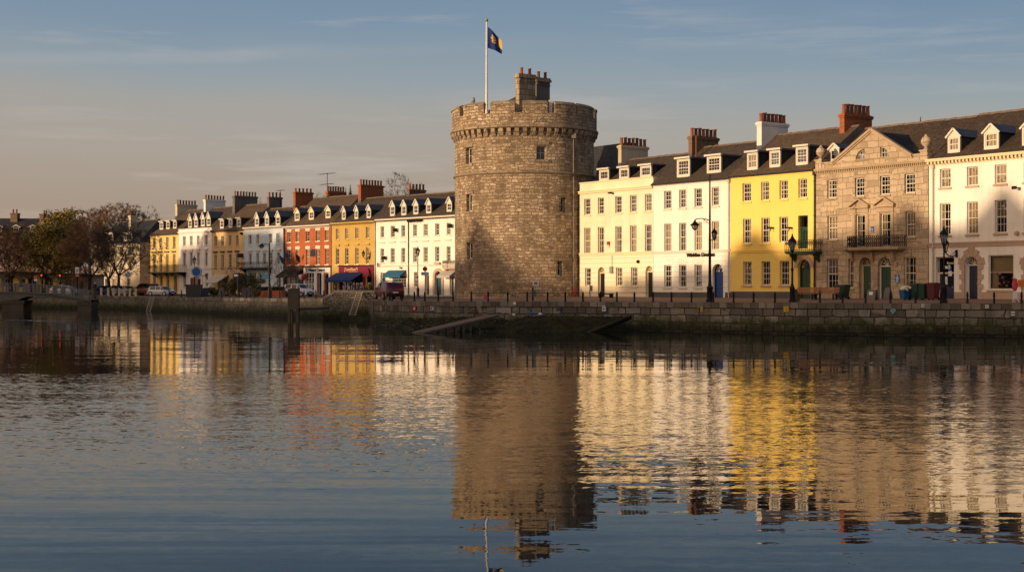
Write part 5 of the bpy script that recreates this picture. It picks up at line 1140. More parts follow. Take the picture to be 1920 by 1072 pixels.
# quay walls
def quay(name, label, px0, px1, step, mat, zb=-3.2, batter=.14, capw=.7, caph=.36, proud=.06, group='quay walls'):
    P = []; px = px0
    while px < px1: P.append(px); px += step
    P += [q[0] for q in QP if px0 < q[0] < px1]+[px1]; P = sorted(set(P))
    m = MB(); cp = MB(); s = 0.; prev = None
    for px in P:
        d = dq(px); u = (px-CX)/F; o = Vector((u*d, d, 0)); inw = Vector((u,1,0)).normalized(); zt = zq(px)
        row = [(o+inw*(batter*(z-WATER)), z) for z in (zb, WATER, -1.3, zt-caph)]
        if prev:
            po, prow, ps, pz, pinw = prev; s = ps+(o-po).length
            for (a0,z0),(a1,z1),(b0,y0),(b1,y1) in zip(prow, prow[1:], row, row[1:]):
                m.face([(*a0.xy,z0),(*b0.xy,y0),(*b1.xy,y1),(*a1.xy,z1)], 0, [(ps,z0),(s,y0),(s,y1),(ps,z1)])
            A, B = prow[-1][0]-pinw*proud, row[-1][0]-inw*proud; A2, B2 = A+pinw*capw, B+inw*capw
            za, zb_ = pz-caph, zt-caph
            for q, uv in (([(*A.xy,za),(*B.xy,zb_),(*B.xy,zt),(*A.xy,pz)], [(ps,0),(s,0),(s,caph),(ps,caph)]), ([(*A.xy,pz),(*B.xy,zt),(*B2.xy,zt),(*A2.xy,pz)], [(ps,.4),(s,.4),(s,1.),(ps,1.)]), ([(*B.xy,zb_),(*A.xy,za),(*prow[-1][0].xy,za),(*row[-1][0].xy,zb_)], [(ps,0),(s,0),(s,.1),(ps,.1)])): cp.face(q, 0, uv)
        prev = (o, row, s, zt, inw)
    t = thing(name, label, 'wall', (0,0,0), 0, group); m.build('masonry', mat, t); cp.build('coping', M['coping'], t); return t
quay('quay_wall', 'weedy stone quay wall below the tower and the right terrace', 700, 3000, 18, M['quay'])
quay('quay_wall', 'older rubble quay wall below the left terrace', 264, 692, 14, M['rubble'])
quay('quay_wall', 'quay wall beneath the bare trees at the footbridge end', -1400, 260, 40, M['rubble'])
m = MB()                                         # the returns where the quay steps
def corner(pa, pb, zt):
    A, B = [Vector(((p-CX)/F*dq(p), dq(p))) for p in (pa, pb)]; L = (A-B).length
    m.face([(*A,-3.2),(*B,-3.2),(*B,zt),(*A,zt)], 0, [(0,-3.2),(L,-3.2),(L,zt),(0,zt)])
corner(692, 700, -.22); corner(260, 264, -.4); tag(m.build('quay_return_wall', M['rubble']), 'short return of the quay wall at the step below the red car', 'wall', 'quay walls')
# raised end wall of the old dock
d = 131.; z = lambda py: CZ+(HY-py)/F*d; X = lambda px: (px-CX)/F*d
m = MB(); poly = [(606,612),(606,561),(618,554.5),(627,548),(640,547.3),(700,547),(711,551.5),(722,561),(722,612)]
pts = [(X(a), z(b)) for a, b in poly]; y0, y1 = d-.2, d+.8
m.face([(x,y0,q) for x,q in pts], 0, pts)
for (a,b),(c_,e) in zip(pts, pts[1:]): m.face([(c_,y0,e),(a,y0,b),(a,y1,b),(c_,y1,e)], 0, [(a,b),(c_,e),(c_+.1,e+1),(a+.1,b+1)])
t = thing('dock_wall', 'raised rubble wall with sloping ends behind the long ladder', 'wall', (0,0,0), 0, 'quay walls'); m.build('masonry', M['rubble'], t)
cp = MB(); r = random.Random(2)
for (a,b),(c_,e) in zip(pts[1:-1], pts[2:-1]):
    L = math.hypot(c_-a, e-b); n = max(1, int(L/.7))
    for i in range(n): k0, k1 = i/n, (i+.95)/n; cp.bar((lerp(a,c_,k0),d+.3,lerp(b,e,k0)+.05+r.uniform(-.03,.03)),(lerp(a,c_,k1),d+.3,lerp(b,e,k1)+.05+r.uniform(-.03,.03)),1.15,.2)
cp.build('coping', M['stack_grey'], t)
# slipway and the weedy foreshore under the tower
m = MB(); q = lambda px, d, z: ((px-CX)/F*d, d, z)
r = random.Random(12); SG = {}
for i in range(61):
    for j in range(15):
        k, l = i/60, j/14; e = r.uniform(-.05,.05) if 0 < i < 60 else 0; p_, q_ = Vector(q(lerp(985,1182,k),lerp(98.6,97.2,k),-1.12)), Vector(q(lerp(905,1098,k),lerp(94.6,94.2,k),-2.25)); SG[i,j] = p_.lerp(q_,l)+Vector((0,0,e-.06*math.sin(k*9+l*3)*l))
for i in range(60):
    for j in range(14): m.face([SG[i,j],SG[i+1,j],SG[i+1,j+1],SG[i,j+1]])
m.face([q(1182,97.2,-1.12),q(1186,97.5,-1.3),q(1104,94.3,-2.4),q(1098,94.2,-2.25)]); m.bar(q(1182,97.1,-1.1),q(1098,94.15,-2.2),.3,.12,1)
for k in (): m.bar(q(lerp(985,1182,k),98.,-1.27),q(lerp(905,1098,k),94.3,-2.21),.1,.05,1)
o = thing('slipway', 'sloping weed-covered stone slipway at the foot of the tower', 'slipway', (0,0,0)); m.build('ramp', [M['mud'], M['slip_edge']], o)
m = MB(); nx, ny = 90, 14; r = random.Random(6)
G = {}
for i in range(nx+1):
    for j in range(ny+1):
        px = lerp(640, 1080, i/nx); k = j/ny; dw = dq(px)+.2 if px > 700 else 128
        e = max(0, 1-abs(px-870)/250); d = dw-k*(4.5+4*e); zz = lerp(-1.25-.45*(1-e), -2.35, k**.8)
        G[i,j] = (*q(px+r.uniform(-1,1), d, 0)[:2], zz+r.uniform(-.10,.12))
for i in range(nx):
    for j in range(ny): m.face([G[i,j],G[i+1,j],G[i+1,j+1],G[i,j+1]])
tag(m.build('foreshore_mud', M['mud'], None, True), kind='structure')
m = MB()
for i in range(330):                             # stones, shells and litter on the mud
    px, k = r.uniform(690,1075), r.random(); a = G[min(nx,int((px-640)/440*nx)), min(ny,int(k*ny))]; s_ = r.uniform(.02,.09)
    m.lathe(a[0]+r.uniform(-.1,.1), a[1]-.1, [(0,a[2]-s_*.3),(s_,a[2]),(s_*.6,a[2]+s_*.6),(0,a[2]+s_*.8)], 5, 0 if r.random() < .93 else 1)
tag(m.build('shore_stones', [M['plinth'], M['stack_grey']]), kind='stuff')
# timber gangway
g0, g1 = Vector(q(783, 92.8, -2.08)), Vector(q(925, 97.3, -1.02))
t = thing('gangway', 'weathered timber gangway sloping from the quay down into the water', 'gangway', (0,0,0)); m = MB(); s_ = (g1-g0).cross(Vector((0,0,1))).normalized()
for i in range(5): e = s_*(i-2)*.24; m.bar(g0+e+Vector((0,0,rnd.uniform(-.01,.01))), g1+e, .21, .05)
m.build('deck', M['timber'], t); m = MB()
for e in (-.55, .55): m.bar(g0+s_*e-Vector((0,0,.08)), g1+s_*e-Vector((0,0,.08)), .10, .09)
m.build('beam', M['pile'], t)
for k in (.32,.43,.53,.62):
    for e in (-.5, .5): m = MB(); p = g0.lerp(g1, k)+s_*e; m.cyl((*p.xy,p.z-.1),(*p.xy,-3.), .09, n=7); m.build('post', M['pile'], t)
m = MB(); m.bar(g0.lerp(g1,.83)+Vector((0,0,.3)), g1+Vector((-1.,.1,.55)), .25, .05); m.bar(g1+Vector((-2.2,.2,-.1)), g1+Vector((-1.2,.2,.5)), .2, .06); m.build('loose_plank', M['timber'], t)
# mooring dolphin: old piles with a cross beam
d = 118.; t = thing('mooring_piles', 'old timber mooring piles with a low cross beam before the white car', 'mooring', (*wpt(552, 540, d)[:2], 0)); kx = d/F
m = MB(); m.box((540-552)*kx,(544.5-552)*kx,-.15,.25,-3.2,CZ+(HY-541.5)*kx); m.build('pile', M['pile'], t)
m = MB(); m.box((545.2-552)*kx,(561-552)*kx,-.35,.4,CZ+(HY-580)*kx,CZ+(HY-540.5)*kx); m.box((545.6-552)*kx,(560.6-552)*kx,-.37,.42,CZ+(HY-557)*kx,CZ+(HY-556)*kx); m.build('pile_cap', M['pile'], t)
for a, b in ((546,549),(555.5,560.5)): m = MB(); m.box((a-552)*kx,(b-552)*kx,-.25,.3,-3.2,CZ+(HY-579)*kx); m.build('pile', M['pile'], t)
m = MB(); m.bar(((561-552)*kx,.05,CZ+(HY-579.5)*kx),((609-552)*kx,2.2,CZ+(HY-578.5)*kx),.3,.22); m.build('cross_beam', M['pile'], t)
M['ladder'] = paint('pale_ladder', (.30,.26,.21), .7)
def ladder(label, p0, p1, w, n, mat):
    t = thing('ladder', label, 'ladder', p0, 0, 'quay ladders'); p0, p1 = Vector(p0), Vector(p1); D = p1-p0
    for e in (-w/2, w/2): m = MB(); m.bar(Vector((e,0,0)), D+Vector((e,0,0)), .07, .09); m.build('rail', mat, t)
    for i in range(n): m = MB(); p = D*((i+.6)/n); m.bar(p-Vector((w/2,0,0)), p+Vector((w/2,0,0)), .06, .06); m.build('rung', mat, t)
ladder('long pale ladder leaning on the raised dock wall', wpt(657.5, 601, 128.2), wpt(674.5, 547.5, 130.5), .52, 12, M['ladder'])
ladder('short ladder leaning on the quay wall below the silver car', wpt(277.5, 585, 176.), wpt(285.5, 556, 179.), .5, 9, M['ladder'])
# footbridge
d0 = 178.; t = thing('footbridge', 'low concrete footbridge with slatted railing at the left edge', 'bridge', (0,0,0)); kx = d0/F
top = lambda px: CZ+(HY-table([(-80,546),(40,546.5),(100,550),(175,562)], px))*kx; bx = lambda px: (px-CX)*kx
P = [-80,-20,40,70,100,140,176]; m = MB(); y0, y1 = d0-1.2, d0+2.2
def under(px): return CZ+(HY-table([(-80,559),(0,560),(38,563),(55,556),(100,556.5),(150,563.5),(176,567)], px))*kx
P2 = sorted(set(P+[0,38,55,62,150]))
for a, b in zip(P2, P2[1:]):
    A, B = bx(a), bx(b)
    m.face([(A,y0,under(a)),(B,y0,under(b)),(B,y0,top(b)),(A,y0,top(a))]); m.face([(A,y0,top(a)),(B,y0,top(b)),(B,y1,top(b)),(A,y1,top(a))]); m.face([(B,y0,under(b)),(A,y0,under(a)),(A,y1,under(a)),(B,y1,under(b))]); m.face([(B,y1,under(b)),(A,y1,under(a)),(A,y1,top(a)),(B,y1,top(b))])
    m.bar((A,y0-.04,top(a)-.1),(B,y0-.04,top(b)-.1),.12,.16)
m.build('deck', M['concrete'], t)
for a, b, yb in ((9,49,563),(150,175,566)): m = MB(); m.box(bx(a),bx(b),y0+.2,y1-.2,-3.2,CZ+(HY-yb)*kx); m.box(bx(a)-.15,bx(b)+.15,y0+.1,y1-.1,CZ+(HY-yb)*kx-.35,CZ+(HY-yb)*kx); m.build('pier', M['rubble'] if False else M['pile'], t)
for yy in (y0+.1, y1-.1):
    r_ = MB(); posts = [-76,-58,-40,-22,-6,4,17,21,33,39,53,60,77,79,94,106,111,125,139,144,157,171]
    for a, b in zip(P2, P2[1:]):
        for e in (.95,.62,.32): r_.bar((bx(a),yy,top(a)+e),(bx(b),yy,top(b)+e),.05 if e < .9 else .1,.05 if e < .9 else .08)
    rl = r_.build('railing', M['bridge_rail'], t)
    for px in posts: m = MB(); w = .09 if px % 2 else .13; m.box(bx(px)-w,bx(px)+w,yy-.07,yy+.07,top(px)-.02,top(px)+1.0); m.build('railing_post', M['bridge_rail'], rl)
m = MB(); p = wpt(176.5, 545, 180.); m.cyl((p.x,p.y,-3.2),(p.x,p.y,CZ+(HY-540)/F*180),  .26,.24,9); tag(m.build('timber_pile', M['pile']), 'dark timber pile at the right end of the footbridge', 'mooring')
# ------------------------------------------------------------------ quayside furniture
def backdrop(px):
    for a, b, s in ((0,282,'the bare trees'),(282,335,'the gold house'),(335,397,'the white parapeted house'),(397,458,'the beige house'),(458,531,'the pale blue house'),(531,621,'the brick house'),(621,705,'the ochre house'),(705,853,'the long white house'),(853,1084,'the round tower'),(1084,1225,'the cream house'),(1225,1370,'the white lettered house'),(1370,1529,'the yellow house'),(1529,1741,'the granite house'),(1741,3000,'the rightmost white house')):
        if a <= px < b: return s
ORD = ['leftmost','second from the left','third from the left','fourth from the left','fifth from the left','sixth from the left','seventh from the left','eighth from the left','ninth from the left']
def numbered(pxs, what):
    by = {}
    for p in sorted(pxs): by.setdefault(backdrop(p), []).append(p)
    out = {}
    for k, v in by.items():
        for i, p in enumerate(v): out[p] = f'{what} in front of {k}' + (f', {ORD[i]} there' if len(v) > 1 else '')
    return out
bp = [720,731,735.5,753.5,777,796.5,821.7,849.5,883.7,915.3,952,988.5,1026.7,1060,1093,1125.7,1156.7,1189.5,1224.5,1259,1296.7,1337.5,1375.5,1413,1453,1537.5,1580,1623,1669.7,1716.7,1764,1814,1864,1915.5]
lab = numbered(bp, 'black bollard'); proto = None
for px in bp:
    P = at(px, .006)
    if proto is None:
        proto = thing('bollard', 'x', 'bollard', P, 0, 'bollards along the quay edge')
        m = MB(); m.lathe(0,0,[(.085,-.1),(.085,.05),(.065,.08),(.06,.50),(.075,.52),(.075,.55),(.06,.57),(.055,.64),(.03,.70),(0,.71)],10); m.build('post', M['black'], proto, True)
        m = MB(); m.lathe(0,0,[(.082,.42),(.085,.44),(.082,.46)],10); m.build('collar', M['black'], proto); o = proto; pk = kids(proto)
    else: o = dup(proto, P, None, None, None, pk)
    o['label'] = lab[px]
lb = [401,415.5,431,462,477,509,524.5,570,592,607]
lab = numbered(lb, 'thin dark bollard')
for px in lb: o = dup(proto, at(px, .006), None, lab[px], None, pk); o.scale = (1,1,1.15)
for px in (317,340): o = dup(proto, at(px, .01), None, f'thin dark bollard in front of {backdrop(px)}', None, pk); o.scale = (1,1,1.3)
# thin rail strung between the bollards by the tower
m = MB(); rp = [p for p in bp if 880 <= p <= 1226]
for a, b in zip(rp, rp[1:]): A, B = at(a,.006), at(b,.006); m.bar(A+Vector((0,0,.6)), B+Vector((0,0,.6)), .025, .025)
tag(m.build('guard_rail', M['black']), 'thin black rail strung between bollards below the tower and cream house', 'rail')
# pale posts by the bridge end
pp = [190,203,213,223.6,234,243.6,254.5]; proto2 = None
for i, px in enumerate(pp):
    P = at(px, .01)
    if proto2 is None:
        m = MB(); m.box(-.13,.13,-.13,.13,-.1,.95); m.box(-.15,.15,-.15,.15,.95,1.0); m.prism([(-.15,1.0),(.15,1.0),(0,1.08)],-.15,.15); o = proto2 = tag(m.build('stone_post', M['stack_cream'], None, False, P), 'x', 'post', 'pale posts at the bridge end')
    else: o = proto2.copy(); C.objects.link(o); o.location = P
    o['label'] = f'pale square stone post on the quay under the bare trees, {ORD[i] if i else "leftmost"}'
# ------------------------------------------------------------------ street lamps
def street_lamp(px, k, ytop, label, s=1., double=False):
    P = at(px, k); H = CZ+(HY-ytop)/F*P.y-P.z; t = thing('street_lamp', label, 'street lamp', P, 0, 'heritage street lamps'); hl = 1.02*s; zl = H-hl
    m = MB(); b = .135*s
    m.lathe(0,0,[(b*1.5,-.1),(b*1.5,.12),(b*1.1,.16),(b*1.05,.75*s),(b*1.25,.8*s),(b*.7,.95*s),(b*.45,1.1*s),(b*.42,2.),(b*.6,2.05),(b*.6,2.15),(b*.38,2.2),(b*.32,zl-.1),(b*.5,zl-.06),(b*.5,zl)],10); m.build('post', M['black'], t, True)
    lantern(t, 0, 0, zl, s); return t, H, zl
street_lamp(783.5, .62, 461, 'black lantern street lamp in front of the long white house')
street_lamp(1485.5, .10, 437, 'black lantern street lamp in front of the yellow house balcony', 1.12)
street_lamp(1770, .06, 422, 'black lantern street lamp beside the bins at the right end', 1.15)
t, H, zl = street_lamp(364.5, .10, 479, 'black lantern street lamp carrying a round blue sign by the white parapeted house', .95)
m = MB(); m.cyl((.25,-.12,H-1.95),(.25,-.06,H-1.95),.62,n=20); o = m.build('road_sign', M['signblue'], t); m = MB(); [m.bar((.25+.55*math.cos(a*math.pi/10),-.13,H-1.95+.55*math.sin(a*math.pi/10)),(.25+.55*math.cos((a+1)*math.pi/10),-.13,H-1.95+.55*math.sin((a+1)*math.pi/10)),.02,.06) for a in range(20)]; m.build('sign_rim', M['signwhite'], o)
street_lamp(80, .04, 476, 'black lantern street lamp in front of the autumn-leaved tree', 1.2); street_lamp(17.5, .0, 494, 'dark street lamp on the bridge before the reddish tree', .85)
# tall column with a bracket arm and a second lantern
P = at(1331, .05); t = thing('street_lamp', 'tall black lamp column with curved bracket arm before the blue arched door', 'street lamp', P, 0, 'heritage street lamps'); k = P.y/F; Z = lambda py: CZ+(HY-py)*k-P.z
m = MB(); m.lathe(0,0,[(.26,-.1),(.26,.15),(.2,.2),(.2,.9),(.24,.95),(.13,1.1),(.1,1.4),(.085,Z(455)),(.06,Z(405)),(.045,Z(326)),(0,Z(325))],10); m.build('post', M['black'], t, True)
m = MB(); A = [(0,0,Z(414)),(-.25,0,Z(411)),(-.6,0,Z(409.5)),(-.9,0,Z(410.5)),(-1.0,0,Z(412.5))]
for p, q in zip(A, A[1:]): m.bar(p, q, .06, .06)
m.bar((0,0,Z(421)),(-.45,0,Z(410)),.035,.035)
for i in range(10): a0, a1 = i*.6, i*.6+.6; c0 = lambda a: (-.28+.13*math.cos(a),0,Z(414.5)+.13*math.sin(a)); m.bar(c0(a0),c0(a1),.025,.025)
m.build('bracket_arm', M['black'], t)
m = MB(); z0 = Z(412.5); m.lathe(-1.0,0,[(.05,z0),(.08,z0-.1),(.16,z0-.2),(.30,z0-.3),(.33,z0-.36)],12); lo = m.build('lamp_hood', M['black'], t); m = MB(); m.lathe(-1.0,0,[(.26,z0-.34),(.2,z0-.55),(.08,z0-.68),(0,z0-.7)],12); m.build('lamp_globe', M['lamp_glass'], lo)
lantern(t, .30, 0, Z(449), .85); m = MB(); m.bar((0,0,Z(450)),(.3,0,Z(449.5)),.05,.05); m.build('bracket_arm', M['black'], t)
# column with an outreach lamp before the blue house
P = at(505, .03); t = thing('street_lamp', 'slim dark lamp column with outreach arm in front of the pale blue house', 'street lamp', P, 0, 'heritage street lamps'); k = P.y/F; Z = lambda py: CZ+(HY-py)*k-P.z
m = MB(); m.cyl((0,0,-.1),(0,0,Z(455)),.12,.07,8); m.cyl((0,0,0),(0,0,1.),.17,.15,8); m.build('post', M['black'], t, True); m = MB(); m.bar((0,0,Z(458)),(-.8,0,Z(456.5)),.06,.06); m.bar((0,0,Z(461)),(-.8,0,Z(457.5)),.04,.04); m.build('bracket_arm', M['black'], t)
m = MB(); z0 = Z(457); m.lathe(-.8,0,[(0,z0),(.12,z0-.05),(.32,z0-.22),(.3,z0-.28)],10); lo = m.build('lamp_hood', M['black'], t); m = MB(); m.lathe(-.8,0,[(.26,z0-.27),(.15,z0-.45),(0,z0-.5)],10); m.build('lamp_globe', M['lamp_glass'], lo)
m = MB(); m.box(-.75,-.12,-.06,.0,Z(523),Z(514)); m.build('banner', M['awn_teal'], t)
# ------------------------------------------------------------------ signs, boards, small items
def signpost(name, label, px, k, ytop, plates, r=.035, cat='sign', lean=0.):
    P = at(px, k); kx = P.y/F; Z = lambda py: CZ+(HY-py)*kx-P.z
    t = thing(name, label, cat, P, 0); m = MB(); m.cyl((0,0,-.1),(lean,0,Z(ytop)),r,n=8); m.build('post', M['galv'] if r < .06 else M['black'], t)
    for sh, dx0, dx1, y0, y1, mt, tx in plates:
        m = MB(); a, b = dx0*kx, dx1*kx
        if sh == 'o': m.cyl(((a+b)/2,-.09,(Z(y0)+Z(y1))/2),((a+b)/2,-.05,(Z(y0)+Z(y1))/2),(b-a)/2,n=20)
        else: m.box(a,b,-.09,-.05,Z(y1),Z(y0))
        o = m.build('sign_plate', M[mt], t)
        if tx:
            m = MB()
            for p, q in tx[1]: m.bar((lerp(a,b,p[0]),-.10,lerp(Z(y1),Z(y0),p[1])),(lerp(a,b,q[0]),-.10,lerp(Z(y1),Z(y0),q[1])),.02,(b-a)*.12)
            m.build('sign_mark', M[tx[0]], o)
    return t
ln = lambda *ys: [((.2,y),(.8,y)) for y in ys]
signpost('road_sign', 'round red no-entry style sign above a blue plate by the long white house', 797, .08, 499, [('o',-4.5,4.5,499.5,509,'red',('navy',[((.25,.75),(.75,.25))])),('b',-7,7,510,516,'signblue',('signwhite',[((.15,.5),(.7,.5)),((.6,.75),(.85,.5)),((.6,.25),(.85,.5))]))])
signpost('information_sign', 'white sign plate on two posts at the foot of the tower', 1004.5, .30, 527, [('b',-5.5,5.5,527,535,'signwhite',('plinth',ln(.3,.5,.7)))])
t = signpost('pay_machine', 'grey pay machine on a leaning post at the left corner of the cream house', 1108, .12, 546, [('b',-3,3,535,546,'galv',('black',ln(.35,.6)))], .05, 'machine', -.1)
signpost('bus_stop', 'bus stop flag with white panel above a red plate by the footbridge', 145, -.003, 503, [('b',-3.8,3.8,501,513,'signwhite',('plinth',ln(.3,.5,.65))),('b',-4.5,4.5,514.5,519,'red',('signwhite',ln(.5)))], .09)
signpost('road_sign', 'orange and white sign on a pale post behind the bridge railing', 67, .03, 517, [('b',-3,3,517,522,'orange',('red',ln(.5))),('b',-3,3,523,527,'signwhite',None)], .06)
signpost('round_sign', 'large round blue sign under the bare trees', 240, .10, 509, [('o',-4.6,4.6,510,520,'signblue',('signwhite',[((.2,.55),(.5,.7)),((.5,.7),(.8,.45)),((.3,.35),(.7,.3))]))], .07)
signpost('shop_sign', 'dark hanging board on a post by the leafy bushes', 446, .06, 512, [('b',-9,2,513,519.5,'navy',('signwhite',ln(.5)))], .06)
def traffic_light(px, k, y, label, arrow=False):
    P = at(px, k); kx = P.y/F; Z = lambda py: CZ+(HY-py)*kx-P.z
    t = thing('traffic_light', label, 'traffic light', P, 0, 'traffic lights'); m = MB(); m.cyl((0,0,-.1),(0,0,Z(y+3)),.07,n=8); m.build('post', M['black'], t)
    m = MB(); m.box(-.22,.22,-.16,.12,Z(y+8),Z(y-4)); h_ = m.build('housing', M['black'], t)
    for i, mt in enumerate(('redlamp','leadroof','leadroof')): m = MB(); m.cyl((0,-.2,Z(y+i*3.6)),(0,-.15,Z(y+i*3.6)),.11,n=12); m.build('signal_lamp', M[mt], h_)
traffic_light(78.5, .06, 516, 'traffic light showing red in front of the autumn-leaved tree'); traffic_light(113, .01, 516.5, 'traffic light showing red beside the white shop')
# flat plates and paint marks on the quay wall
def wall_plate(px, py, w, hh, mt, label, mark=None, shape='b'):
    d = dq(px)-.02; z = CZ+(HY-py)/F*d; u = (px-CX)/F; e = .14*(z-WATER); d2 = d+e-.08; k = d2/F
    P = Vector((u*d2, d2, CZ+(HY-py)*k)); dx = dq(px+5)-dq(px-5); ang = math.atan2(dx, ((px+5-CX)*dq(px+5)-(px-5-CX)*dq(px-5))/F)
    m = MB(); a, b = w*k/2, hh*k/2
    if shape == 'b': m.box(-a,a,-.05,.12,-b,b)
    else: m.prism([(a*x,b*y) for x, y in ((-.3,.9),(.3,1),(.9,.7),(1,.1),(.6,-.4),(.1,-.7),(-.1,-1),(-.3,-.5),(-.8,-.1),(-1,.5))], -.05, .12)
    o = tag(m.build('wall_plate', M[mt], None, False, P, ang), label, 'plate', 'plates and marks on the quay wall')
    if mark:
        m = MB()
        for p, q in mark[1]: m.bar((lerp(-a,a,p[0]),-.06,lerp(-b,b,p[1])),(lerp(-a,a,q[0]),-.06,lerp(-b,b,q[1])),.02,a*.3)
        m.build('plate_mark', M[mark[0]], o)
M['yellowpaint'] = paint('yellow_plate', (.50,.32,.02), .7); M['tealpaint'] = paint('teal_paint_mark', (.16,.42,.40), .8)
wall_plate(778, 578, 8, 8, 'red', 'square red plate on the quay wall left of the gangway', ('signwhite', ln(.35,.65))); wall_plate(810, 578, 8, 7, 'signwhite', 'white and blue scrawled mark on the quay wall above the gangway foot', ('signblue', [((.1,.2),(.3,.9)),((.3,.9),(.5,.2)),((.6,.9),(.7,.4)),((.9,.9),(.6,.1))]))
wall_plate(1132.5, 578.5, 7, 9.5, 'signwhite', 'white plate with a dark scribble on the quay wall below the cream house', ('plinth', [((.2,.8),(.8,.8)),((.2,.5),(.8,.5)),((.8,.5),(.3,.2)),((.2,.8),(.2,.5))]))
wall_plate(965, 568.5, 5, 5, 'signwhite', 'small white plate on the coping below the tower'); wall_plate(1048, 577, 9, 7, 'navy', 'dark blue patch on the quay wall below the drainpipe')
wall_plate(1316, 580, 4.5, 8, 'yellowpaint', 'small yellow plate on the quay wall below the white lettered house', ('blackdoor', [((.5,.3),(.5,.6))])); wall_plate(1474.5, 579.5, 10.5, 10.5, 'yellowpaint', 'square yellow plate with a black spot on the wall below the yellow house', ('blackdoor', [((.55,.42),(.62,.55))]))
wall_plate(1674.5, 583.5, 10, 10.5, 'tealpaint', 'teal painted blob on the quay wall below the granite house', ('signblue', [((.3,.6),(.5,.75)),((.6,.7),(.8,.6))]), 'h'); wall_plate(1730.5, 573, 5, 7, 'signwhite', 'white plate with black strokes on the coping below the bins', ('plinth', [((.4,.1),(.4,.9)),((.65,.1),(.65,.9))]))
wall_plate(1850.5, 574.5, 6, 6.5, 'signwhite', 'white plate with a dark figure on the coping at the right end', ('plinth', [((.3,.2),(.3,.8)),((.3,.8),(.7,.5)),((.7,.5),(.6,.1))])); wall_plate(1899, 588, 14, 13, 'stack_grey', 'grey notice slab on the wall near the right edge', ('signwhite', [((.3,.7),(.75,.7)),((.3,.35),(.75,.35))]))
# benches
def bench(px, k, rz, label):
    t = thing('bench', label, 'bench', at(px, k), rz, 'benches outside the granite house')
    m = MB(); [m.box(-.85,.85,-.42+i*.105,-.335+i*.105,.42,.455) for i in range(5)]; m.build('seat', M['bench'], t)
    m = MB(); [m.box(-.85,.85,.10+i*.035,.14+i*.035,.50+i*.1,.58+i*.1) for i in range(4)]; m.build('backrest', M['bench'], t)
    for x in (-.65, .65):
        m = MB(); m.box(x-.05,x+.05,-.4,-.32,-.02,.42); m.box(x-.05,x+.05,.08,.16,-.02,.42); m.bar((x,.12,.42),(x,.27,.9),.07,.05); m.box(x-.05,x+.05,-.4,.16,.36,.42); m.build('bench_end', M['black'], t)
bench(1512, .62, RR.ang+.25, 'slatted wooden bench beside the green arched door, left of the pair'); bench(1551, .66, RR.ang+.25, 'slatted wooden bench against the granite house, right of the pair')
# bins
def bin_(px, k, rz, mt, label, sx=1., sz=1., name='wheelie_bin'):
    t = thing(name, label, 'bin', at(px, k), rz, 'bins outside the granite house'); m = MB()
    w, d, h_ = .29*sx, .34, 1.0*sz
    A = [(-w*.82,-d*.8),(w*.82,-d*.8),(w*.82,d*.7),(-w*.82,d*.7)]; B = [(-w,-d),(w,-d),(w,d),(-w,d)]
    for i in range(4): j = (i+1)%4; m.face([(*A[i],.08),(*A[j],.08),(*B[j],h_),(*B[i],h_)])
    m.box(-w*1.05,w*1.05,-d*1.05,d*1.05,h_-.07,h_-.01); m.build('body', M[mt], t)
    m = MB(); m.prismx([(-d*1.12,h_),(d*1.1,h_),(d*1.1,h_+.05),(0,h_+.1),(-d*1.12,h_+.05)], -w*1.08, w*1.08); m.bar((-w*.8,d*1.15,h_-.02),(w*.8,d*1.15,h_-.02),.04,.04); m.build('lid', M[mt], t)
    for x in (-w*.8, w*.8): m = MB(); m.cyl((x-.03,d*.75,.1),(x+.03,d*.75,.1),.1,n=12); m.build('wheel', M['tyre'], t)
    return t
bin_(1579, .78, RR.ang, 'binGreen', 'large dark green bin right of the two benches', 1.6, .95)
bin_(1719, .70, RR.ang, 'binGreen', 'green wheelie bin beside the blue caddy, left of the bin row', 1., 1.02); bin_(1732, .70, RR.ang, 'binGreen', 'green wheelie bin in the middle of the bin row', 1., 1.0); bin_(1750, .70, RR.ang, 'binRed', 'maroon wheelie bin next to the white drainpipe', 1.05, 1.05); bin_(1708, .74, RR.ang, 'blackdoor', 'black crate bin overflowing behind the blue caddy', 1.1, .8)
t = bin_(1696.5, .66, RR.ang, 'binBlue', 'small blue bin heaped with rubbish by the blue notice', .75, .62, 'waste_bin'); m = MB(); r = random.Random(8)
for i in range(9): x, y, z = r.uniform(-.25,.3), r.uniform(-.2,.2), .66+r.uniform(0,.25); q = r.uniform(.08,.15); m.lathe(x,y,[(0,z-q),(q,z-q*.3),(q*.8,z+q*.5),(0,z+q)],6,r.choice((0,1)))
tag(m.build('rubbish_bag', [M['signwhite'], M['curtain']], None, False, t.location), 'pale rubbish heaped on the blue bin', 'rubbish')
# boards, stones, small things
def aboard(px, k, w, hh, mt, label, rz=0., name='sandwich_board', rnd_top=False, mark=None):
    t = thing(name, label, 'board', at(px, k), rz); a = w/2
    for e in (-1, 1):
        m = MB(); prof = [(-a,.0),(a,.0),(a*.92,hh*.8),(a*.6,hh),(-a*.6,hh),(-a*.92,hh*.8)] if rnd_top else [(-a,0),(a,0),(a*.94,hh),(-a*.94,hh)]
        m.prism(prof, -.02, .02); o = m.build('board_panel', M[mt], t, False, (0, .22*e, 0)); o.rotation_euler = (.22*e, 0, 0)
        if mark and e < 0: q = MB(); q.box(-a*.45,a*.35,-.03,-.021,hh*.5,hh*.8); q.build('board_notice', M[mark], o)
aboard(1490, .14, .55, .85, 'blackdoor', 'black folding sandwich board beside the lamp at the yellow house', .9)
aboard(1636, .60, .75, .72, 'stack_grey', 'grey leaning slab with a white notice at the first green door', RR.ang, 'stone_slab', False, 'signwhite'); aboard(1665, .72, .5, .85, 'stack_grey', 'grey round-headed board at the second green door', RR.ang, 'sandwich_board', True)
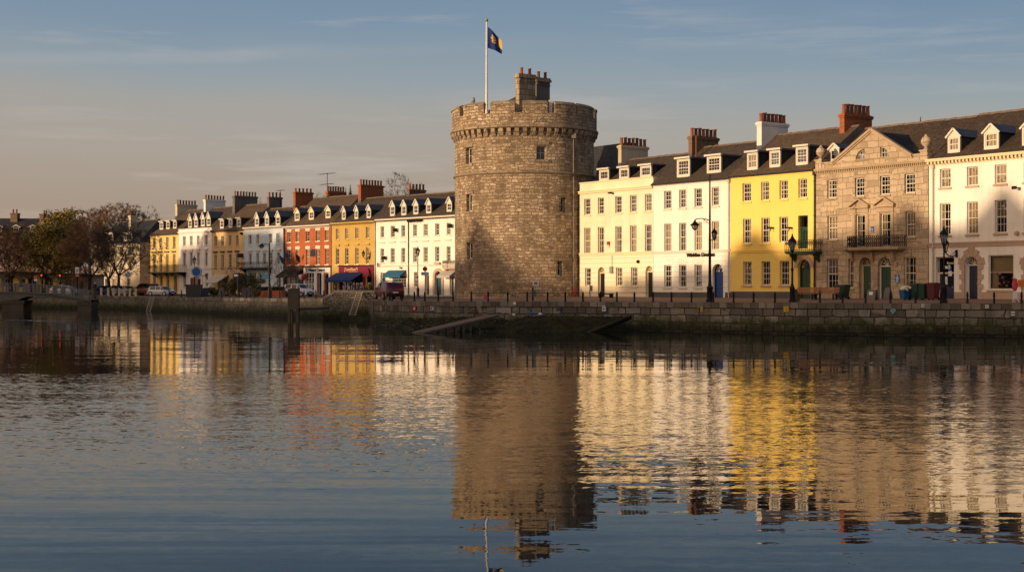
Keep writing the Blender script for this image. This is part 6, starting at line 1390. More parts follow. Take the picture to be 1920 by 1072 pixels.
P = at(1136, .75); t = thing('bench', 'low black bench by the first arched door of the cream house', 'bench', P, RR.ang, 'benches'); m = MB(); m.box(-.8,.8,-.2,.2,.28,.36); m.build('seat', M['black'], t)
for x in (-.7,.7): m = MB(); m.box(x-.05,x+.05,-.18,.18,-.05,.28); m.build('leg', M['black'], t)
P = Vector((*RR.p(RR.t(1078, -.7), -.7), 0)); m = MB(); m.cyl((0,0,.0),(0,0,.62),.10,n=10); m.lathe(0,0,[(.1,.62),(.09,.7),(.04,.76),(.05,.82),(0,.86)],10); tag(m.build('fire_hydrant', M['red'], None, True, P), 'red cylinder standing between the tower drainpipe and the cream house', 'hydrant')
m = MB(); r = random.Random(1)
P = at(910, .55); m.lathe(0,0,[(0,.0),(.12,.03),(.15,.2),(.1,.3),(.12,.36),(0,.42)],8); tag(m.build('litter_bag', M['pink'], None, True, P), 'pink bag on the pavement at the foot of the tower', 'bag')
P = at(1003-4, .12); t = thing('standpipe', 'dark post with a blue tap box in front of the tower', 'post', P); m = MB(); m.cyl((0,0,-.1),(0,0,1.0),.06,n=8); m.build('post', M['black'], t); m = MB(); m.box(-.02,.22,-.1,.1,.35,.75); m.build('tap_box', M['teal'], t)
# parasol and box at the right
P = at(1903, .25); t = thing('folded_parasol', 'folded pink parasol on a white stand outside the shop window', 'parasol', P); t.scale = (.75,.75,.9); m = MB(); m.lathe(0,0,[(.0,.75),(.12,.8),(.2,.95),(.24,1.25),(.16,1.5),(.2,1.55),(.1,1.62),(0,1.66)],9); m.build('canopy', M['pink'], t, True); m = MB(); m.cyl((0,0,0),(0,0,.8),.03,n=8); m.build('pole', M['signwhite'], t); m = MB(); m.box(-.16,.16,-.1,.05,.25,.75); m.bar((-.1,0,.3),(-.25,-.2,0),.04,.04); m.bar((.1,0,.3),(.3,-.2,0),.04,.04); m.build('stand', M['signwhite'], t)
P = at(1916, .4); t = thing('post_box', 'orange box on a post near the right edge', 'box', P); m = MB(); m.cyl((0,0,0),(0,0,.9),.04,n=8); m.build('post', M['galv'], t); m = MB(); m.box(-.22,.22,-.12,.12,.9,1.35); m.build('box', M['orange'], t)
# bottles and rags caught below the wall
for i, (px, py, mt, l) in enumerate(((958,589.5,'pink','pink rag'),(998,588,'signblue','blue plastic bag'),(1013,588.5,'signwhite','white bottle'),(963,589.8,'signwhite','white scrap'))):
    d = 98.2; P = wpt(px, py, d); m = MB(); m.lathe(0,0,[(0,-.1),(.12,-.06),(.15,.03),(.05,.1),(0,.12)],7); o = tag(m.build('litter', M[mt], None, False, P), f'{l} lying at the foot of the quay wall below the tower', 'litter'); o.scale = (2 if i == 1 else 1,1,.8)
# ------------------------------------------------------------------ cars
def car(px, k, rz, mt, label, L=4.1, W=1.72, H=1.48, kind='hatch', rear=False, rack=False):
    t = thing('parked_car', label, 'car', at(px, k), rz, 'cars parked along the quay')
    # stations along x (front at +x): x, underside, waist, roof, half width at the waist, half width at the roof
    S = {'hatch':[(-.5,.35,.80,.82,.40,.36),(-.47,.22,.86,1.05,.47,.40),(-.36,.2,.88,1.42,.5,.40),(-.1,.2,.90,1.48,.5,.41),(.12,.2,.90,1.40,.5,.40),(.26,.2,.90,.95,.5,.42),(.30,.2,.88,.90,.5,.44),(.44,.22,.76,.78,.47,.42),(.5,.3,.58,.60,.40,.36)],
         'suv':[(-.5,.4,.95,1.0,.42,.38),(-.48,.25,1.0,1.25,.48,.41),(-.42,.24,1.0,1.52,.5,.42),(-.1,.24,1.0,1.58,.5,.43),(.1,.24,1.0,1.52,.5,.42),(.24,.24,1.0,1.05,.5,.44),(.28,.24,.98,1.0,.5,.45),(.46,.26,.88,.9,.47,.42),(.5,.34,.7,.72,.41,.37)]}[kind]
    f = H/max(s[3] for s in S); m = MB(); g = MB(); R_ = []
    for x, zb, zw, zr, ww, wr in S: x *= L; R_.append([(x,-ww*W*.96,zb*f),(x,-ww*W,zw*f*.62),(x,-ww*W*.97,zw*f),(x,-wr*W,max(zr,zw+.01)*f),(x,wr*W,max(zr,zw+.01)*f),(x,ww*W*.97,zw*f),(x,ww*W,zw*f*.62),(x,ww*W*.96,zb*f)])
    for a, b in zip(R_, R_[1:]):
        for i in range(7): m.face([a[i],b[i],b[i+1],a[i+1]])
        m.face([a[7],b[7],b[0],a[0]])
    m.face(R_[0][::-1]); m.face(R_[-1]); m.build('body', M[mt], t, True)
    def ins(a, b, c, d, e): # window panel slightly proud of the body side
        q = [Vector(v) for v in (a,b,c,d)]; ctr = sum(q, Vector())/4; n = (q[1]-q[0]).cross(q[3]-q[0]).normalized(); n = n if n.dot(ctr-Vector((0,0,.6))) > 0 else -n
        g.face([ctr+(v-ctr)*e+n*.012 for v in q])
    for i0, i1 in ((2,3),(3,4),(4,5)):
        a, b = R_[i0], R_[i1]; ins(a[2],b[2],b[3],a[3],.84); ins(a[5],b[5],b[4],a[4],.84)
    a, b = R_[4], R_[5]; ins(a[3],b[3],b[4],a[4],.86); a, b = R_[1], R_[2]; ins(a[3],b[3],b[4],a[4],.86)
    g.build('windows', M['car_glass'], t)
    for x in (-.31*L, .31*L):
        for y in (-W*.5, W*.5):
            m = MB(); s_ = 1 if y > 0 else -1; m.cyl((x,y-.17*s_,.31),(x,y+.015*s_,.31),.315,n=18); w = m.build('wheel', M['tyre'], t); m = MB(); m.cyl((x,y+.0*s_,.31),(x,y+.025*s_,.31),.19,n=12); m.build('rim', M['rim'], w)
    zl = S[-2][2]*f-.14; zt_ = S[1][2]*f-.1
    for y in (-.36*W, .36*W):
        m = MB(); m.box(.465*L,.492*L,y-.17,y+.17,zl-.08,zl+.06); m.build('headlight', M['signwhite'], t); m = MB(); m.box(-.495*L,-.475*L,y-.12,y+.12,zt_-.12,zt_+.1); m.build('tail_light', M['red'], t)
    m = MB(); m.box(.47*L,.505*L,-.5*W*.8,.5*W*.8,.3,.46); m.build('bumper', M['tyre'], t); m = MB(); m.box(-.505*L,-.48*L,-.5*W*.8,.5*W*.8,.3,.46); m.build('bumper', M['tyre'], t); m = MB(); m.box(.485*L,.503*L,-.35,.35,.5,.6); m.build('grille', M['tyre'], t)
    m = MB(); m.box(.503*L,.508*L,-.26,.26,.34,.44); m.build('number_plate', M['signwhite'], t); m = MB(); m.box(-.508*L,-.503*L,-.26,.26,.55,.65); m.build('number_plate', M['signwhite'], t)
    for s_ in (-1,1): m = MB(); m.box(.17*L,.20*L,s_*W*.5-.02,s_*(W*.5+.16),.95*f,1.07*f); m.build('wing_mirror', M[mt], t)
    if rack:
        m = MB(); zr = H+.08; [m.bar((x,-.55,zr),(x,.55,zr),.06,.05) for x in (-.9,-.1,.6)]; [m.bar((-1.2,y,zr-.03),(.8,y,zr-.03),.05,.06) for y in (-.55,.55)]; m.build('roof_rack', M['galv'], t)
car(559, .42, -.55, 'carwhite', 'white hatchback parked in front of the brick house', 3.7, 1.7, 1.5)
car(729, .2, 1.95, 'carred', 'red off-roader with roof rack in front of the long white house', 3.9, 1.75, 1.5, 'suv', True, True)
car(303, .35, -.5, 'carsilver', 'silver saloon parked in front of the gold house', 4.0, 1.72, 1.35)
car(272, .5, 2.6, 'cardark', 'dark maroon people carrier behind the silver car', 4.4, 1.8, 1.75, 'suv', True)
car(229, .45, -.2, 'carwhite', 'white car half hidden by the pale posts under the trees', 3.9, 1.7, 1.45); car(244, .5, -.2, 'carblue', 'blue car behind the pale posts under the trees', 3.9, 1.7, 1.4); car(207, .45, .1, 'carblue', 'dark blue car beside the tree trunks', 3.9, 1.7, 1.4)
car(124, .03, .0, 'carsilver', 'pale car on the road behind the footbridge railing', 4.2, 1.7, 1.4)
# ------------------------------------------------------------------ a person by the bridge end
P = at(178, .08); P.z += .0; me = bpy.data.meshes.new('person')
V = [(0,0,.92),(0,0,1.15),(0,0,1.40),(0,0,1.50),(0,-.02,1.62),(0,-.01,1.74),(.09,0,.88),(.10,.02,.48),(.10,.04,.08),(.10,-.10,.04),(-.09,0,.88),(-.12,-.05,.48),(-.13,-.0,.08),(-.13,-.14,.04),(.19,0,1.38),(.25,.03,1.10),(.23,-.08,.86),(-.19,0,1.38),(-.25,.03,1.10),(-.22,-.1,.88)]
E = [(0,1),(1,2),(2,3),(3,4),(4,5),(0,6),(6,7),(7,8),(8,9),(0,10),(10,11),(11,12),(12,13),(2,14),(14,15),(15,16),(2,17),(17,18),(18,19)]
Rr = [(.16,.11),(.16,.11),(.18,.11),(.06,.06),(.095,.105),(.06,.07),(.10,.10),(.07,.07),(.05,.05),(.05,.035),(.10,.10),(.07,.07),(.05,.05),(.05,.035),(.07,.07),(.05,.05),(.035,.035),(.07,.07),(.05,.05),(.035,.035)]
me.from_pydata(V, E, []); o = bpy.data.objects.new('person', me); C.objects.link(o); o.location = P; o.rotation_euler = (0,0,.6)
sk = o.modifiers.new('skin', 'SKIN'); sk.use_smooth_shade = True
for i, rr in enumerate(Rr): me.skin_vertices[0].data[i].radius = rr
me.skin_vertices[0].data[0].use_root = True; ss = o.modifiers.new('sub', 'SUBSURF'); ss.levels = 1; ss.render_levels = 2; me.materials.append(M['coat'])
tag(o, 'person in a dark coat and pale cap standing at the bridge end', 'person')
m = MB(); m.lathe(0,-.02,[(.1,1.66),(.115,1.70),(.1,1.77),(0,1.81)],12); m.box(-.08,.08,-.2,-.08,1.68,1.70); m.build('cap', M['signwhite'], o, True); m = MB(); m.lathe(0,-.095,[(0,1.55),(.05,1.57),(.06,1.62),(.04,1.66),(0,1.67)],8); m.build('face', M['skin'], o, True)
# ------------------------------------------------------------------ trees and bushes
def tree(name, label, P, H, spread, seed, limbs=6, twig='twig_grey', dens=1., leaf=None, trunk_h=.24, trunk_r=None, leafn=9000, aspect=1., group='quayside trees', lean=0., lift=.0, fine=.03, twl=.9, lsz=1., nb=420):
    r = random.Random(seed); t = thing(name, label, 'tree', P, 0, group)
    tr = MB(); tw = MB(); ends = []; R0 = trunk_r or H*.028
    crown_c = Vector((lean, 0, H*(.60+lift))); rx, rz = spread, H*(.42-lift)
    def inside(p): q = p-crown_c; return (q.x/rx)**2+(q.y/rx)**2+(q.z/rz)**2
    nodes_ = []
    def limb(p, d, L, rad, n, bend, lvl):
        for i in range(n):
            d = (d+Vector((r.uniform(-1,1),r.uniform(-1,1),r.uniform(-.2,.5)))*bend).normalized(); q = p+d*(L/n); r2 = rad*(.9 if lvl == 0 else .82)
            tr.cyl(p, q, rad, r2, 8 if lvl == 0 else 5, 0, False); p, rad = q, r2
            if lvl: nodes_.append((p, rad))
            if lvl and inside(p) > .75: break
        return p, d, rad
    p, d, rad = limb(Vector((0,0,-.2)), Vector((lean*.06,0,1)).normalized(), H*trunk_h, R0, 4, .06, 0); nodes_.append((p, rad))
    for k in range(limbs):                       # main limbs spread from the fork
        a = 2*math.pi*(k+r.random()*.7)/limbs; up = r.uniform(.5,2.4)
        e, dd, rr = limb(p, Vector((math.cos(a)*rx/H*2.4+lean*.1, math.sin(a)*rx/H*2.4, up)).normalized(), H*.5, rad*r.uniform(.45,.66), 6, .16, 1)
    pts = []
    while len(pts) < nb:                         # boughs reach for points spread through the crown
        v = Vector((r.uniform(-1,1),r.uniform(-1,1),r.uniform(-1,1)))
        if v.length > 1 or v.length < r.uniform(.1,.75) or (v.z < -.35 and r.random() < .6): continue
        f = 1+.13*math.sin(v.x*5+seed)+.10*math.sin(v.z*7+v.y*4+seed*2)
        pts.append(crown_c+Vector((v.x*rx*f, v.y*rx*f, v.z*rz*f)))
    pts.sort(key=lambda q: (q-p).length)
    for q in pts:
        bp_, br_ = min(nodes_, key=lambda nd: (nd[0]-q).length_squared+.8*max(0, nd[0].z-q.z)**2)
        L = (q-bp_).length; r0 = min(br_*.7, .02+.012*L+.006*H*.1); mid = bp_.lerp(q,.5)+Vector((r.uniform(-1,1),r.uniform(-1,1),r.uniform(-.3,.6)))*L*.12
        tw.cyl(bp_, mid, r0, r0*.75, 4 if r0 > .05 else 3, 0, False); tw.cyl(mid, q, r0*.75, max(.012, r0*.5), 3, 0, False); nodes_.append((mid, r0*.75)); nodes_.append((q, max(.02, r0*.5))); ends.append((q, (q-mid).normalized()))
    tr.build('trunk', M['bark'], t, True)
    for p, d in ends:
        for i in range(max(1, int(r.uniform(5,9)*dens))):
            dd = (d+Vector((r.uniform(-1,1),r.uniform(-1,1),r.uniform(-.6,.9)))*.9).normalized(); q = p+dd*r.uniform(.3,twl); s_ = dd.orthogonal().normalized()*fine; m_ = p.lerp(q,.55)
            tw.face([p-s_*.5, p+s_*.5, q])
            for _ in range(2): e = (dd+Vector((r.uniform(-1,1),r.uniform(-1,1),r.uniform(-.5,.8)))*.8).normalized(); tw.face([m_-s_*.4, m_+s_*.4, m_+e*r.uniform(.2,.6)])
    if leaf:
        mats = [M[x] for x in leaf]; lf = MB()
        for i in range(leafn):
            p, d = r.choice(ends); c = p+Vector((r.gauss(0,.35),r.gauss(0,.35),r.gauss(0,.32))); a = Vector((r.uniform(-1,1),r.uniform(-1,1),r.uniform(-1,1))).normalized(); b = a.orthogonal().normalized(); s_ = r.uniform(.07,.17)*lsz
            k = min(len(mats)-1, int(abs(math.sin(p.x*1.7+p.z*2.3))*len(mats))) if r.random() < .7 else r.randrange(len(mats))
            lf.face([c-a*s_, c+b*s_*.6, c+a*s_, c-b*s_*.6], k)
        cr = lf.build('crown', mats, t); tw.build('twigs', M[twig], cr)
    else: tw.build('crown', M[twig], t)
    return t
def tpos(px, d, z=None): u = (px-CX)/F; X = u*d; return Vector((X, d, gz(X, d) if z is None else z))
def th(px, d, ytop): P = tpos(px, d); return P, CZ+(HY-ytop)/F*d-P.z
P, H = th(22, 203+6, 425); tree('bare_tree', 'reddish bare tree at the left edge in front of the far house', P, H, 4.8, 11, 7, 'twig_red', 1.5, nb=950, twl=1.0, fine=.04)
P, H = th(58, 213, 440); tree('bare_tree', 'smaller reddish bare tree between the left edge and the leafy tree', P, H, 3.4, 12, 6, 'twig_red', 1.1, nb=450, fine=.04)
P, H = th(84, 208, 405); tree('autumn_tree', 'broad autumn tree with yellow green leaves behind the footbridge', P, H, 4.3, 13, 8, 'twig_grey', .4, ('leaf_olive','leaf_yellow','leaf_yellow'), leafn=26000, lean=2.2, trunk_h=.2, lsz=1.3, nb=600)
P, H = th(168, 203, 418); tree('bare_tree', 'bare tree with rusty twigs right of the leafy tree', P, H, 4.0, 14, 6, 'twig_red', 1.4, lean=-.2, nb=850, fine=.04)
P, H = th(205, 204, 421); tree('bare_tree', 'dark bare tree with forked trunk in front of the cream house', P, H, 4.6, 25, 7, 'twig_grey', .7, trunk_h=.24, trunk_r=.28, nb=800, fine=.035)
P, H = th(221.5, 202, 416); tree('bare_tree', 'tall straight bare tree with dark trunk in front of the cream house', P, H, 4.6, 16, 7, 'twig_grey', .7, trunk_h=.28, trunk_r=.27, lean=1.2, nb=800, fine=.035)
# trees on the rise behind the roofs
for px, d, yt, sp, sd, tg, lab, nm in ((205,330,386,8.0,31,'twig_red','broad brown bare tree on the skyline behind the cream house','bare_tree'),(170,335,398,5.,32,'twig_red','smaller brown bare tree on the skyline above the leafy tree','bare_tree'),(252,340,392,4.9,33,'twig_grey','grey bare tree on the skyline left of the gold house','bare_tree'),(88,330,403,3.5,38,'twig_grey','small dark bare tree on the skyline beside the far house','bare_tree'),(280,330,398,4.0,39,'twig_grey','thin bare tree behind the brick chimney','bare_tree'),
                                     (754,262,330,4.6,34,'twig_grey','rounded bare tree on the skyline behind the long white house','bare_tree'),(500,300,380,3.2,36,'twig_red','small bare tree between the grey chimneys','bare_tree'),(590,290,364,3.0,37,'twig_grey','thin bare tree under the roof aerial of the brick house','bare_tree')):
    P = tpos(px, d); H = CZ+(HY-yt)/F*d-P.z; tree(nm, lab, P, H, sp, sd, 9 if sp > 6 else 7, tg, 2.2 if sp > 4.8 else .8, trunk_h=.34, group='trees on the skyline', lift=.1, fine=.05, nb=900 if sp > 6 else 350, twl=1.1)
def conifer(px, d, ytop, w, label, seed):
    P = tpos(px, d); H = CZ+(HY-ytop)/F*d-P.z; r = random.Random(seed); t = thing('conifer', label, 'tree', P, 0, 'trees on the skyline'); m = MB(); m.cyl((0,0,0),(0,0,H),.25,.04,7); m.build('trunk', M['bark'], t); m = MB()
    for i in range(1500):
        k = r.random()**.7; z = H*(1-k*.5); rr = w*1.5*k*r.uniform(.4,1.); a = r.uniform(0,6.28); p = Vector((math.cos(a)*rr*.3,math.sin(a)*rr*.3,z)); q = Vector((math.cos(a)*rr,math.sin(a)*rr,z-rr*.35)); s_ = Vector((-math.sin(a),math.cos(a),0))*.12; m.face([p-s_,p+s_,q])
    m.build('crown', M['leaf_green'], t)
conifer(657, 260, 346, 2.6, 'dark conifer tip behind the big brick chimney', 3); conifer(648, 262, 352, 2.0, 'smaller conifer tip beside the brick chimney', 4); conifer(478, 290, 386, 2.2, 'dark conifer tip between the roofs of beige and blue houses', 5); conifer(535, 290, 388, 2.5, 'dark conifer behind the pale blue house roof', 6)
conifer(1726, 160, 219, 1.2, 'small conifer tip above the granite house roof', 7)
def bush(px, k, w, hh, seed, label, leaf=('leaf_green','leaf_olive'), n=1400, name='bush', size=.12):
    P = at(px, k); r = random.Random(seed); t = thing(name, label, 'bush', P, 0, 'bushes outside the shops'); m = MB()
    blobs = [(r.uniform(-w*.6,w*.6), r.uniform(-.4,.4), hh*r.uniform(.3,.75), r.uniform(.35,.6)) for i in range(7)]
    for i in range(n):
        bx_, by_, bz_, br_ = r.choice(blobs); v = Vector((r.gauss(0,1),r.gauss(0,1),r.gauss(0,1))).normalized()*br_*r.uniform(.5,1.05); c = Vector((bx_+v.x*w*.7,by_+v.y*.7,max(.08,bz_+v.z*hh*.6))); a = Vector((r.uniform(-1,1),r.uniform(-1,1),r.uniform(-1,1))).normalized(); b = a.orthogonal().normalized(); s_ = r.uniform(.5,1.2)*size
        m.face([c-a*s_,c+b*s_*.6,c+a*s_,c-b*s_*.6], r.randrange(len(leaf)))
    m.build('foliage', [M[x] for x in leaf], t); m = MB()
    for i in range(8): a = r.uniform(0,6.28); m.cyl((.1*math.cos(a),.1*math.sin(a),-.05),(w*.5*math.cos(a),.3*math.sin(a),hh*.6),.03,.01,5)
    m.build('stem', M['bark'], t)
bush(468, .45, 2.3, 3.0, 1, 'large dark evergreen bush in front of the pale blue house', n=3800); bush(396, .5, .9, 1.3, 2, 'low dark bush left of the cream awning', n=1100); bush(405, .55, .8, 1.1, 8, 'low rounded shrub right beneath the cream awning', n=900); bush(424, .5, 1.2, 1.6, 3, 'brown green bush right of the cream awning', ('leaf_olive','leaf_green','twig_red'), 1400); bush(444, .4, 1.2, 2.0, 4, 'tall dark bush beside the hanging board post', n=1500); bush(690, .6, .7, 1.5, 5, 'clipped green bush outside the burgundy shop', n=1200, size=.09); bush(643, .75, .8, .8, 6, 'potted dark shrub below the navy awning', n=600); bush(482, .3, .9, 1.0, 9, 'reddish low shrub beside the brick planter', ('twig_red','leaf_olive'), 800)
P, H = th(508, dq(508)+10, 487); tree('young_tree', 'slender bare young tree in front of the pale blue house', P, H, 2.0, 41, 5, 'twig_grey', .3, trunk_h=.3, trunk_r=.1, lean=.6, nb=110, twl=.6)
P, H = th(449, dq(449)+12, 492); tree('young_tree', 'slender bare young tree between the beige and pale blue houses', P, H, 1.9, 42, 5, 'twig_grey', .3, trunk_h=.3, trunk_r=.09, nb=100, twl=.6)
a, b = at(484, .35), at(531, .35); t = thing('brick_planter', 'long low brick planter with clipped hedge outside the pale blue house', 'planter', (0,0,0)); m = MB(); m.bar(a+Vector((0,0,.35)), b+Vector((0,0,.35)), .5, .8); m.build('planter_wall', M['brick'], t); m = MB(); r = random.Random(5)
for i in range(1500): c = a.lerp(b, r.random())+Vector((r.uniform(-.3,.3),r.uniform(-.3,.3),.75+r.random()*.4)); u = Vector((r.uniform(-1,1),r.uniform(-1,1),r.uniform(-1,1))).normalized(); v = u.orthogonal().normalized(); m.face([c-u*.09,c+v*.06,c+u*.09,c-v*.06])
m.build('hedge', M['leaf_green'], t)
for px, mt, lab, w in ((382.5,'navy','dark blue box planter outside the arched entrance',.5),(364,'blackdoor','black square kiosk box at the foot of the lamp with the blue sign',.95),(462,'plinth','grey box planter beside the evergreen bush',.5),(416,'stack_grey','pale grey pot under the shrubs',.2)):
    t = thing('planter', lab, 'planter', at(px, .2 if px != 364 else .08), 0); m = MB(); hh = 1.1 if px != 364 else 1.5; m.prism([(-w*.9,0),(w*.9,0),(w,hh),(-w,hh)], -.4, .4); m.box(-w*1.06,w*1.06,-.44,.44,hh-.06,hh); m.build('box', M[mt], t)
bush(380, .22, .5, .6, 12, 'small plant beside the blue box planter', n=300)
# ------------------------------------------------------------------ the opposite bank behind the viewer: it shades the foot of the view at sunset
SUN_EL = math.radians(6.0); SH = Vector((-.83,-.557)).normalized(); EH = Vector((-SH.y, SH.x)); EH = -EH if EH.x < 0 else EH
def shade_from(P, zs, s): return Vector((*(P+SH*s), zs+s*math.tan(SUN_EL)))
M['bank_wall'] = paint('opposite_bank_render', (.30,.27,.24)); 
bank_n = 0
def bank_house(px, zs_eave, zs_ridge, w, row=None, s=150., gable=False, k=0., off=0.):
    global bank_n; bank_n += 1
    row = row or (RR if px > 960 else RL); X, Y = row.p(row.t(px)) if k == 0 else (TX, TY-TR)
    P = Vector((X,Y))+EH*off; e = shade_from(P, zs_eave, s); zr = shade_from(P, zs_ridge, s).z; zb = -.8
    ang = math.atan2(EH.y, EH.x); t = thing('riverside_house', 'rendered gabled house on the near bank behind the viewer', 'house', (e.x, e.y, 0), ang, 'houses on the near bank')
    m = MB(); hw = w/2; facade(m, w, zb, e.z, [], .1) if False else m.box(-hw,hw,-4,4,zb,e.z); m.build('wall', M['bank_wall'], t)
    m = MB()
    if gable: m.prism([(-hw-.2,e.z),(hw+.2,e.z),(0,zr)], -4.2, 4.2)
    else: m.prismx([(-4.3,e.z),(4.3,e.z),(0,zr)], -hw, hw)
    m.build('roof', M['slate'], t)
    for i in range(3):
        for z in (2.,5.,8.):
            if z < e.z-1.6: x = lerp(-hw,hw,(i+.5)/3)-.5; link('window', win_meshes(1.,1.7,2,2,'sash')[0], t, (x,-4.06,z))
    return t
# shade heights along the facades (photo column, eaves, ridge, width)
for px, ze, zr, w, g, s in ((1882,4.2,7.2,6.0,True,150),(1930,4.2,5.6,6.,False,150),(1800,3.4,4.9,9.,False,150),(1705,4.2,6.2,5.,True,150),(1660,3.6,4.8,6.,False,150),(1600,3.4,4.6,8.,False,150),(1490,1.6,3.6,7.,True,150),(1415,2.6,4.9,6.5,True,150),(1330,.6,2.4,8.,False,150),(1230,.4,1.6,9.,False,150),(2080,4.2,6.,14.,False,150),
                            (1130,-.6,.8,8.,False,150)): bank_house(px, ze, zr, w, RR, s, g)
for px, ze, zr, w, g in ((790,.4,1.2,18.,False),(660,.8,2.6,12.,False),(585,2.2,3.6,9.,True),(525,4.,8.2,9.,True),(480,6.5,9.,8.,False),(430,5.2,7.2,8.,True),(365,5.4,7.0,9.,False),(312,1.8,4.2,9.,True)): bank_house(px, ze, zr, w, RL, 165, g)
for off, ze, zr, w, g in ((-6.9,2.6,3.3,4.4,False),(-2.7,.7,4.9,6.6,True)): bank_house(983, ze, zr, w, RR, 170, g, 1, off)
# a church with a spire: its shadow climbs the tower
P = Vector((TX,TY-TR))+EH*(-3.9); e = shade_from(P, 3.9, 170.); t = thing('riverside_church', 'stone church with a pointed spire on the near bank behind the viewer', 'church', (e.x,e.y,0), math.atan2(EH.y,EH.x)); m = MB(); m.box(-1.3,1.3,-1.3,1.3,-.8,e.z); m.build('tower', M['stack_grey'], t); m = MB(); zt = shade_from(P, 7.3, 170.).z; m.lathe(0,0,[(1.7,e.z),(.0,zt)],8); m.build('spire', M['slate'], t)
# an unseen ridge added behind the viewer to shade trees, bridge and quay wall
M['bank_green'] = paint('shade_ridge_green', (.03,.035,.015), .9)
m = MB(); r = random.Random(3); pts = []
for px in range(-700, 300, 12):
    d = 206.; X = (px-CX)/F*d; e = shade_from(Vector((X, d)), table([(150,9.),(176,13.5),(258,13.),(284,4.)], px)+r.uniform(-1.2,1.2), 190.); pts.append(e)
for px in range(300, 2400, 20):
    X, d = (px-CX)/F*dq(px), dq(px); e = shade_from(Vector((X, d)), (-.25 if px > 700 else -.35)+r.uniform(-.12,.12), 190.-(px-300)*.02); pts.append(e)
for a, b in zip(pts, pts[1:]):
    for k0, k1, h0, h1 in ((0,.4,-.8,.6),(.4,1,.6,1.)):
        for sgn in (-1, 1):
            off = lambda k: SH*sgn*(1-k)*18; m.face([(*(a.xy+off(k0)),a.z*h0 if h0 > 0 else h0),(*(b.xy+off(k0)),b.z*h0 if h0 > 0 else h0),(*(b.xy+off(k1)),b.z*h1),(*(a.xy+off(k1)),a.z*h1)])
tag(m.build('shade_ridge', M['bank_green'], None, True), kind='structure')
m = MB(); q = SH; A = q*6-EH*500; B = q*6+EH*500; Cc = q*900+EH*500; D = q*900-EH*500
m.face([(*A,-.8),(*B,-.8),(*Cc,-.8),(*D,-.8)]); m.face([(*B,-.8),(*A,-.8),(*A,-4),(*B,-4)]); tag(m.build('near_bank', M['earth']), kind='structure')
# ------------------------------------------------------------------ sky, sun, camera
w = bpy.data.worlds.new('World'); bpy.context.scene.world = w; w.use_nodes = True; nt = w.node_tree; n = N(nt); out = nt.nodes['World Output']; bg = nt.nodes['Background']
sky = n('ShaderNodeTexSky', sky_type='NISHITA', sun_disc=False, sun_elevation=SUN_EL, sun_rotation=math.atan2(SH.x, SH.y), air_density=1.2, dust_density=2.0, ozone_density=1.5)
nt.links.new(sky.outputs[0], bg.inputs[0]); bg.inputs[1].default_value = .10
dr = n('ShaderNodeTexCoord').outputs['Generated']; xyz = n('ShaderNodeSeparateXYZ', {0:dr}).outputs
hz = n.math('ADD', xyz[2], n.math('MULTIPLY', n.math('SUBTRACT', n.noise(n.mapv(dr,(1.2,1.2,7)), 2.2, 3), .5), .035))
hz = n.math('ADD', hz, n.math('MULTIPLY', xyz[0], .035))
grad = n.ramp(n.math('MULTIPLY', hz, 2.), [(0.,lin(143,122,111)),(.08,lin(151,133,120)),(.17,lin(154,144,136)),(.235,lin(148,145,142)),(.275,lin(132,142,150)),(.34,lin(112,131,150)),(.42,lin(98,121,147)),(.62,lin(62,84,112)),(.85,lin(52,74,104)),(1.,lin(50,72,102))])
cl = n.noise(n.mapv(dr, (2.2,2.2,26.)), 2.6, 6, .6); cl2 = n.noise(n.mapv(dr, (1.0,1.0,9.)), 1.7, 3)
cf = n.math('MULTIPLY', n.ramp(cl, [(.52,(0,0,0)),(.74,(1,1,1))]), n.ramp(cl2, [(.42,(0,0,0)),(.65,(1,1,1))]))
grad = n.mix(n.math('MULTIPLY', cf, .5), grad, lin(186,178,172))
ab = n.math('ABSOLUTE', n.math('DIVIDE', n.math('SUBTRACT', n.math('ADD', xyz[2], n.math('MULTIPLY', n.math('SUBTRACT', n.noise(n.mapv(dr,(3,3,12)), 3., 3), .5), .012)), n.math('ADD', .1665, n.math('MULTIPLY', xyz[0], .055))), .007))
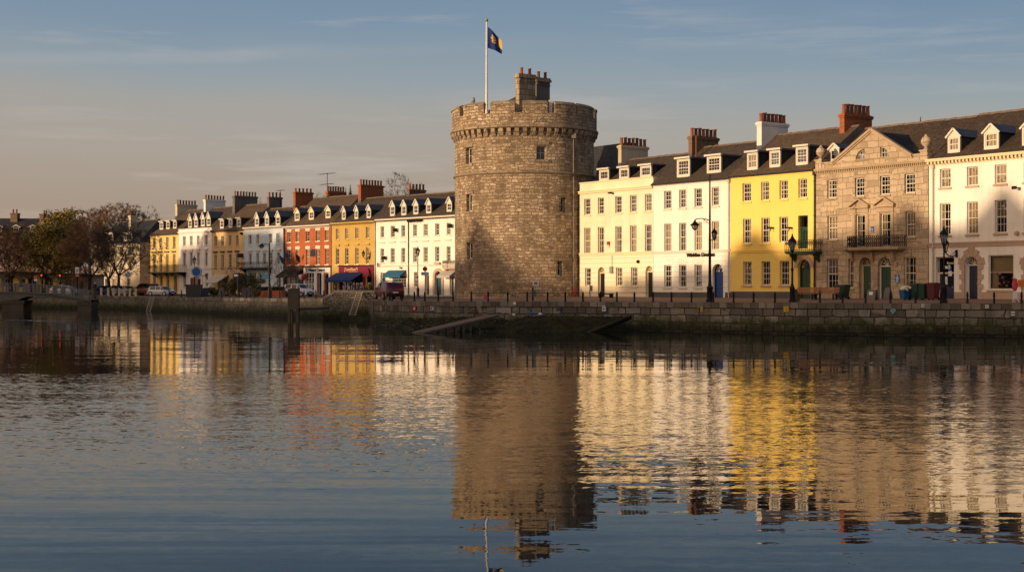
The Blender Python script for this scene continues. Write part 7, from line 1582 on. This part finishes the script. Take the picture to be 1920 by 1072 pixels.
cf2 = n.math('MULTIPLY', n.math('MULTIPLY', n.ramp(ab, [(0.,(1,1,1)),(1.,(0,0,0))], 'EASE'), n.ramp(n.math('ADD', xyz[0], .5), [(.1,(.6,.6,.6)),(.3,(1,1,1)),(.5,(.15,.15,.15)),(.62,(0,0,0))])), n.ramp(n.noise(n.mapv(dr,(5,5,30)), 2.5, 4), [(.3,(.35,.35,.35)),(.65,(1,1,1))]))
grad = n.mix(n.math('MULTIPLY', cf2, .28), grad, lin(172,166,164))
# the whole dome is warmer and brighter towards the setting sun
sd = n('ShaderNodeVectorMath', {0:dr, 1:(SH.x*math.cos(SUN_EL), SH.y*math.cos(SUN_EL), math.sin(SUN_EL))}, operation='DOT_PRODUCT').outputs['Value']
glow = n.ramp(sd, [(.0,(0,0,0)),(.25,(.35,.35,.35)),(.6,(.65,.65,.65)),(.92,(.9,.9,.9)),(1.,(1,1,1))])
grad = n.mix(glow, grad, n.ramp(sd, [(.0,(.62,.62,.64)),(.3,(.64,.60,.58)),(.75,(.84,.66,.50)),(1.,(1.35,.75,.40))]))
b2 = n('ShaderNodeBackground', {0:grad, 1:1.42}); mx = n('ShaderNodeMixShader', {0:.82, 1:bg.outputs[0], 2:b2.outputs[0]}); nt.links.new(mx.outputs[0], out.inputs[0])
sl = bpy.data.lights.new('sun', 'SUN'); sl.energy = 4.6; sl.angle = math.radians(.55); sl.color = (1.,.71,.43)
so = bpy.data.objects.new('sun', sl); C.objects.link(so); sv = Vector((SH.x*math.cos(SUN_EL), SH.y*math.cos(SUN_EL), math.sin(SUN_EL))); so.rotation_euler = (-sv).to_track_quat('-Z','Y').to_euler(); so.location = (-60,-40,60)
cam = bpy.data.cameras.new('camera'); co = bpy.data.objects.new('camera', cam); C.objects.link(co); co.location = (0,0,CZ); co.rotation_euler = (math.pi/2,0,0)
cam.sensor_width = 36; cam.lens = 36*F/1920; cam.shift_y = (HY-536)/1920; cam.clip_end = 9000; cam.clip_start = .5
s_ = bpy.context.scene; s_.camera = co; vs = s_.view_settings; vs.view_transform = 'Standard'; vs.look = 'None'; vs.exposure = 0.; vs.gamma = 1.; vs.use_curve_mapping = False
s_.cycles.max_bounces = 8; s_.cycles.transparent_max_bounces = 12; s_.cycles.use_denoising = True
